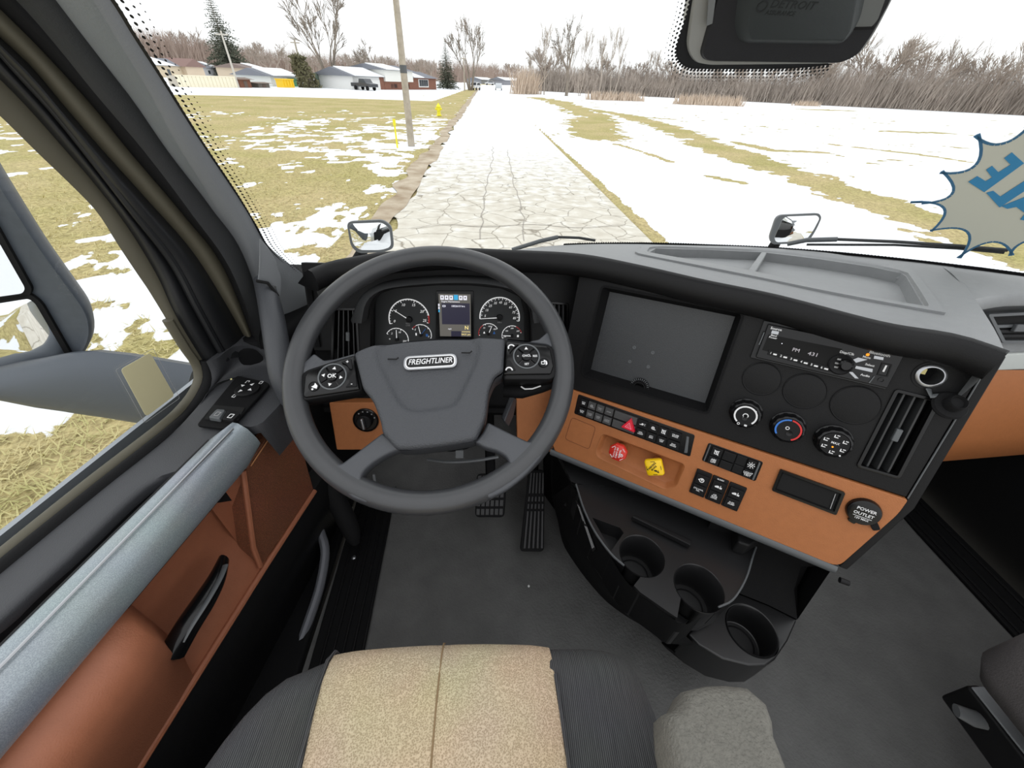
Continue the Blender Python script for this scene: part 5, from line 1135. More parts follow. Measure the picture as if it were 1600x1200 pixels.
for p, par, r in (((490.5, 604), padl, 8.3), ((850, 567), padr, 7.8)):
    c = np.array(WF.px(*p, .013)); rr_ = abs(WF.px(p[0] + r, p[1], .013)[0] - c[0])
    b = MB().lathe(WF, c[0], c[1], [(rr_, .011), (rr_, .0145), (rr_ * .88, .0150), (rr_ * .85, .0142), (.001, .0142)], 28).build('round_key', M['black'], par)
    mm = MB()
    if p[0] < 600: mm.prism(WF, [c + rr_ * np.array(q) for q in ((-.4, .1), (.1, -.2), (.2, -.7), (.75, -.1), (.7, .5), (.1, .35))], .0143, .0149); mm.prism(WF, circ(c[0] - rr_ * .1, c[1] + rr_ * .62, rr_ * .2, 10), .0143, .0149)
    else: mm.ringbar(WF, rrect(c[0] - rr_ * .6, c[0] + rr_ * .15, c[1] - rr_ * .25, c[1] + rr_ * .4, .001), .001, .0143, .0149); mm.prism(WF, [c + rr_ * np.array(q) for q in ((.0, -.6), (.55, -.3), (.65, .3), (.3, .6), (.3, -.2), (-.1, -.3))], .0143, .0149)
    mm.build('symbol', M['white'], b, sm=False)
# lower spokes
def plate(name, pts, mt, c0, c1, rad, top=.004):
    P = rpoly(wpx(pts, c1), rad); h = MB(); h.rings([[WF.p(*p, c) for p in inset(P, d)] for c, d in ((c0, .003), (c0 + .004, 0), (c1 - top, 0), (c1 - top * .3, top * .4), (c1, top))]); return h.build(name, M[mt], sw_, angle=60)
plate('lower_spoke', [(597, 676), (560, 704), (532, 725), (516, 722), (494, 700), (488, 715), (512, 745), (548, 778), (572, 787), (590, 778), (578, 765), (566, 755), (563, 745), (568, 736), (580, 725), (600, 712), (622, 703), (642, 703)], 'spoke', -.014, .013, [.002, .004, .004, .02, .01, .004, .02, .02, .004, .004, .01, .01, .006, .01, .02, .01, .004, .004])
plate('lower_spoke', [(741, 690), (754, 676), (762, 659), (800, 678), (828, 691), (840, 682), (856, 655), (866, 672), (852, 708), (820, 745), (790, 768), (764, 780), (752, 768), (776, 752), (792, 737), (797, 725), (792, 714), (778, 705), (756, 699)], 'spoke', -.014, .013, [.004, .004, .004, .01, .01, .01, .004, .01, .02, .02, .02, .004, .004, .02, .012, .008, .008, .01, .01])
# column, stalks
col_ = thing('steering_column', 'dark steering column cover behind the hub', 'column', tuple(WF.p(0, .02, -.12)))
b = MB(); b.lathe(WF, .0, .01, [(.065, -.03), (.075, -.05), (.075, -.12), (.085, -.20), (.085, -.34)], 28, r2=.8); b.build('cover', M['blackm'], col_)
b = MB(); b.prism3([D(788, 660, .66), D(803, 622, .68), D(808, 626, .70), D(803, 650, .70), D(795, 668, .69)], (-.006, .012, 0)); b.build('tilt_lever', M['spoke'], col_, bevel=.003)
stl = MB(); stl.tube([D(788, 610, .66), D(815, 611, .655), D(845, 603, .65), D(866, 597, .65)], [(.013, .011), (.014, .012), (.0135, .011), (.011, .009)], 14); st_ = stl.build('shift_stalk', M['blackm'], col_)
MB().tube([D(814, 604, .638), D(820, 608, .636), D(832, 607.5, .634), D(845, 603, .634)], .0012, 6).build('stalk_rule', M['white'], st_)
# ================================================================ driver seat
seat = thing('driver_seat', 'charcoal ribbed truck seat with beige centre panel, seen from above', 'seat', (-.06, .0, Z0))
oz = 1.88
op_ = [(-.345, -.35), (-.335, -.05), (-.318, .055), (-.296, .115), (-.262, .158), (-.215, .176), (-.19, .183), (-.06, .189), (.077, .187), (.13, .186), (.178, .174), (.197, .13), (.203, .08), (.206, -.05), (.206, -.35)]
op_ = [(p[0], p[1]) for p in smooth([np.array(q) for q in op_], 60)]
SFr = Frame((0, 0, oz), (1, 0, 0), n=(0, 0, 1))          # W = -y
o2 = [(x, -y) for x, y in op_]
b = MB(); R = []
for d, c in ((.02, -.20), (.012, -.16), (0, -.10), (0, -.04), (.004, -.022), (.012, -.010), (.022, -.004), (.03, -.001)): R.append([SFr.p(*p, c) for p in inset(o2, d)])
b.rings(R); b.build('cushion', M['seat_dark'], seat, angle=75)
i2 = [(-.188, .40), (-.192, .0), (-.199, -.07), (-.203, -.14), (-.202, -.180), (-.19, -.1885), (-.06, -.1945), (.068, -.1925), (.077, -.184), (.080, -.10), (.083, .0), (.084, .4)]
i2 = rpoly(i2, .008); b = MB(); R = []
xs_ = np.linspace(0, 1, 24)
fr = []
for y, c in ((.35, .0075), (.0, .0075), (-.08, .0075), (-.12, .0070), (-.15, .0045), (-.17, -.002), (-.181, -.011), (-.186, -.025), (-.188, -.06), (-.185, -.11)):
    hwL, hwR = -.188 - .013 * min(1, max(0, (-y + .0) / .14)), .084 - .008 * min(1, max(0, (-y) / .18))
    r = []
    for t in xs_:
        x = hwL + (hwR - hwL) * t; e = min(t, 1 - t) * 24 / 2; dd = (1 - min(1, e)) * .005
        yy = y - .0065 * (1 - ((t - .55) / .55) ** 2) if y < -.14 else y
        r.append(SFr.p(x, yy, c - dd - (.0015 if abs(x + .062) < .007 else 0)))
    fr.append(r)
b.grid(fr); b.build('centre_panel', M['seat_beige'], seat, angle=75)
MB().tube([SFr.p(-.061 - .0015 * (y < -.1), y - (.004 if y < -.16 else 0), c) for y, c in ((.35, .0068), (0, .0068), (-.12, .0062), (-.15, .0037), (-.172, -.003), (-.186, -.013), (-.1915, -.03))], .0011, 6).build('seam', mat('seam_brown', L((130, 108, 78)), .9), seat)
pp_ = [SFr.p(-.190, .35, .006), SFr.p(-.193, 0, .006), SFr.p(-.198, -.08, .0055), SFr.p(-.2025, -.14, .002), SFr.p(-.204, -.172, -.006), SFr.p(-.202, -.186, -.02), SFr.p(-.200, -.188, -.06)]
MB().tube(pp_, .0022, 6).build('piping', M['seat_dark'], seat)
MB().tube([SFr.p(.086, .35, .006), SFr.p(.085, 0, .006), SFr.p(.082, -.08, .0055), SFr.p(.0785, -.15, .001)], .0022, 6).build('piping', M['seat_dark'], seat)
b = MB(); b.box(Frame((-.06, -.05, Z0), (1, 0, 0), n=(0, 0, 1)), -.2, .2, -.2, .3, 0, .30); b.build('pedestal', M['blackm'], seat, bevel=.02)
# armrest
arm = thing('seat_armrest', 'grey fabric armrest at the right of the beige seat', 'armrest', (.22, -.05, 1.88))
za = 2.0; aq = [at_z(x, y, za) for x, y in [(1060, 1210), (1060, 1120), (1064, 1086), (1082, 1068), (1130, 1063), (1178, 1068), (1200, 1085), (1222, 1130), (1245, 1210)]]
aq = [(p[0], -p[1]) for p in aq]; x0, x1 = aq[0][0], aq[-1][0]; aq = [(x0 - .0, .35)] + aq + [(x1 + .0, .35)]
aq = [tuple(p) for p in smooth([np.array(q) for q in aq], 50)]
AF = Frame((0, 0, za), (1, 0, 0), n=(0, 0, 1)); b = MB()
b.rings([[AF.p(*p, c) for p in inset(aq, d)] for c, d in ((-.085, .02), (-.075, .006), (-.05, 0), (-.022, 0), (-.010, .002), (-.003, .006), (.0005, .011))]); b.build('pad', M['armrest'], arm, angle=75)
b = MB(); b.box(Frame((.195, -.25, 1.70), (1, 0, 0), n=(0, 0, 1)), -.012, .03, -.05, .03, 0, .25); b.build('bracket', M['blackm'], arm, bevel=.005)
# passenger seat
ps = thing('passenger_seat', 'grey fabric passenger seat corner at the right edge over a black rail', 'seat', (.95, -.05, Z0))
c0 = at_z(1655, 1000, 1.87)
o3 = rpoly([(c0[0], .45), (c0[0], -c0[1] - .03), (c0[0] + .5, -c0[1] - .03), (c0[0] + .5, .45)], [.02, .05, .06, .02], 6)
PSF = Frame((0, 0, 1.87), (1, 0, 0), n=(0, 0, 1)); b = MB()
b.rings([[PSF.p(*p, c) for p in inset(o3, d)] for c, d in ((-.17, .02), (-.13, .0), (-.05, 0), (-.02, .006), (-.006, .02), (0, .04))]); b.build('cushion', M['seat_grey'], ps, angle=75)
b = MB(); b.rings([[PSF.p(*p, c) for p in inset(o3, d)] for c, d in ((-.20, .07), (-.195, .055), (-.165, .03), (-.155, .035))]); b.build('side_shield', M['gloss'], ps, angle=50)
r0 = at_z(1510, 1070, 1.62)
b = MB(); b.prism3([r0, r0 + [.028, -.0, 0], r0 + [.03, -.5, 0], r0 + [.0, -.5, 0]], (0, 0, -.07)); b.build('side_rail', M['black'], ps, bevel=.006)
b = MB(); b.prism3([r0 + [.002, -.004, .001], r0 + [.026, -.004, .001], r0 + [.028, -.11, .001], r0 + [.004, -.11, .001]], (0, 0, .004)); b.build('rail_cap', M['pillar'], ps, bevel=.002)
q = at_z(1494, 1110, 1.60); b = MB(); b.tube([q, q + [.02, -.01, -.002], q + [.06, -.02, -.004]], [(.011, .007), (.014, .009), (.012, .009)], 12); b.build('adjust_lever', mat('lever_grey', L((92, 94, 95)), .5), ps)
b = MB(); b.box(Frame((r0[0] + .3, -.05, Z0), (1, 0, 0), n=(0, 0, 1)), -.15, .25, -.08, .3, 0, .24); b.build('pedestal', M['blackm'], ps, bevel=.02)
# ================================================================ pedals
def pedal(label, quad_px, t_top, t_bot, pat):
    q = [D(*quad_px[0], t_top), D(*quad_px[1], t_top), D(*quad_px[2], t_bot), D(*quad_px[3], t_bot)]
    u = q[1] - q[0]; w_ = q[3] - q[0]; F = Frame(np.mean(q, 0), u, w=w_)
    if F.n[2] < 0: F = Frame(F.o, F.u, n=-F.n); 
    P = [np.array([(p - F.o).dot(F.u), (p - F.o).dot(F.w)]) for p in q]
    t = thing('pedal', label, 'pedal', tuple(np.mean(q, 0)))
    MB().prism(F, rpoly(P, .012), -.016, 0).build('plate', M['rubber'], t, bevel=.003)
    if pat == 'long':
        for k in range(5):
            u_ = .14 + .18 * k
            for v0, v1 in ((.04, .30), (.34, .40), (.43, .49), (.52, .96)):
                Q = [bil(P, u_, v0), bil(P, u_ + .09, v0), bil(P, u_ + .09, v1), bil(P, u_, v1)]; MB().prism(F, Q, 0, .004).build('tread_rib', M['pedal'], t, bevel=.001)
    else:
        for i in range(6):
            for j in range(5):
                Q = [bil(P, .05 + .155 * i + a, .06 + .19 * j + b) for a, b in ((0, 0), (.11, 0), (.11, .13), (0, .13))]; MB().prism(F, Q, 0, .004).build('tread_block', M['pedal'], t)
    return t, F, P
t, F, P = pedal('long ribbed accelerator pedal standing on the floor', [(826, 734), (851, 734), (850, 862), (812, 862)], 1.10, 1.04, 'long')
b = MB(); b.tube([F.p(0, -.10, -.012), np.array([.16, .95, 1.62])], .012, 8); b.build('arm', M['blackm'], t)
t, F, P = pedal('checkered brake pedal half hidden under the wheel rim', [(745, 740), (792, 738), (788, 808), (742, 808)], 1.08, 1.04, 'grid')
b = MB(); b.tube([F.p(0, -.02, -.012), np.array([-.02, .98, 1.85])], .014, 8); b.build('arm', M['blackm'], t)
# ================================================================ cup-holder console under the centre stack
con = thing('cup_holder_console', 'black moulded console with two cup holders and a lower one under the centre stack', 'console', (.4, .45, Z0))
ZT = 1.742
def tz_(pts, z=ZT): return [at_z(x, y, z) for x, y in pts]
outl = [(900, 757), (912, 795), (930, 832), (955, 866), (977, 886), (974, 897), (1000, 925), (1040, 953), (1068, 972), (1075, 972), (1078, 960), (1092, 950), (1120, 950), (1145, 938), (1165, 905), (1176, 870), (1182, 852), (1120, 820), (1040, 785), (960, 760)]
pl = tz_(outl)
b = MB(); b.prism3(pl, (0, 0, -.10)); trayo = b.build('cup_tray', M['console'], con, bevel=.003, seg=2)
FZ = Frame((0, 0, ZT), (1, 0, 0), n=(0, 0, 1))
def cup(px, z, r, dep, F0, mt='console', nm='cup_well', par=con):
    c = at_z(*px, z)
    ct = MB().lathe(F0, c[0], -c[1], [(r * .93, -dep), (r, .02)], 40)
    w_ = MB().lathe(F0, c[0], -c[1], [(r + .0005, -.0005), (r, .0012), (r - .0018, -.0005), (r * .93 - .001, -dep), (.001, -dep - .002)], 40, cap0=False).build(nm, M[mt], par, angle=60)
    MB().lathe(F0, c[0], -c[1], [(r * .72, -dep + .001), (r * .70, -dep + .003), (r * .66, -dep + .001)], 32, cap0=False, cap1=False).build('base_ring', M['black'], w_)
    return c, ct
c1, k1 = cup((1003, 868), ZT, .0425, .075, FZ); c2, k2 = cup((1092, 918), ZT, .0435, .075, FZ)
def gapc(c, p, w0, w1, dep):
    e = at_z(*p, ZT); d = e - c; d[2] = 0; L0 = np.linalg.norm(d); d /= L0; s = np.array([-d[1], d[0], 0])
    return MB().prism3([c + s * w0 + [0, 0, .02], e + d * .03 + s * w1 + [0, 0, .02], e + d * .03 - s * w1 + [0, 0, .02], c - s * w0 + [0, 0, .02]], (0, 0, -dep))
tri = MB(); tri.prism3(tz_([(928, 800), (972, 816), (978, 824), (958, 852)], ZT + .02), (0, 0, -.06))
cut(trayo, k1, k2, gapc(c1, (985, 898), .020, .012, .065), gapc(c2, (1072, 972), .026, .010, .065), tri)
MB().prism3(tz_([(928, 800), (972, 816), (978, 824), (958, 852)], ZT - .045), (0, 0, -.003)).build('pocket_floor', M['blackm'], con)
MB().tube([p + np.array([0, 0, .001]) for p in smooth(tz_([(900, 757), (912, 795), (930, 832), (955, 866), (975, 884)]), 20)], .0022, 6).build('edge_highlight', M['bezel'], con)  # grey tube standing in for the bright glint on the tray's left edge
MB().tube([p + np.array([0, 0, .001]) for p in smooth(tz_([(1122, 949), (1145, 937), (1165, 905), (1176, 870), (1181, 855)]), 16)], .0018, 6).build('edge_highlight', M['bezel'], con)  # glint of the tray's right edge, put in as a grey tube
# wall between the tray and the stack, with ledge and clip
btop = [PF.p(a, .352, -.012) for a in np.linspace(-.41, .12, 12)]
bmid = [p + np.array([.012, .06, -.03]) for p in btop]
bl = smooth(tz_([(893, 752), (900, 757), (960, 760), (1040, 785), (1120, 820), (1182, 852), (1215, 866)]), 12)
bl = [p + np.array([.0, .0, -.002]) for p in bl]
MB().grid([btop, bmid, [p * .5 + q * .5 for p, q in zip(bmid, bl)], bl]).build('back_wall', M['console'], con)
dvr = MB(); dvr.prism3([at_z(985, 812, ZT + .004), at_z(990, 809, ZT + .004), at_z(1080, 850, ZT + .004), at_z(1076, 857, ZT + .004)], (0, 0, .012)); dvr.build('card_ledge', M['black'], con, bevel=.002)
dvr = MB(); dvr.prism3([at_z(1142, 862, ZT), at_z(1160, 868, ZT), at_z(1182, 853, ZT), at_z(1142, 836, ZT)], (0, 0, .035)); dvr.build('clip_post', M['black'], con, bevel=.004)
dvr = MB(); dvr.tube([bmid[4] * .9 + bl[4] * .1, bmid[4] * .3 + bl[4] * .7 + np.array([-.01, -.01, 0])], (.010, .004), 8); dvr.build('wall_slot', M['deep'], con)
# body under the tray down to the floor
bt = [p + np.array([0, 0, -.098]) for p in smooth(tz_([(893, 752), (900, 757), (912, 795), (930, 832), (955, 866), (974, 897), (1000, 925), (1040, 953), (1070, 973), (1100, 960)]), 24)]
mid = smooth([at_z(x, y, 1.56) for x, y in [(862, 776), (868, 790), (878, 822), (893, 850), (915, 884), (938, 915), (970, 945), (1020, 978), (1060, 1000), (1105, 1024)]], 24)
flo = smooth([at_z(x, y, Z0) for x, y in [(868, 800), (872, 815), (880, 850), (898, 880), (922, 912), (950, 942), (990, 970), (1040, 995), (1080, 1015), (1120, 1030)]], 24)
bb_ = [p + np.array([0, 0, .09]) for p in bt]
MB().grid([bb_, bt, [p * .5 + q * .5 + np.array([0, 0, 0]) for p, q in zip(bt, mid)], mid, flo]).build('console_body', M['blackm'], con, angle=60)
lft = [PF.p(-.41, .352, -.012), PF.p(-.43, .352, -.09)]
MB().grid([[lft[1], lft[0], bb_[0]], [np.array([.17, .92, 1.75]), np.array([.165, .75, 1.6]), mid[0]], [np.array([.17, .92, Z0]), np.array([.165, .75, Z0]), flo[0]]]).build('console_side', M['blackm'], con)
MB().grid([[lft[1], lft[0], bb_[0], bb_[2]], [np.array([.17, .92, 1.75]), np.array([.16, .7, 1.62]), mid[0], mid[2]]]).build('console_side', M['blackm'], con)
# lower box with third cup holder
ZB = 1.63
FB = Frame((0, 0, ZB), (1, 0, 0), n=(0, 0, 1))
ob = [(1095, 965), (1075, 990), (1092, 1008), (1130, 1030), (1170, 1040), (1196, 1040), (1212, 1030), (1232, 1000), (1246, 968), (1200, 945), (1150, 925)]
pb = tz_(ob, ZB); b = MB(); b.prism3(pb, (0, 0, -.10)); bx_ = b.build('lower_tray', M['console'], con, bevel=.004)
c3, k3 = cup((1174, 984), ZB, .0455, .07, FB, nm='cup_well'); cut(bx_, k3)
MB().grid([[p + np.array([0, 0, -.095]) for p in pb], [p * .7 + np.mean(pb, 0) * .3 + np.array([.0, .06, -.23 - .0]) for p in pb]]).build('lower_skirt', M['blackm'], con)
# right flank, from the bezel corner down to the lower tray
tr_ = [PF.p(a, .352, -.012) for a in (-.06, .0, .06, .12, .136)] + [PF.p(.136, .33, -.10)]
bo = tz_([(1120, 930), (1150, 925), (1200, 945), (1246, 968), (1248, 960)], ZB) + [tz_([(1260, 930)], ZB)[0] + np.array([.02, .1, 0])]
MB().grid([tr_, [p * .62 + q * .38 + np.array([.0, .035, .0]) for p, q in zip(tr_, bo)], [p * .25 + q * .75 + np.array([0, .03, 0]) for p, q in zip(tr_, bo)], bo]).build('right_flank', M['blackm'], con)
MB().grid([[bo[3], bo[5], bo[5] + np.array([.02, .3, 0])], [bo[3] + np.array([-.02, .05, -.23]), bo[5] + np.array([0, .05, -.23]), bo[5] + np.array([.02, .3, -.23])]]).build('right_flank', M['blackm'], con)
MB().grid([[tr_[4], PF.p(.14, .345, -.1), PF.p(.14, .2, -.15) + np.array([.02, .35, 0])], [bo[3], bo[5], bo[5] + np.array([.02, .3, 0])]]).build('right_flank', M['blackm'], con)
pn = D(1312, 906, .66); MB().tube([pn, pn + np.array([.012, -.006, 0])], [.005, .0045], 10).build('hook', M['black'], con)
# data labels on the left face of the console
LF = Frame(D(918, 826, .80), D(928, 850, .80) - D(904, 785, .84), n=_n(EYE - D(918, 826, .80)) + np.array([-.9, 0, .0]))
lq = [LF.px(x, y) for x, y in [(900, 782), (906, 790), (931, 858), (926, 862)]]
dl = thing('data_label', 'small dark data label on the left face of the console', 'label', tuple(LF.p(*np.mean(lq, 0))))
MB().prism(LF, lq, -.001, .001).build('sheet', M['black'], dl, sm=False)
for u0, u1, v in ((.06, .40, .25), (.06, .30, .6), (.5, .95, .25), (.5, .95, .5), (.5, .95, .75), (.3, .45, .6)):
    u0_, u1_ = u0, u1; Q = [lq[0] * (1 - u) + lq[3] * u for u in (u0_, u1_)]; Q2 = [lq[1] * (1 - u) + lq[2] * u for u in (u0_, u1_)]
    A0, A1 = Q[0] * (1 - v) + Q2[0] * v, Q[1] * (1 - v) + Q2[1] * v; B0, B1_ = Q[0] * (.88 - v) + Q2[0] * (v + .12), Q[1] * (.88 - v) + Q2[1] * (v + .12)
    MB().prism(LF, [A0, A1, B1_, B0], .001, .0014).build('print_line', M['grey_print'], dl, sm=False)
tag(MB().lathe(Frame(at_z(826, 916, Z0 + .001), (1, 0, 0), n=(0, 0, 1)), 0, 0, [(.003, 0), (.0025, .003), (.001, .004)], 8).build('crumb', M['white']), 'tiny white crumb on the black floor mat', 'crumb')
# ================================================================ outside: snowy field, road, trees, houses
def gnd(px, py): return at_z(px, py, 0.0)
def hash2(i, j, s): 
    h = (i.astype(np.int64) * 374761393 + j.astype(np.int64) * 668265263 + s * 1274126177) & 0x7fffffff
    h = ((h ^ (h >> 13)) * 1274126177) & 0x7fffffff; return ((h ^ (h >> 16)) & 0xffff) / 65535.0
def vnoise(x, y, s=0):
    i, j = np.floor(x), np.floor(y); u, v = x - i, y - j; u = u * u * (3 - 2 * u); v = v * v * (3 - 2 * v)
    a, b, c, d = hash2(i, j, s), hash2(i + 1, j, s), hash2(i, j + 1, s), hash2(i + 1, j + 1, s)
    return a * (1 - u) * (1 - v) + b * u * (1 - v) + c * (1 - u) * v + d * u * v
def fbm(x, y, s=0, o=5):
    r = 0; a = .5; t = 0
    for k in range(o): r = r + a * vnoise(x * 2 ** k, y * 2 ** k, s + k * 17); t += a; a *= .55
    return r / t
def seglen(x, y, pts):
    """distance to a polyline in the field"""
    best = np.full(x.shape, 1e9)
    for (ax, ay), (bx, by) in zip(pts[:-1], pts[1:]):
        dx, dy = bx - ax, by - ay; t = np.clip(((x - ax) * dx + (y - ay) * dy) / (dx * dx + dy * dy), 0, 1)
        best = np.minimum(best, np.hypot(x - ax - t * dx, y - ay - t * dy))
    return best
def road_l(y): return -2.03 - .0215 * y
def road_r(y): return 3.3 - .0165 * y
BANDS = [([(7.5, 91.8), (10.0, 78.3), (9.5, 46.1), (6.6, 30.0), (6.2, 27.4)], 1.1, 2.2), ([(10.2, 60.1), (13.7, 48.7), (13.1, 32.6), (12.6, 28.8)], 1.4, 1.4), ([(11.9, 26.5), (11.8, 21.6), (11.5, 15.9), (11.2, 12.4), (11.1, 9.0), (11, 4), (11, -20)], 1.25, 1.25),
         ([(14.5, 26.8), (14.9, 23.5), (17.7, 23.5)], .5, .5), ([(6.4, 23.7), (7.1, 20.9), (7.4, 18.4)], .22, .22), ([(7.7, 15.3), (8.4, 14.3)], .25, .25), ([(60.7, 90.7), (72.9, 94.8)], 2.2, 2.2), ([(22, 26.6), (23.7, 24.5), (24.3, 22)], .4, .4), ([(36.2, 41.2), (42.4, 41.7)], .9, .9), ([(14.4, 46.4), (16.9, 46.1)], 1.0, 1.0)]
def snow_at(x, y):
    n = fbm(x * .62, y * .55, 23); n2 = fbm(x * 2.1, y * 1.9, 11, 5); nn = n * .45 + n2 * .55
    # left field: grass with snow patches, more of it near the truck and along the road
    dl = road_l(y) - x
    cover = .425 + .03 * np.exp(-((y - 0) / 8.0) ** 2) + .08 * np.exp(-(dl - 1.5) ** 2 / 2.5) + .10 * np.exp(-((y - 24) / 9.0) ** 2) * (dl < 10)
    cover = cover - .16 * np.clip((y - 34) / 12, 0, 1) - .08 * np.exp(-((y - 11.5) / 3.0) ** 2)
    fr = np.hypot(x, y); cover = cover - .10 * np.clip((5.2 - fr) / 1.5, 0, 1) + .13 * np.exp(-((fr - 8.0) / 1.8) ** 2); cover = np.where((fr > 62) & (x < -8), .75, cover); cover = np.where((fr > 90) & (x < -8), .9, cover)
    left = (1 - cover) ; sl = np.clip((nn - left - .03 + .0) * 14 + .5, 0, 1)
    # dirt and grass shoulder on the left road edge
    sl = np.where((dl < .75) & (dl > -.2), np.clip((nn - .60) * 14 + .5, 0, 1), sl)
    # right field: snow with worn bands of grass
    g = np.zeros(x.shape)
    for pts, w0, w1 in BANDS:
        wv = w0 + (w1 - w0) * 0; d = seglen(x, y, pts) / max(w0, w1 if pts[0][1] > 60 else w0); g = np.maximum(g, np.clip((1.0 - d + (nn - .5) * 2.6) * 5, 0, 1))
    st = np.clip((nn - (.36 + .0 * x)) * -14, 0, 1) * ((x > 12)); g = np.maximum(g, st)
    ed = np.abs(x - road_r(y) - .05 + (n2 - .5) * .25); wd = np.clip(.34 - (y - 8) * .011, .03, .34) * (y < 42)
    g = np.maximum(g, np.clip((wd - ed) / .06, 0, 1))
    return np.where(x > road_r(y) - .4, 1 - g, sl)
rad = np.concatenate([np.linspace(0.0, 2.0, 6), np.geomspace(2.1, 45, 250), np.geomspace(45.6, 330, 90)])
ang = np.concatenate([np.radians(np.linspace(-125, 115, 860)), np.radians(np.linspace(116, 234, 90))])
Rg, Ag = np.meshgrid(rad, ang, indexing='ij'); X = Rg * np.sin(Ag); Y = Rg * np.cos(Ag)
S = snow_at(X, Y); Zg = .025 * S + .02 * (fbm(X * .3, Y * .3, 5, 3) - .5) * np.clip((Rg - 4) / 10, 0, 1) - .03
onroad = (X > road_l(Y) - .1) & (X < road_r(Y) + .05); Zg = np.where(onroad, -.06, Zg)
nr, na = X.shape; me = bpy.data.meshes.new('ground')
V = np.stack([X, Y, Zg], -1).reshape(-1, 3); me.vertices.add(len(V)); me.vertices.foreach_set('co', V.astype(np.float32).ravel())
i, j = np.meshgrid(np.arange(nr - 1), np.arange(na), indexing='ij'); j2 = (j + 1) % na
Q = np.stack([i * na + j, i * na + j2, (i + 1) * na + j2, (i + 1) * na + j], -1).reshape(-1, 4)
me.loops.add(Q.size); me.loops.foreach_set('vertex_index', Q.astype(np.int32).ravel()); me.polygons.add(len(Q)); me.polygons.foreach_set('loop_start', np.arange(0, Q.size, 4, dtype=np.int32)); me.update(calc_edges=True)
at = me.attributes.new('snow', 'FLOAT', 'POINT'); at.data.foreach_set('value', S.astype(np.float32).ravel())
me.polygons.foreach_set('use_smooth', [True] * len(Q))
gm = bpy.data.materials.new('grass_and_snow'); gm.use_nodes = True; t = gm.node_tree; b = t.nodes['Principled BSDF']; b.inputs['Roughness'].default_value = .95; b.inputs['Specular IOR Level'].default_value = .1
def node(ty, **k):
    n = t.nodes.new(ty)
    for a, v in k.items(): setattr(n, a, v)
    return n
tcg = node('ShaderNodeTexCoord'); na1 = node('ShaderNodeTexNoise'); na1.inputs['Scale'].default_value = .35; na1.inputs['Detail'].default_value = 5; t.links.new(tcg.outputs['Object'], na1.inputs['Vector'])
na2 = node('ShaderNodeTexNoise'); na2.inputs['Scale'].default_value = 14; na2.inputs['Detail'].default_value = 6; na2.inputs['Roughness'].default_value = .7; t.links.new(tcg.outputs['Object'], na2.inputs['Vector'])
r1 = node('ShaderNodeValToRGB'); e = r1.color_ramp.elements; e[0].position = .36; e[0].color = (.47, .44, .20, 1); e[1].position = .62; e[1].color = (.58, .50, .29, 1); t.links.new(na1.outputs['Fac'], r1.inputs[0])
r2 = node('ShaderNodeValToRGB'); e = r2.color_ramp.elements; e[0].position = .3; e[0].color = (.45, .42, .36, 1); e[1].position = .7; e[1].color = (1.25, 1.2, 1.1, 1); t.links.new(na2.outputs['Fac'], r2.inputs[0])
mg = node('ShaderNodeMix', data_type='RGBA', blend_type='MULTIPLY'); mg.inputs[0].default_value = 1; t.links.new(r1.outputs[0], mg.inputs[6]); t.links.new(r2.outputs[0], mg.inputs[7])
atn = node('ShaderNodeAttribute', attribute_name='snow'); ad = node('ShaderNodeMath', operation='MULTIPLY_ADD'); ad.inputs[1].default_value = .55; t.links.new(na2.outputs['Fac'], ad.inputs[0]); t.links.new(atn.outputs['Fac'], ad.inputs[2])
r3 = node('ShaderNodeValToRGB'); e = r3.color_ramp.elements; e[0].position = .70; e[0].color = (0, 0, 0, 1); e[1].position = .80; e[1].color = (1, 1, 1, 1); t.links.new(ad.outputs[0], r3.inputs[0])
ms = node('ShaderNodeMix', data_type='RGBA'); ms.inputs[7].default_value = (.86, .88, .90, 1); t.links.new(r3.outputs[0], ms.inputs[0]); t.links.new(mg.outputs[2], ms.inputs[6]); t.links.new(ms.outputs[2], b.inputs['Base Color'])
bpn = node('ShaderNodeBump'); bpn.inputs['Strength'].default_value = .6; bpn.inputs['Distance'].default_value = .05; t.links.new(na2.outputs['Fac'], bpn.inputs['Height']); t.links.new(bpn.outputs[0], b.inputs['Normal'])
me.materials.append(gm); go = bpy.data.objects.new('ground', me); link(go, (0, 0, 0)); tag(go, 'field of dry grass and melting snow', kind='structure')
# road
ys = np.concatenate([np.linspace(-60, 3, 20), np.geomspace(3.2, 260, 150)]); rows = []
for y in ys:
    a, b_ = road_l(y), road_r(y); e0 = (vnoise(np.array([y * 1.7]), np.array([.3]), 2)[0] - .5) * .5; rows.append([np.array([a + e0 + (b_ - a - e0) * k / 8, y, -.012 + .03 * math.sin(math.pi * k / 8)]) for k in range(9)])
rm = bpy.data.materials.new('cracked_concrete'); rm.use_nodes = True; t = rm.node_tree; b = t.nodes['Principled BSDF']; b.inputs['Roughness'].default_value = .9; b.inputs['Specular IOR Level'].default_value = .15
tcg = node('ShaderNodeTexCoord'); wn = node('ShaderNodeTexNoise'); wn.inputs['Scale'].default_value = 1.6; wn.inputs['Detail'].default_value = 4; t.links.new(tcg.outputs['Object'], wn.inputs['Vector'])
mv = node('ShaderNodeMix', data_type='RGBA'); mv.inputs[0].default_value = .22; t.links.new(tcg.outputs['Object'], mv.inputs[6]); t.links.new(wn.outputs['Color'], mv.inputs[7])
vo = node('ShaderNodeTexVoronoi', feature='DISTANCE_TO_EDGE'); vo.inputs['Scale'].default_value = 2.1; t.links.new(mv.outputs[2], vo.inputs['Vector'])
cr = node('ShaderNodeValToRGB'); e = cr.color_ramp.elements; e[0].position = .0; e[0].color = (0, 0, 0, 1); e[1].position = .028; e[1].color = (1, 1, 1, 1); t.links.new(vo.outputs['Distance'], cr.inputs[0])
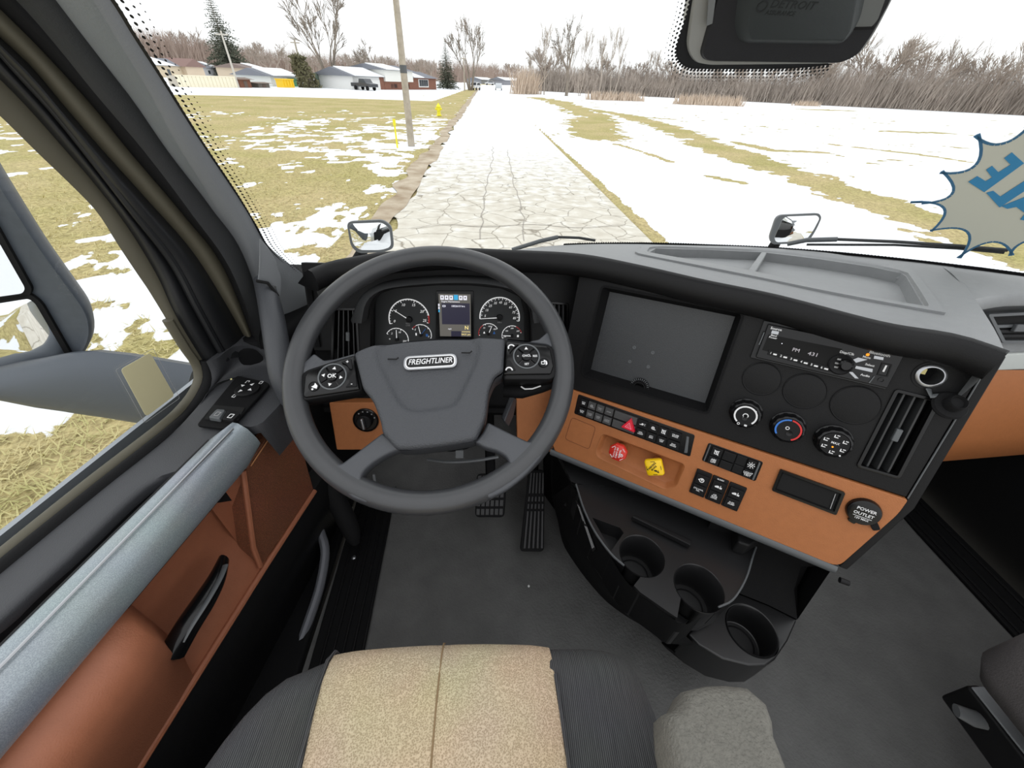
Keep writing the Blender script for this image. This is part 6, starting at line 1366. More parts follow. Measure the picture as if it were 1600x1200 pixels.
big = node('ShaderNodeTexNoise'); big.inputs['Scale'].default_value = .35; big.inputs['Detail'].default_value = 2; t.links.new(tcg.outputs['Object'], big.inputs['Vector'])
bm_ = node('ShaderNodeValToRGB'); e = bm_.color_ramp.elements; e[0].position = .34; e[0].color = (1, 1, 1, 1); e[1].position = .46; e[1].color = (0, 0, 0, 1); t.links.new(big.outputs['Fac'], bm_.inputs[0])
mxk = node('ShaderNodeMath', operation='MAXIMUM'); t.links.new(cr.outputs[0], mxk.inputs[0]); t.links.new(bm_.outputs[0], mxk.inputs[1])
fn = node('ShaderNodeTexNoise'); fn.inputs['Scale'].default_value = 3; fn.inputs['Detail'].default_value = 8; t.links.new(tcg.outputs['Object'], fn.inputs['Vector'])
cc = node('ShaderNodeValToRGB'); e = cc.color_ramp.elements; e[0].position = .3; e[0].color = (.56, .52, .44, 1); e[1].position = .7; e[1].color = (.71, .68, .60, 1); t.links.new(fn.outputs['Fac'], cc.inputs[0])
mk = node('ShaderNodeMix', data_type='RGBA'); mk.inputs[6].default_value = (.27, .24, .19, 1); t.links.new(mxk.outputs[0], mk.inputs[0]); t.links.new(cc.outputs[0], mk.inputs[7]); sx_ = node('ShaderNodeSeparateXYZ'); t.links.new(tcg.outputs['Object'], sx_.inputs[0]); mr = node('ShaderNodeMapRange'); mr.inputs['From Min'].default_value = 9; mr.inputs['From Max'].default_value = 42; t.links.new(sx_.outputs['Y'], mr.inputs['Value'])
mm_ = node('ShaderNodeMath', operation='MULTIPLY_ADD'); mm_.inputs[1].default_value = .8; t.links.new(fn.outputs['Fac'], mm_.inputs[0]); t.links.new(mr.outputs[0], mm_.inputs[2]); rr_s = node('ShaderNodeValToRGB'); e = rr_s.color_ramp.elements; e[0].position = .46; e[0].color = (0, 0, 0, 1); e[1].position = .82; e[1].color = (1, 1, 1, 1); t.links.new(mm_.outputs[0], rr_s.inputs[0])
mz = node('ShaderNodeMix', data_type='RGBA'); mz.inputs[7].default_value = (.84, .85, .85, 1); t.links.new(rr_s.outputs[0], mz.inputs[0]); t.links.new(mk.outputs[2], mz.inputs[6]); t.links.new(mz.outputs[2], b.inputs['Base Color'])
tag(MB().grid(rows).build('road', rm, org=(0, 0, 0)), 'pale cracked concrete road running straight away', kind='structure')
# dirt shoulder on the left
rows = [[np.array([road_l(y) - .45 + .5 * k + (vnoise(np.array([y * .9]), np.array([k * 3.1]), 8)[0] - .5) * .35, y, .012 - .015 * (k == 1)]) for k in (0, .5, 1)] for y in np.geomspace(5, 160, 120)]
tag(MB().grid(rows).build('trim_4', mat('brown_dirt', (.26, .18, .10, 1), .95, var=.5, vscale=1.6, col2=(.62, .54, .42, 1), bump=.8, bscale=30, bdist=.03)), 'brown dirt shoulder along the left road edge', kind='structure')
sealm = mat('crack_sealant', (.34, .31, .27, 1), .8)
for k, pts in enumerate(([(752, 375), (756, 330), (760, 300), (768, 260), (770, 230)], [(822, 378), (815, 330), (800, 270), (792, 235)], [(640, 358), (700, 352), (760, 356), (830, 352), (900, 357), (975, 352)])):
    P = smooth([gnd(*p) + np.array([0, 0, .022]) for p in pts], 24); P = [p + np.array([(random.random() - .5) * .12, 0, 0]) for p in P]
    MB().grid([[p + np.array([-.010, 0, 0]) for p in P], [p + np.array([.010, 0, 0]) for p in P]] if k < 2 else [[p + np.array([0, -.012, 0]) for p in P], [p + np.array([0, .012, 0]) for p in P]]).build('road_crack', sealm, bpy.data.objects['road'])
# dry grass standing in the bare patches near the truck
n = 70000; r = 2.6 + 15 * RNG.random(n) ** 1.6; a = np.radians(-118 + 118 * RNG.random(n)); gx, gy = r * np.sin(a), r * np.cos(a)
keep = (gx < road_l(gy) - .5) & (snow_at(gx, gy) < .55) & (gx < -1.6); gx, gy = gx[keep], gy[keep]; n = len(gx)
th = RNG.random(n) * 6.283; ln = .05 + .10 * RNG.random(n); el = .15 + .6 * RNG.random(n); wd = .004 + .004 * RNG.random(n)
p0 = np.stack([gx, gy, np.full(n, -.02)], 1); d = np.stack([np.cos(th) * np.cos(el), np.sin(th) * np.cos(el), np.sin(el)], 1) * ln[:, None]; sd = np.stack([-np.sin(th), np.cos(th), np.zeros(n)], 1) * wd[:, None]
V = np.concatenate([p0 - sd, p0 + sd, p0 + d], 0); me = bpy.data.meshes.new('dry_grass'); me.from_pydata(V.tolist(), [], np.stack([np.arange(n), np.arange(n) + n, np.arange(n) + 2 * n], 1).tolist())
me.materials.append(mat('straw', (.62, .52, .28, 1), .8, var=.3, vscale=2.5, col2=(.46, .44, .18, 1))); g_ = bpy.data.objects.new('dry_grass', me); link(g_, (0, 0, 0)); tag(g_, 'dry straw-coloured grass blades in the field beside the truck', 'grass', kind='stuff')
# ---------------------------------------------------------------- bare trees
def bare_tree(seed, levels, spread, up, ratio, trunk_r, split0=.25, nb=(2, 3), multi=1, lean=0.0, n_side=5):
    rg = random.Random(seed); m = MB()
    def seg(p, d, L, r, lv):
        k = 3 if lv < 2 else 2; pts = [p]; rs = [r]; q = np.array(p); dd = np.array(d)
        for i in range(k):
            dd = _n(dd + np.array([rg.gauss(0, .10), rg.gauss(0, .10), rg.gauss(0, .05) + up * .08])); q = q + dd * L / k; pts.append(q); rs.append(max(r * (1 - (1 - ratio * .9) * (i + 1) / k), .0022))
        m.tube(pts, rs, n_side if lv == 0 else (4 if lv == 1 else 3))
        if lv >= levels: return
        n = rg.randint(*nb) + (1 if lv > 1 else 0)
        for i in range(n):
            t = 1.0 if i == 0 else rg.uniform(.35, 1.0); pi = min(int(t * k), k - 1); f = t * k - pi; b0 = pts[pi] * (1 - f) + pts[pi + 1] * f
            a = rg.uniform(0, 6.283); s = spread * rg.uniform(.5, 1.25) * (.5 if i == 0 else 1); ax = _n(np.cross(dd, [math.cos(a), math.sin(a), .3])); nd = _n(dd * math.cos(s) + ax * math.sin(s) + np.array([0, 0, up * .25]))
            seg(b0, nd, L * rg.uniform(.6, .85), max(r * ratio * rg.uniform(.55, .9), .0022), lv + 1)
    for k in range(multi):
        a = 6.283 * k / multi + rg.random(); tl = (.0 if multi == 1 else .42) * rg.uniform(.5, 1.2)
        seg(np.array([math.cos(a), math.sin(a), 0]) * (.02 if multi > 1 else 0), _n(np.array([math.cos(a) * tl + lean, math.sin(a) * tl, 1])), split0 * rg.uniform(.85, 1.15), trunk_r * (1 if multi == 1 else .75), 0)
    V = np.array(m.v); m.v = (V / V[:, 2].max()).tolist(); return m
bark = mat('bark_grey_brown', (.25, .21, .17, 1), .9, var=.3, vscale=6)
bark2 = mat('bark_pale_tan', (.42, .36, .30, 1), .9, var=.25, vscale=6)
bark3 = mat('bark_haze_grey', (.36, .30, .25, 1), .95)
PROTO = {}
def proto(key, mt, *a, **k):
    m = bare_tree(*a, **k); V = np.array(m.v); me = bpy.data.meshes.new(key); me.from_pydata(V.tolist(), [], m.f); me.materials.append(mt); PROTO[key] = me
proto('spread', bark, 3, 5, .55, .2, .72, .03, .26, (2, 3)); proto('vase', bark, 9, 5, .50, .5, .66, .020, .25, (2, 2), multi=4)
proto('tall', bark2, 21, 5, .40, .6, .72, .018, .30, (2, 3)); proto('tall2', bark2, 33, 5, .36, .7, .7, .016, .34, (2, 2), multi=2)
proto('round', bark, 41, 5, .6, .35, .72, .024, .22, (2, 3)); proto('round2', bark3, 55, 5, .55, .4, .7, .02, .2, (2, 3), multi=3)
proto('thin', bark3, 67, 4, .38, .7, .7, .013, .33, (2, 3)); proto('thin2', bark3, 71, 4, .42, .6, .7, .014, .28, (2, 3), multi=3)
def topz(px, py_top, P):
    """height that reaches image row py_top above ground point P"""
    lo, hi = 0.0, 60.0
    for _ in range(40):
        m_ = (lo + hi) / 2; q_ = P + np.array([0, 0, m_])
        if (RW.T @ (q_ - EYE))[2] < .5: hi = m_; continue
        if pix(P + np.array([0, 0, m_]))[1] > py_top: lo = m_
        else: hi = m_
    return lo
def tree(key, label, px, py, top, rz=0.0, name='bare_tree', group=None, wide=1.0, P=None):
    P = gnd(px, py) if P is None else np.array(P, float); h = topz(px, top, P)
    o = bpy.data.objects.new(name, PROTO[key]); link(o, P); o.scale = (h * wide, h * wide, h); o.rotation_euler[2] = rz
    return tag(o, label, 'tree', group)
tree('vase', 'tall bare tree of several grey trunks right of the tall spruce', 519, 136, -30, .5, wide=1.05)
tree('round', 'round-crowned bare tree behind the white split-level house', 583, 132, 60, 1.0, wide=1.5)
tree('spread', 'short gnarled dark bare tree left of the white garage', 545, 135, 95, 2.0, wide=1.2)
tree('vase', 'large bare vase-shaped tree at the road beside the small spruce', 735, 141, 20, 2.2, wide=.95)
tree('tall', 'slim pale birch-like tree at the corner of the right thicket', 828, 140, 82, .3, wide=.9)
tree('round2', 'bare tree between the far house and the road end', 785, 130, 95, .3, wide=1.3)
tree('tall2', 'tall pale bare tree standing first in the right thicket', 850, 148, 32, .7, wide=.75)
tree('spread', 'dark forked bare tree rising above the right thicket', 885, 150, 18, .9, wide=.7)
tree('tall2', 'tall pale bare tree just right of the dark forked one', 905, 150, 40, 2.9, wide=.7)
tree('tall', 'thin upright bare tree in the middle of the thicket', 935, 152, 46, 4.0, wide=.6)
tree('tall2', 'tall pale bare tree nearest the camera housing in the thicket', 955, 152, 34, 5.2, wide=.75)
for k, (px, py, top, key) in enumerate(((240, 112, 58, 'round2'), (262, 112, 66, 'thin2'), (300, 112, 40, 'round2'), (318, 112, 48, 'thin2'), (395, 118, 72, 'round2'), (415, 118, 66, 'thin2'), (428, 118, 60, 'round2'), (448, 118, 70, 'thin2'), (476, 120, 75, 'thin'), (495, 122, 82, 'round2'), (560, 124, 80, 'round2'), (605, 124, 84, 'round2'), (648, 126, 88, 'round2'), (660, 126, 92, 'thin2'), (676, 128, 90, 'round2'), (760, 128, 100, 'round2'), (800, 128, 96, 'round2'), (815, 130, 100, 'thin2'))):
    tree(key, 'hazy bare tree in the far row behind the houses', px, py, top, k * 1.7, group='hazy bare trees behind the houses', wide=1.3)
TL = [np.array(p) for p in ((12.0, 160), (28, 152), (44.5, 147), (62, 142), (80, 137), (103, 131), (125, 124), (150, 112), (180, 95))]
tl = smooth([np.array([p[0], p[1], 0.]) for p in TL], 200)
for k in range(56):
    t = (k + .3 + .5 * random.random()) / 56; p = tl[int(t * 199)] + np.array([random.uniform(-2, 2), random.uniform(0, 5), 0]); hh = 9 + 3.5 * random.random() + 4 * (t > .45) + 3.0 * (t > .7)
    o = bpy.data.objects.new('bare_tree', PROTO[('thin', 'thin2', 'round2', 'tall2')[k % 4]]); link(o, p); s = hh; o.scale = (s * 1.1, s * 1.1, s); o.rotation_euler[2] = k * 2.1
    tag(o, 'bare thicket tree in the long tree line beyond the snowy field', 'tree', 'bare trees of the right-hand tree line')
# brush filling the tree line: thin stems nobody could count
N = 20000; t = RNG.random(N); idx = (t * 199).astype(int); base = tl[idx] + np.stack([RNG.normal(0, 2.2, N), RNG.normal(1.5, 2.6, N), np.zeros(N)], 1)
hh = (3.2 + 3.6 * RNG.random(N) ** 1.3) * (1 + .55 * (t > .45)); dr = np.stack([RNG.normal(.10, .22, N), RNG.normal(0, .2, N), np.ones(N)], 1) * hh[:, None]; wv = .035 + .03 * RNG.random(N); th = RNG.random(N) * 3.14
sd = np.stack([np.cos(th), np.sin(th), np.zeros(N)], 1) * wv[:, None]; sd2 = np.stack([-np.sin(th), np.cos(th), np.zeros(N)], 1) * wv[:, None]; mid = base + dr * .5 + np.stack([RNG.normal(0, .25, N), RNG.normal(0, .2, N), np.zeros(N)], 1)
V = np.concatenate([base - sd, base + sd, base + sd2, mid - sd * .7, mid + sd * .7, mid + sd2 * .7, base + dr], 0); I = np.arange(N)
F_ = []
for a_, b_, c_, d_ in ((0, 1, 4, 3), (1, 2, 5, 4), (2, 0, 3, 5)): F_ += np.stack([I + a_ * N, I + b_ * N, I + c_ * N, I + d_ * N], 1).tolist()
for a_, b_ in ((3, 4), (4, 5), (5, 3)): F_ += np.stack([I + a_ * N, I + b_ * N, I + 6 * N], 1).tolist()
# forked twigs
V2 = []; F2 = []; o0 = len(V)
tw = RNG.random((N * 3, 4)); src = RNG.integers(0, N, N * 3); f = .35 + .6 * tw[:, 0]; pb = base[src] + dr[src] * f[:, None]; dv = dr[src] / hh[src][:, None] * .6 + np.stack([RNG.normal(0, .45, N * 3), RNG.normal(0, .4, N * 3), .2 * np.ones(N * 3)], 1); L2 = (.7 + 1.3 * tw[:, 1]) ; w2 = .022 + .02 * tw[:, 2]
sdd = np.stack([np.ones(N * 3), np.zeros(N * 3), np.zeros(N * 3)], 1) * w2[:, None]; V = np.concatenate([V, pb - sdd, pb + sdd, pb + dv * L2[:, None]], 0); J = np.arange(N * 3); F_ += np.stack([o0 + J, o0 + J + 3 * N, o0 + J + 6 * N], 1).tolist()
me = bpy.data.meshes.new('brush_thicket'); me.from_pydata(V.tolist(), [], F_); me.materials.append(mat('brush_stems', (.42, .36, .31, 1), .95, var=.3, vscale=.15)); bo_ = bpy.data.objects.new('brush_thicket', me); link(bo_, (0, 0, 0)); tag(bo_, 'dense grey-brown brush along the tree line beyond the snow', 'brush', kind='stuff')
# same brush, far row behind the houses
def thicket(name, label, pts, n, h0, h1, sp, mt, w0=.05):
    pl = smooth([np.array([p[0], p[1], 0.]) for p in pts], 100); bs = pl[(RNG.random(n) * 99).astype(int)] + np.stack([RNG.normal(0, sp, n), RNG.normal(0, sp, n), np.zeros(n)], 1)
    h = h0 + (h1 - h0) * RNG.random(n); d = np.stack([RNG.normal(0, .25, n), RNG.normal(0, .25, n), np.ones(n)], 1) * h[:, None]; s = np.stack([np.ones(n), np.zeros(n), np.zeros(n)], 1) * (w0 * (.6 + RNG.random(n)))[:, None]; s2 = s[:, [1, 0, 2]]
    V = np.concatenate([bs - s, bs + s, bs + s2, bs + d], 0); I = np.arange(n); F = np.concatenate([np.stack([I, I + n, I + 3 * n], 1), np.stack([I + n, I + 2 * n, I + 3 * n], 1), np.stack([I + 2 * n, I, I + 3 * n], 1)], 0)
    me = bpy.data.meshes.new(name); me.from_pydata(V.tolist(), [], F.tolist()); me.materials.append(mt); o = bpy.data.objects.new(name, me); link(o, (0, 0, 0)); return tag(o, label, 'brush', kind='stuff')
far_m = mat('far_brush', (.36, .28, .235, 1), .95)
thicket('far_brush', 'reddish far brush behind the houses on the left', [gnd(225, 112)[:2], gnd(330, 113)[:2], gnd(440, 116)[:2], gnd(560, 121)[:2], gnd(690, 126)[:2]], 9000, 6, 15, 6, far_m, .16)
thicket('far_brush', 'grey far brush at the end of the road', [gnd(700, 128)[:2], gnd(780, 130)[:2], gnd(860, 134)[:2]], 2500, 6, 14, 6, far_m, .14)
reed_m = mat('reed_tan', (.56, .45, .35, 1), .9, var=.2, vscale=2)
for lb, a, b_, n, h in (('tan reed clump at the left corner of the thicket', (806, 147), (836, 147), 260, 5.5), ('long tan reed bed in front of the thicket centre', (925, 156), (995, 158), 420, 1.7), ('tan reed bed below the camera housing', (1060, 163), (1155, 166), 480, 2.0), ('pale reed patch further right in front of the brush', (1245, 165), (1275, 166), 160, 1.3)):
    thicket('reed_clump', lb, [gnd(*a)[:2], ((gnd(*a) + gnd(*b_)) / 2)[:2], gnd(*b_)[:2]], n, h * .5, h, .7, reed_m, .10)
# ---------------------------------------------------------------- evergreens
def conifer(seed, tiers, wid, droop, mt):
    rg = random.Random(seed); m = MB(); m.tube([(0, 0, 0), (0, 0, .5), (0, 0, .98)], [.016, .010, .002], 6); tm = MB()
    for i in range(tiers):
        f = i / (tiers - 1); z = .05 + .93 * f; L_ = wid * (1 - f) ** .8 + .014; nb = int(15 - 8 * f)
        for k in range(nb):
            a = 6.283 * (k + rg.random()) / nb; l = L_ * rg.uniform(.55, 1.15); dz = -droop * l * rg.uniform(.4, 1.2); nq = max(3, int(7 * (1 - f) + 3))
            for q in range(nq):
                s = (q + .7) / nq; c = np.array([math.cos(a) * l * s, math.sin(a) * l * s, z + dz * s * s + .03 * s]); w_ = .032 * (1.15 - f) * (1.1 - .5 * s) + .006
                for h_ in range(3):
                    b_ = rg.uniform(0, 6.283); e = np.array([math.cos(b_), math.sin(b_), rg.uniform(-1.3, -.1)]) * w_ * rg.uniform(.6, 1.2); g = np.array([math.cos(a), math.sin(a), -.35]) * w_ * rg.uniform(.5, 1.1)
                    tm.add([c, c + e, c + g + np.array([-math.sin(a), math.cos(a), 0]) * w_ * rg.uniform(-.5, .5)], [(0, 1, 2)])
    return m, tm
needles = mat('spruce_needles', (.075, .085, .055, 1), .9, var=.35, vscale=25, col2=(.14, .15, .11, 1))
def evergreen(seed, label, px, py, top, tiers, wid, droop):
    P = gnd(px, py); h = topz(px, top, P); a, b_ = conifer(seed, tiers, wid, droop, needles); r = thing('spruce_tree', label, 'tree', tuple(P))
    for mb_ in (a, b_): mb_.v = [tuple(P + np.array(v) * h) for v in mb_.v]
    a.build('trunk', bark, r, fix=False); b_.build('foliage', needles, r, fix=False, sm=False)
evergreen(1, 'tallest dark spruce behind the cream fence', 366, 121, -16, 40, .36, .5)
evergreen(2, 'small cone-shaped spruce beside the road end', 699, 139, 62, 30, .32, .3)
evergreen(3, 'little dark evergreen far behind the beige house', 281, 112, 66, 18, .28, .3)
# ---------------------------------------------------------------- poles, hydrant, marker
wood = mat('weathered_pole', (.42, .37, .30, 1), .9, var=.2, vscale=5); pole2 = mat('pale_pole', (.55, .52, .46, 1), .8)
def pole(label, px, py, top, r, mt, arm=None, tx=None):
    P = gnd(px, py); h = topz(px, top, P); o = thing('utility_pole', label, 'pole', tuple(P)); q = P + np.array([0 if tx is None else tx, 0, h])
    MB().tube([P, q], [r, r * .72], 10).build('shaft', mt, o)
    if arm: MB().tube([q + np.array([-arm, 0, -.4]), q + np.array([arm, 0, -.4])], .09, 6).build('crossarm', mt, o)
    else: MB().tube([P + np.array([0, 0, h * .45]), P + np.array([0, 0, h * .45 + .25])], r * .95, 10).build('band', M['bezel'], o)
    return o
pole('nearest weathered wooden utility pole left of the road', 643, 228, -60, .15, wood)
pole('pale pole with a short crossarm in front of the tall spruce', 373, 137, 48, .16, pole2, arm=.9)
pole('thin wooden pole beside the large bare tree at the roadside', 726, 142, 88, .16, wood, arm=.6)
pole('brown wooden pole beside the ivy covered trunk', 477, 136, 62, .2, wood, arm=.8)
P = gnd(621, 231); ym = mat('marker_yellow', (.85, .78, .03, 1), .5); o = thing('marker_post', 'thin yellow marker post left of the near pole', 'post', tuple(P)); h = topz(621, 186, P)
MB().tube([P, P + [0, 0, h * .8]], .035, 8).build('post', ym, o); MB().tube([P + [0, 0, h * .78], P + [0, 0, h]], .06, 8).build('cap', ym, o)
P = gnd(686, 181); o = thing('fire_hydrant', 'small yellow fire hydrant on the snow left of the road', 'hydrant', tuple(P)); Fh = Frame(P, (1, 0, 0), n=(0, 0, 1))
MB().lathe(Fh, 0, 0, [(.22, 0), (.22, .06), (.14, .08), (.14, .55), (.19, .57), (.19, .62), (.14, .68), (.05, .78), (.04, .84)], 16).build('barrel', ym, o)
MB().tube([P + [-.26, 0, .45], P + [.26, 0, .45]], .08, 10).build('side_nozzles', ym, o); MB().tube([P + [0, 0, .42], P + [0, -.24, .42]], .10, 10).build('front_nozzle', ym, o)
# ---------------------------------------------------------------- houses
def wallmat(c): return mat('wall_%d_%d' % (c[0], c[2]), L(c), .9)
snowm = mat('roof_snow', (.88, .90, .92, 1), .8); shin = mat('grey_shingles', (.20, .21, .24, 1), .9); brick_m = mat('red_brick', (.24, .11, .075, 1), .9, var=.3, vscale=9); glass_d = mat('dark_window', (.05, .06, .07, 1), .15); trimw = mat('white_trim', (.8, .8, .78, 1), .7)
class House:
    """box house facing the truck; x along the facade, y away from us"""
    def __init__(s, label, px0, px1, py, name='house'):
        a, b_ = gnd(px0, py), gnd(px1, py); s.L = np.linalg.norm(b_ - a); s.F = Frame(a, b_ - a, w=(0, 0, -1)); 
        if s.F.n.dot(EYE - a) < 0: s.F = Frame(a, b_ - a, n=-s.F.n)
        s.o = thing(name, label, 'house', tuple((a + b_) / 2)); s.px0 = px0; s.px1 = px1; s.py = py
    def X(s, px): return s.L * (px - s.px0) / (s.px1 - s.px0)
    def Hh(s, px, py): 
        q = s.F.px(px, py); return -q[1]
    def box(s, nm, x0, x1, z0, z1, d0, d1, mt, par=None): return MB().box(s.F, x0, x1, -z1, -z0, -d1, -d0).build(nm, mt, par or s.o, sm=False)
    def roof(s, x0, x1, z, rise, d0, d1, mt, snow=None, along=True):
        m = MB(); F = s.F; ov = .5
        if along: P = [F.p(x0 - ov, -z, -d0 + ov), F.p(x1 + ov, -z, -d0 + ov), F.p(x1 + ov, -z, -d1 - ov), F.p(x0 - ov, -z, -d1 - ov), F.p(x0 - ov, -z - rise, -(d0 + d1) / 2), F.p(x1 + ov, -z - rise, -(d0 + d1) / 2)]; f = [(0, 1, 5, 4), (2, 3, 4, 5), (0, 4, 3), (1, 2, 5), (3, 2, 1, 0)]
        else: P = [F.p(x0 - ov, -z, -d0 + ov), F.p(x1 + ov, -z, -d0 + ov), F.p(x1 + ov, -z, -d1), F.p(x0 - ov, -z, -d1), F.p((x0 + x1) / 2, -z - rise, -d0 + ov), F.p((x0 + x1) / 2, -z - rise, -d1)]; f = [(0, 1, 4), (2, 3, 5), (0, 4, 5, 3), (1, 2, 5, 4), (3, 2, 1, 0)]
        o = m.add(P, f).build('roof', mt, s.o, sm=False)
        if snow: 
            k0, k1 = snow
            if along: Q = [F.p(x0 + (x1 - x0) * k0, -z - .05, -d0 + ov - .05), F.p(x0 + (x1 - x0) * k1, -z - .05, -d0 + ov - .05), F.p(x0 + (x1 - x0) * k1, -z - rise * .95 - .05, -(d0 + d1) / 2 + .2), F.p(x0 + (x1 - x0) * k0, -z - rise * .95 - .05, -(d0 + d1) / 2 + .2)]
            MB().prism3(Q, (0, 0, .14)).build('roof_snow', snowm, o, sm=False)
        return o
    def window(s, x, z, w_, h, panes=1, mt=None):
        f = s.box('window', x - w_ / 2 - .1, x + w_ / 2 + .1, z - .1, z + h + .1, -.06, .02, trimw)
        for k in range(panes):
            a = x - w_ / 2 + w_ * k / panes; s.box('pane', a + .05, a + w_ / panes - .05, z, z + h, -.10, -.05, glass_d, f)
h = House('beige house with a brown gable and snowy roof behind the cream fence', 236, 318, 121)
z1 = h.Hh(290, 104); h.box('wall', 0, h.L, 0, z1, 0, 9, wallmat((214, 198, 172))); h.roof(0, h.L * .75, z1, z1 * .65, 0, 9, shin, snow=(.0, .62)); h.roof(h.X(283), h.X(318), z1, z1 * .75, -1.0, 5, mat('brown_gable_roof', (.24, .15, .13, 1), .9), along=False)
h.box('wall', h.X(285), h.X(316), 0, z1, -1.0, 0, wallmat((218, 200, 176))); MB().prism3([h.F.p(h.X(285), -z1, 1.0), h.F.p(h.X(316), -z1, 1.0), h.F.p(h.X(300.5), -z1 * 1.7, 1.0)], -h.F.n * .3).build('gable', wallmat((218, 200, 176)), h.o, sm=False)
for px in (292, 309): h.window(h.X(px), z1 * .25, 1.4, z1 * .45)
h.box('window', h.X(262), h.X(266), z1 * .2, z1 * .7, -.05, .05, glass_d)
h = House('house with grey roofs just right of the beige gable house', 318, 345, 120); z1 = h.Hh(330, 106); h.box('wall', 0, h.L, 0, z1, 0, 8, wallmat((190, 190, 192))); h.roof(0, h.L, z1, z1 * .6, 0, 8, shin, snow=(.7, 1)); h.window(h.L * .4, z1 * .3, 1.5, z1 * .4)
h = House('tan house half hidden by the tall spruce', 396, 420, 128); z1 = h.Hh(408, 108); h.box('wall', 0, h.L, 0, z1, 0, 8, wallmat((206, 190, 168))); h.roof(0, h.L, z1, z1 * .35, 0, 8, mat('roof_brown', (.22, .17, .15, 1), .9), snow=(.5, 1)); h.window(h.L * .45, z1 * .35, 1.5, z1 * .35, 2)
h = House('low garage with a snowy hipped roof behind the yellow dumpster', 426, 474, 135, 'garage'); z1 = h.Hh(450, 120); h.box('wall', 0, h.L, 0, z1, 0, 8, wallmat((220, 222, 218))); r_ = h.roof(0, h.L, z1, z1 * .75, 0, 8, shin, snow=(.05, .95)); h.box('door', h.L * .1, h.L * .45, 0, z1 * .75, -.06, .02, trimw); h.box('door', h.L * .52, h.L * .82, 0, z1 * .85, -.06, .02, mat('green_door', (.10, .36, .20, 1), .6))
h = House('long split-level house, white upper storey over red brick', 554, 682, 140); zt = h.Hh(615, 110); zg = h.Hh(575, 120); zb = h.Hh(655, 122)
h.box('garage_wall', 0, h.X(594), 0, zg, 0, 9, wallmat((230, 230, 228))); h.box('garage_door', h.X(559), h.X(588), 0, zg * .78, -.08, .02, trimw); h.roof(0, h.X(594), zg, zg * .65, 0, 9, shin, snow=(.02, .98)); h.box('brick_wall', h.X(588), h.X(596), 0, zg, -.05, .3, brick_m)
h.box('upper_wall', h.X(594), h.X(637), zt * .42, zt, -.5, 9, wallmat((236, 236, 230))); h.box('brick_wall', h.X(594), h.X(637), 0, zt * .42, -.1, 9, brick_m); h.roof(h.X(594), h.X(637), zt, zt * .28, -.5, 9, shin, snow=(.0, .6))
for px in (603, 609): h.window(h.X(px), zt * .68, h.X(606) - h.X(602), zt * .16)
h.window(h.X(625), zt * .68, 1.0, zt * .12); h.window(h.X(608), zt * .08, h.X(614) - h.X(604), zt * .22, 2); h.window(h.X(628), zt * .08, 2.0, zt * .22)
h.box('brick_wall', h.X(637), h.L, 0, zb, 0, 9, brick_m); h.roof(h.X(637), h.L, zb, zb * .55, 0, 9, shin, snow=(.05, .45)); h.window(h.X(658), zb * .3, h.X(666) - h.X(650), zb * .55, 4)
h.box('bay', h.X(649), h.X(667), zb * .2, zb * .9, -.05, .3, trimw)
h = House('small grey house at the far end of the road on its left', 752, 771, 131); z1 = h.Hh(760, 125); h.box('wall', 0, h.L, 0, z1, 0, 9, wallmat((150, 152, 158))); h.roof(0, h.L, z1, z1 * .6, 0, 9, shin, snow=(0, 1)); h.window(h.L * .5, z1 * .3, 2, z1 * .4, 2)
h = House('small snowy-roofed house at the far end of the road on its right', 788, 820, 133); z1 = h.Hh(800, 126); h.box('wall', 0, h.L, 0, z1, 0, 9, wallmat((140, 140, 146))); h.roof(0, h.L, z1, z1 * .6, 0, 9, shin, snow=(0, 1)); h.window(h.L * .3, z1 * .3, 2, z1 * .4, 2); h.window(h.L * .75, z1 * .3, 2, z1 * .4, 2)
# cream board fence, board by board
a, b_ = gnd(280, 136), gnd(373, 137); fe_ = thing('fence', 'long cream board fence in front of the beige house', 'fence', tuple((a + b_) / 2)); FFn = Frame(a, b_ - a, w=(0, 0, -1)); FL_ = np.linalg.norm(b_ - a); fh = -FFn.px(330, 120)[1]; nB = 16
crm = wallmat((236, 228, 204))
for k in range(nB): MB().box(FFn, FL_ * k / nB + .03, FL_ * (k + 1) / nB - .03, -fh, 0, -.06, .06).build('panel', crm, fe_, sm=False)
MB().box(FFn, 0, FL_, -fh - .12, -fh, -.1, .1).build('top_rail', crm, fe_, sm=False)
a = gnd(266, 134); MB().prism3([a, gnd(280, 136), gnd(280, 136) + [0, 0, fh], a + [0, 0, fh]], (0, .1, 0)).build('return_panel', wallmat((186, 178, 164)), fe_, sm=False)
a, b_ = gnd(494, 137), gnd(526, 136); gf = thing('fence', 'low green fence below the tall bare tree', 'fence', tuple((a + b_) / 2)); FFn = Frame(a, b_ - a, w=(0, 0, -1)); Lg = np.linalg.norm(b_ - a)
for k in range(6): MB().box(FFn, Lg * k / 6 + .04, Lg * (k + 1) / 6 - .04, -2.2, 0, -.05, .05).build('panel', mat('green_fence', (.13, .17, .13, 1), .9) if k == 0 else bpy.data.materials['green_fence'], gf, sm=False)
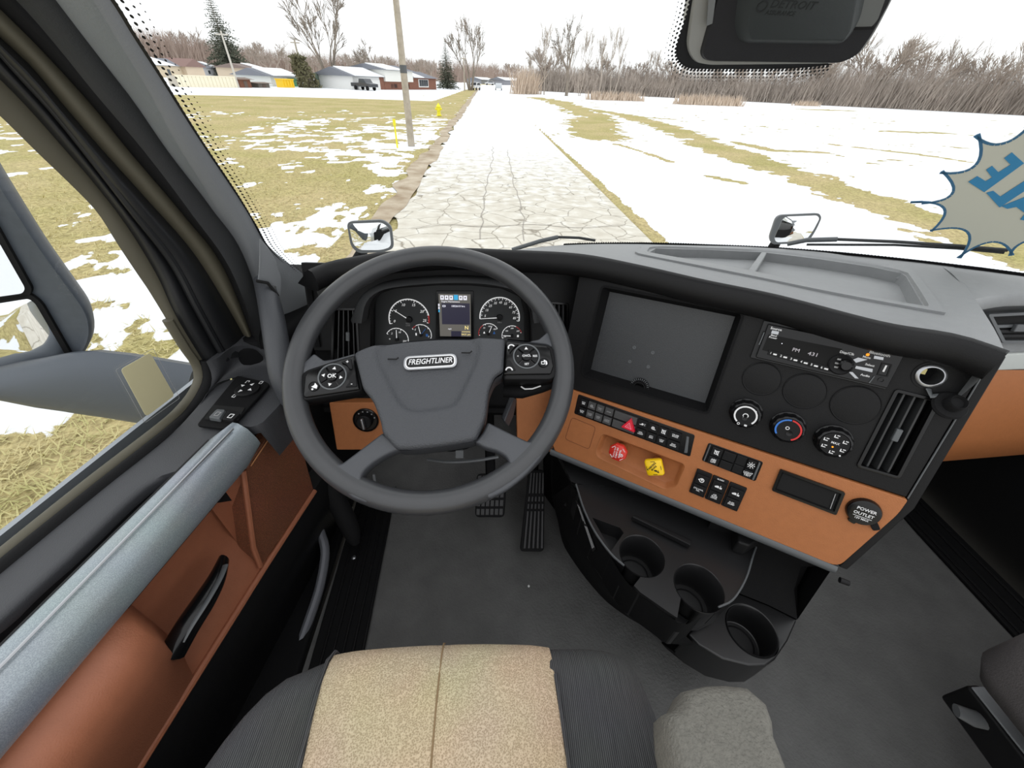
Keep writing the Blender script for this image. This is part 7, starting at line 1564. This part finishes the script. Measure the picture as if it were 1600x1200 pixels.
# yellow dumpster, sheds, wood pile
a, b_ = gnd(444, 137), gnd(461, 137); dF = Frame(a, b_ - a, w=(0, 0, -1)); Ld = np.linalg.norm(b_ - a); dh = -dF.px(452, 125)[1]; o = thing('dumpster', 'bright yellow dumpster in front of the garage', 'dumpster', tuple((a + b_) / 2)); ymat = mat('dumpster_yellow', (.85, .55, .02, 1), .5)
MB().box(dF, 0, Ld, -dh, 0, -1.5, 0).build('bin', ymat, o, sm=False)
for k in range(4): MB().box(dF, Ld * (k + .4) / 4, Ld * (k + .6) / 4, -dh * .95, -.25, 0, .12).build('rib', ymat, o, sm=False)
MB().box(dF, -.1, Ld + .1, -dh - .15, -dh, -1.6, .1).build('rim', ymat, o, sm=False)
for lb, x0, x1, py, top, c in (('rusty brown shed beside the fence end', 377, 394, 137, 122, (126, 84, 66)), ('grey board shed left of the garage', 405, 422, 137, 129, (120, 114, 106)), ('low brown shed beside the grey board one', 422, 436, 134, 123, (122, 92, 74))):
    hh_ = House(lb, x0, x1, py, 'shed'); hh_.o['category'] = 'shed'; z1 = hh_.Hh((x0 + x1) / 2, top); hh_.box('wall', 0, hh_.L, 0, z1 * .85, 0, 3, wallmat(c)); hh_.roof(0, hh_.L, z1 * .85, z1 * .2, 0, 3, mat('shed_roof', (.2, .15, .12, 1), .9), along=True); hh_.box('door', hh_.L * .35, hh_.L * .65, 0, z1 * .7, -.05, .02, mat('shed_door', (.16, .12, .10, 1), .9))
# ivy-covered trunk
P = gnd(485, 137); h0 = topz(485, 86, P); iv = thing('ivy_trunk', 'broken trunk cloaked in dark ivy beside a brown pole', 'tree', tuple(P)); MB().tube([P, P + [-.6, 0, h0 * .6], P + [-1.2, 0, h0]], [.9, .6, .35], 8).build('trunk', bark, iv)
lv = MB()
for k in range(1400):
    f = random.random(); rr_ = 1.9 * (1 - .45 * f); a = random.random() * 6.283; c = P + np.array([-1.2 * f + math.cos(a) * rr_ * random.random() ** .4, math.sin(a) * rr_, h0 * f]); e = np.array([random.gauss(0, .3), random.gauss(0, .3), random.gauss(-.1, .3)]); g = np.array([random.gauss(0, .3), random.gauss(0, .3), random.gauss(-.2, .25)]); lv.add([c, c + e, c + g], [(0, 1, 2)])
tag(lv.build('ivy_leaves', mat('ivy', (.15, .14, .075, 1), .9, var=.3, vscale=4), iv, fix=False, sm=False), kind='stuff')
# ---------------------------------------------------------------- cars
def car(label, px, py, wpx, heading, col, kind='suv'):
    P = gnd(px, py); t = thing('car', label, 'car', tuple(P)); d = np.linalg.norm(P); Lw = 4.6; F = Frame(P, (math.cos(heading), math.sin(heading), 0), w=(0, 0, -1)); pm = mat('car_paint', L(col), .3, coat=.5)
    prof = [(-2.3, -.45), (-2.3, -.95), (-1.2, -1.05), (-.7, -1.62), (1.5, -1.65), (2.2, -1.05), (2.3, -.45)] if kind == 'suv' else [(-2.5, -.5), (-2.5, -1.0), (-1.3, -1.1), (-.8, -1.7), (.4, -1.7), (.6, -1.1), (2.6, -1.05), (2.6, -.5)]
    MB().prism(F, prof, -.9, .9).build('body', pm, t, bevel=.08, sm=False)
    gl_ = [(-1.05, -1.08), (-.62, -1.54), (1.4, -1.57), (1.95, -1.1)] if kind == 'suv' else [(-1.15, -1.12), (-.72, -1.62), (.35, -1.62), (.5, -1.12)]
    for c0, c1 in ((.88, .92), (-.92, -.88)): MB().prism(F, gl_, c0, c1).build('side_window', glass_d, t, sm=False)
    xf = -1.03; MB().prism3([F.p(-1.17, -1.09, -.75), F.p(-1.17, -1.09, .75), F.p(-.76, -1.58, .68), F.p(-.76, -1.58, -.68)], F.u * -.05 + np.array([0, 0, .03])).build('windshield', glass_d, t, sm=False)
    for x in (-1.45, 1.45):
        for c in (-.85, .85): MB().lathe(F.off(c - .1), x, -.34, [(.34, 0), (.34, .2)], 16).build('wheel', M['rubber'], t)
    for c in (-.6, .6): MB().box(F, -2.34, -2.28, -.88, -.72, c - .2, c + .2).build('headlamp', trimw, t, sm=False)
car('dark pickup truck parked in front of the white garage', 571, 141, 34, 2.6, (52, 56, 62), 'pickup')
car('white van-like car parked behind the dark pickup', 561, 138, 20, 1.2, (225, 225, 222))
car('white car parked at the left road edge near the big tree', 742, 141, 14, 1.3, (225, 226, 226))
car('distant silver car coming along the road', 779, 141, 12, -1.57, (190, 194, 198))
car('tiny far car by the house at the road end', 765, 133, 8, .2, (210, 210, 212))
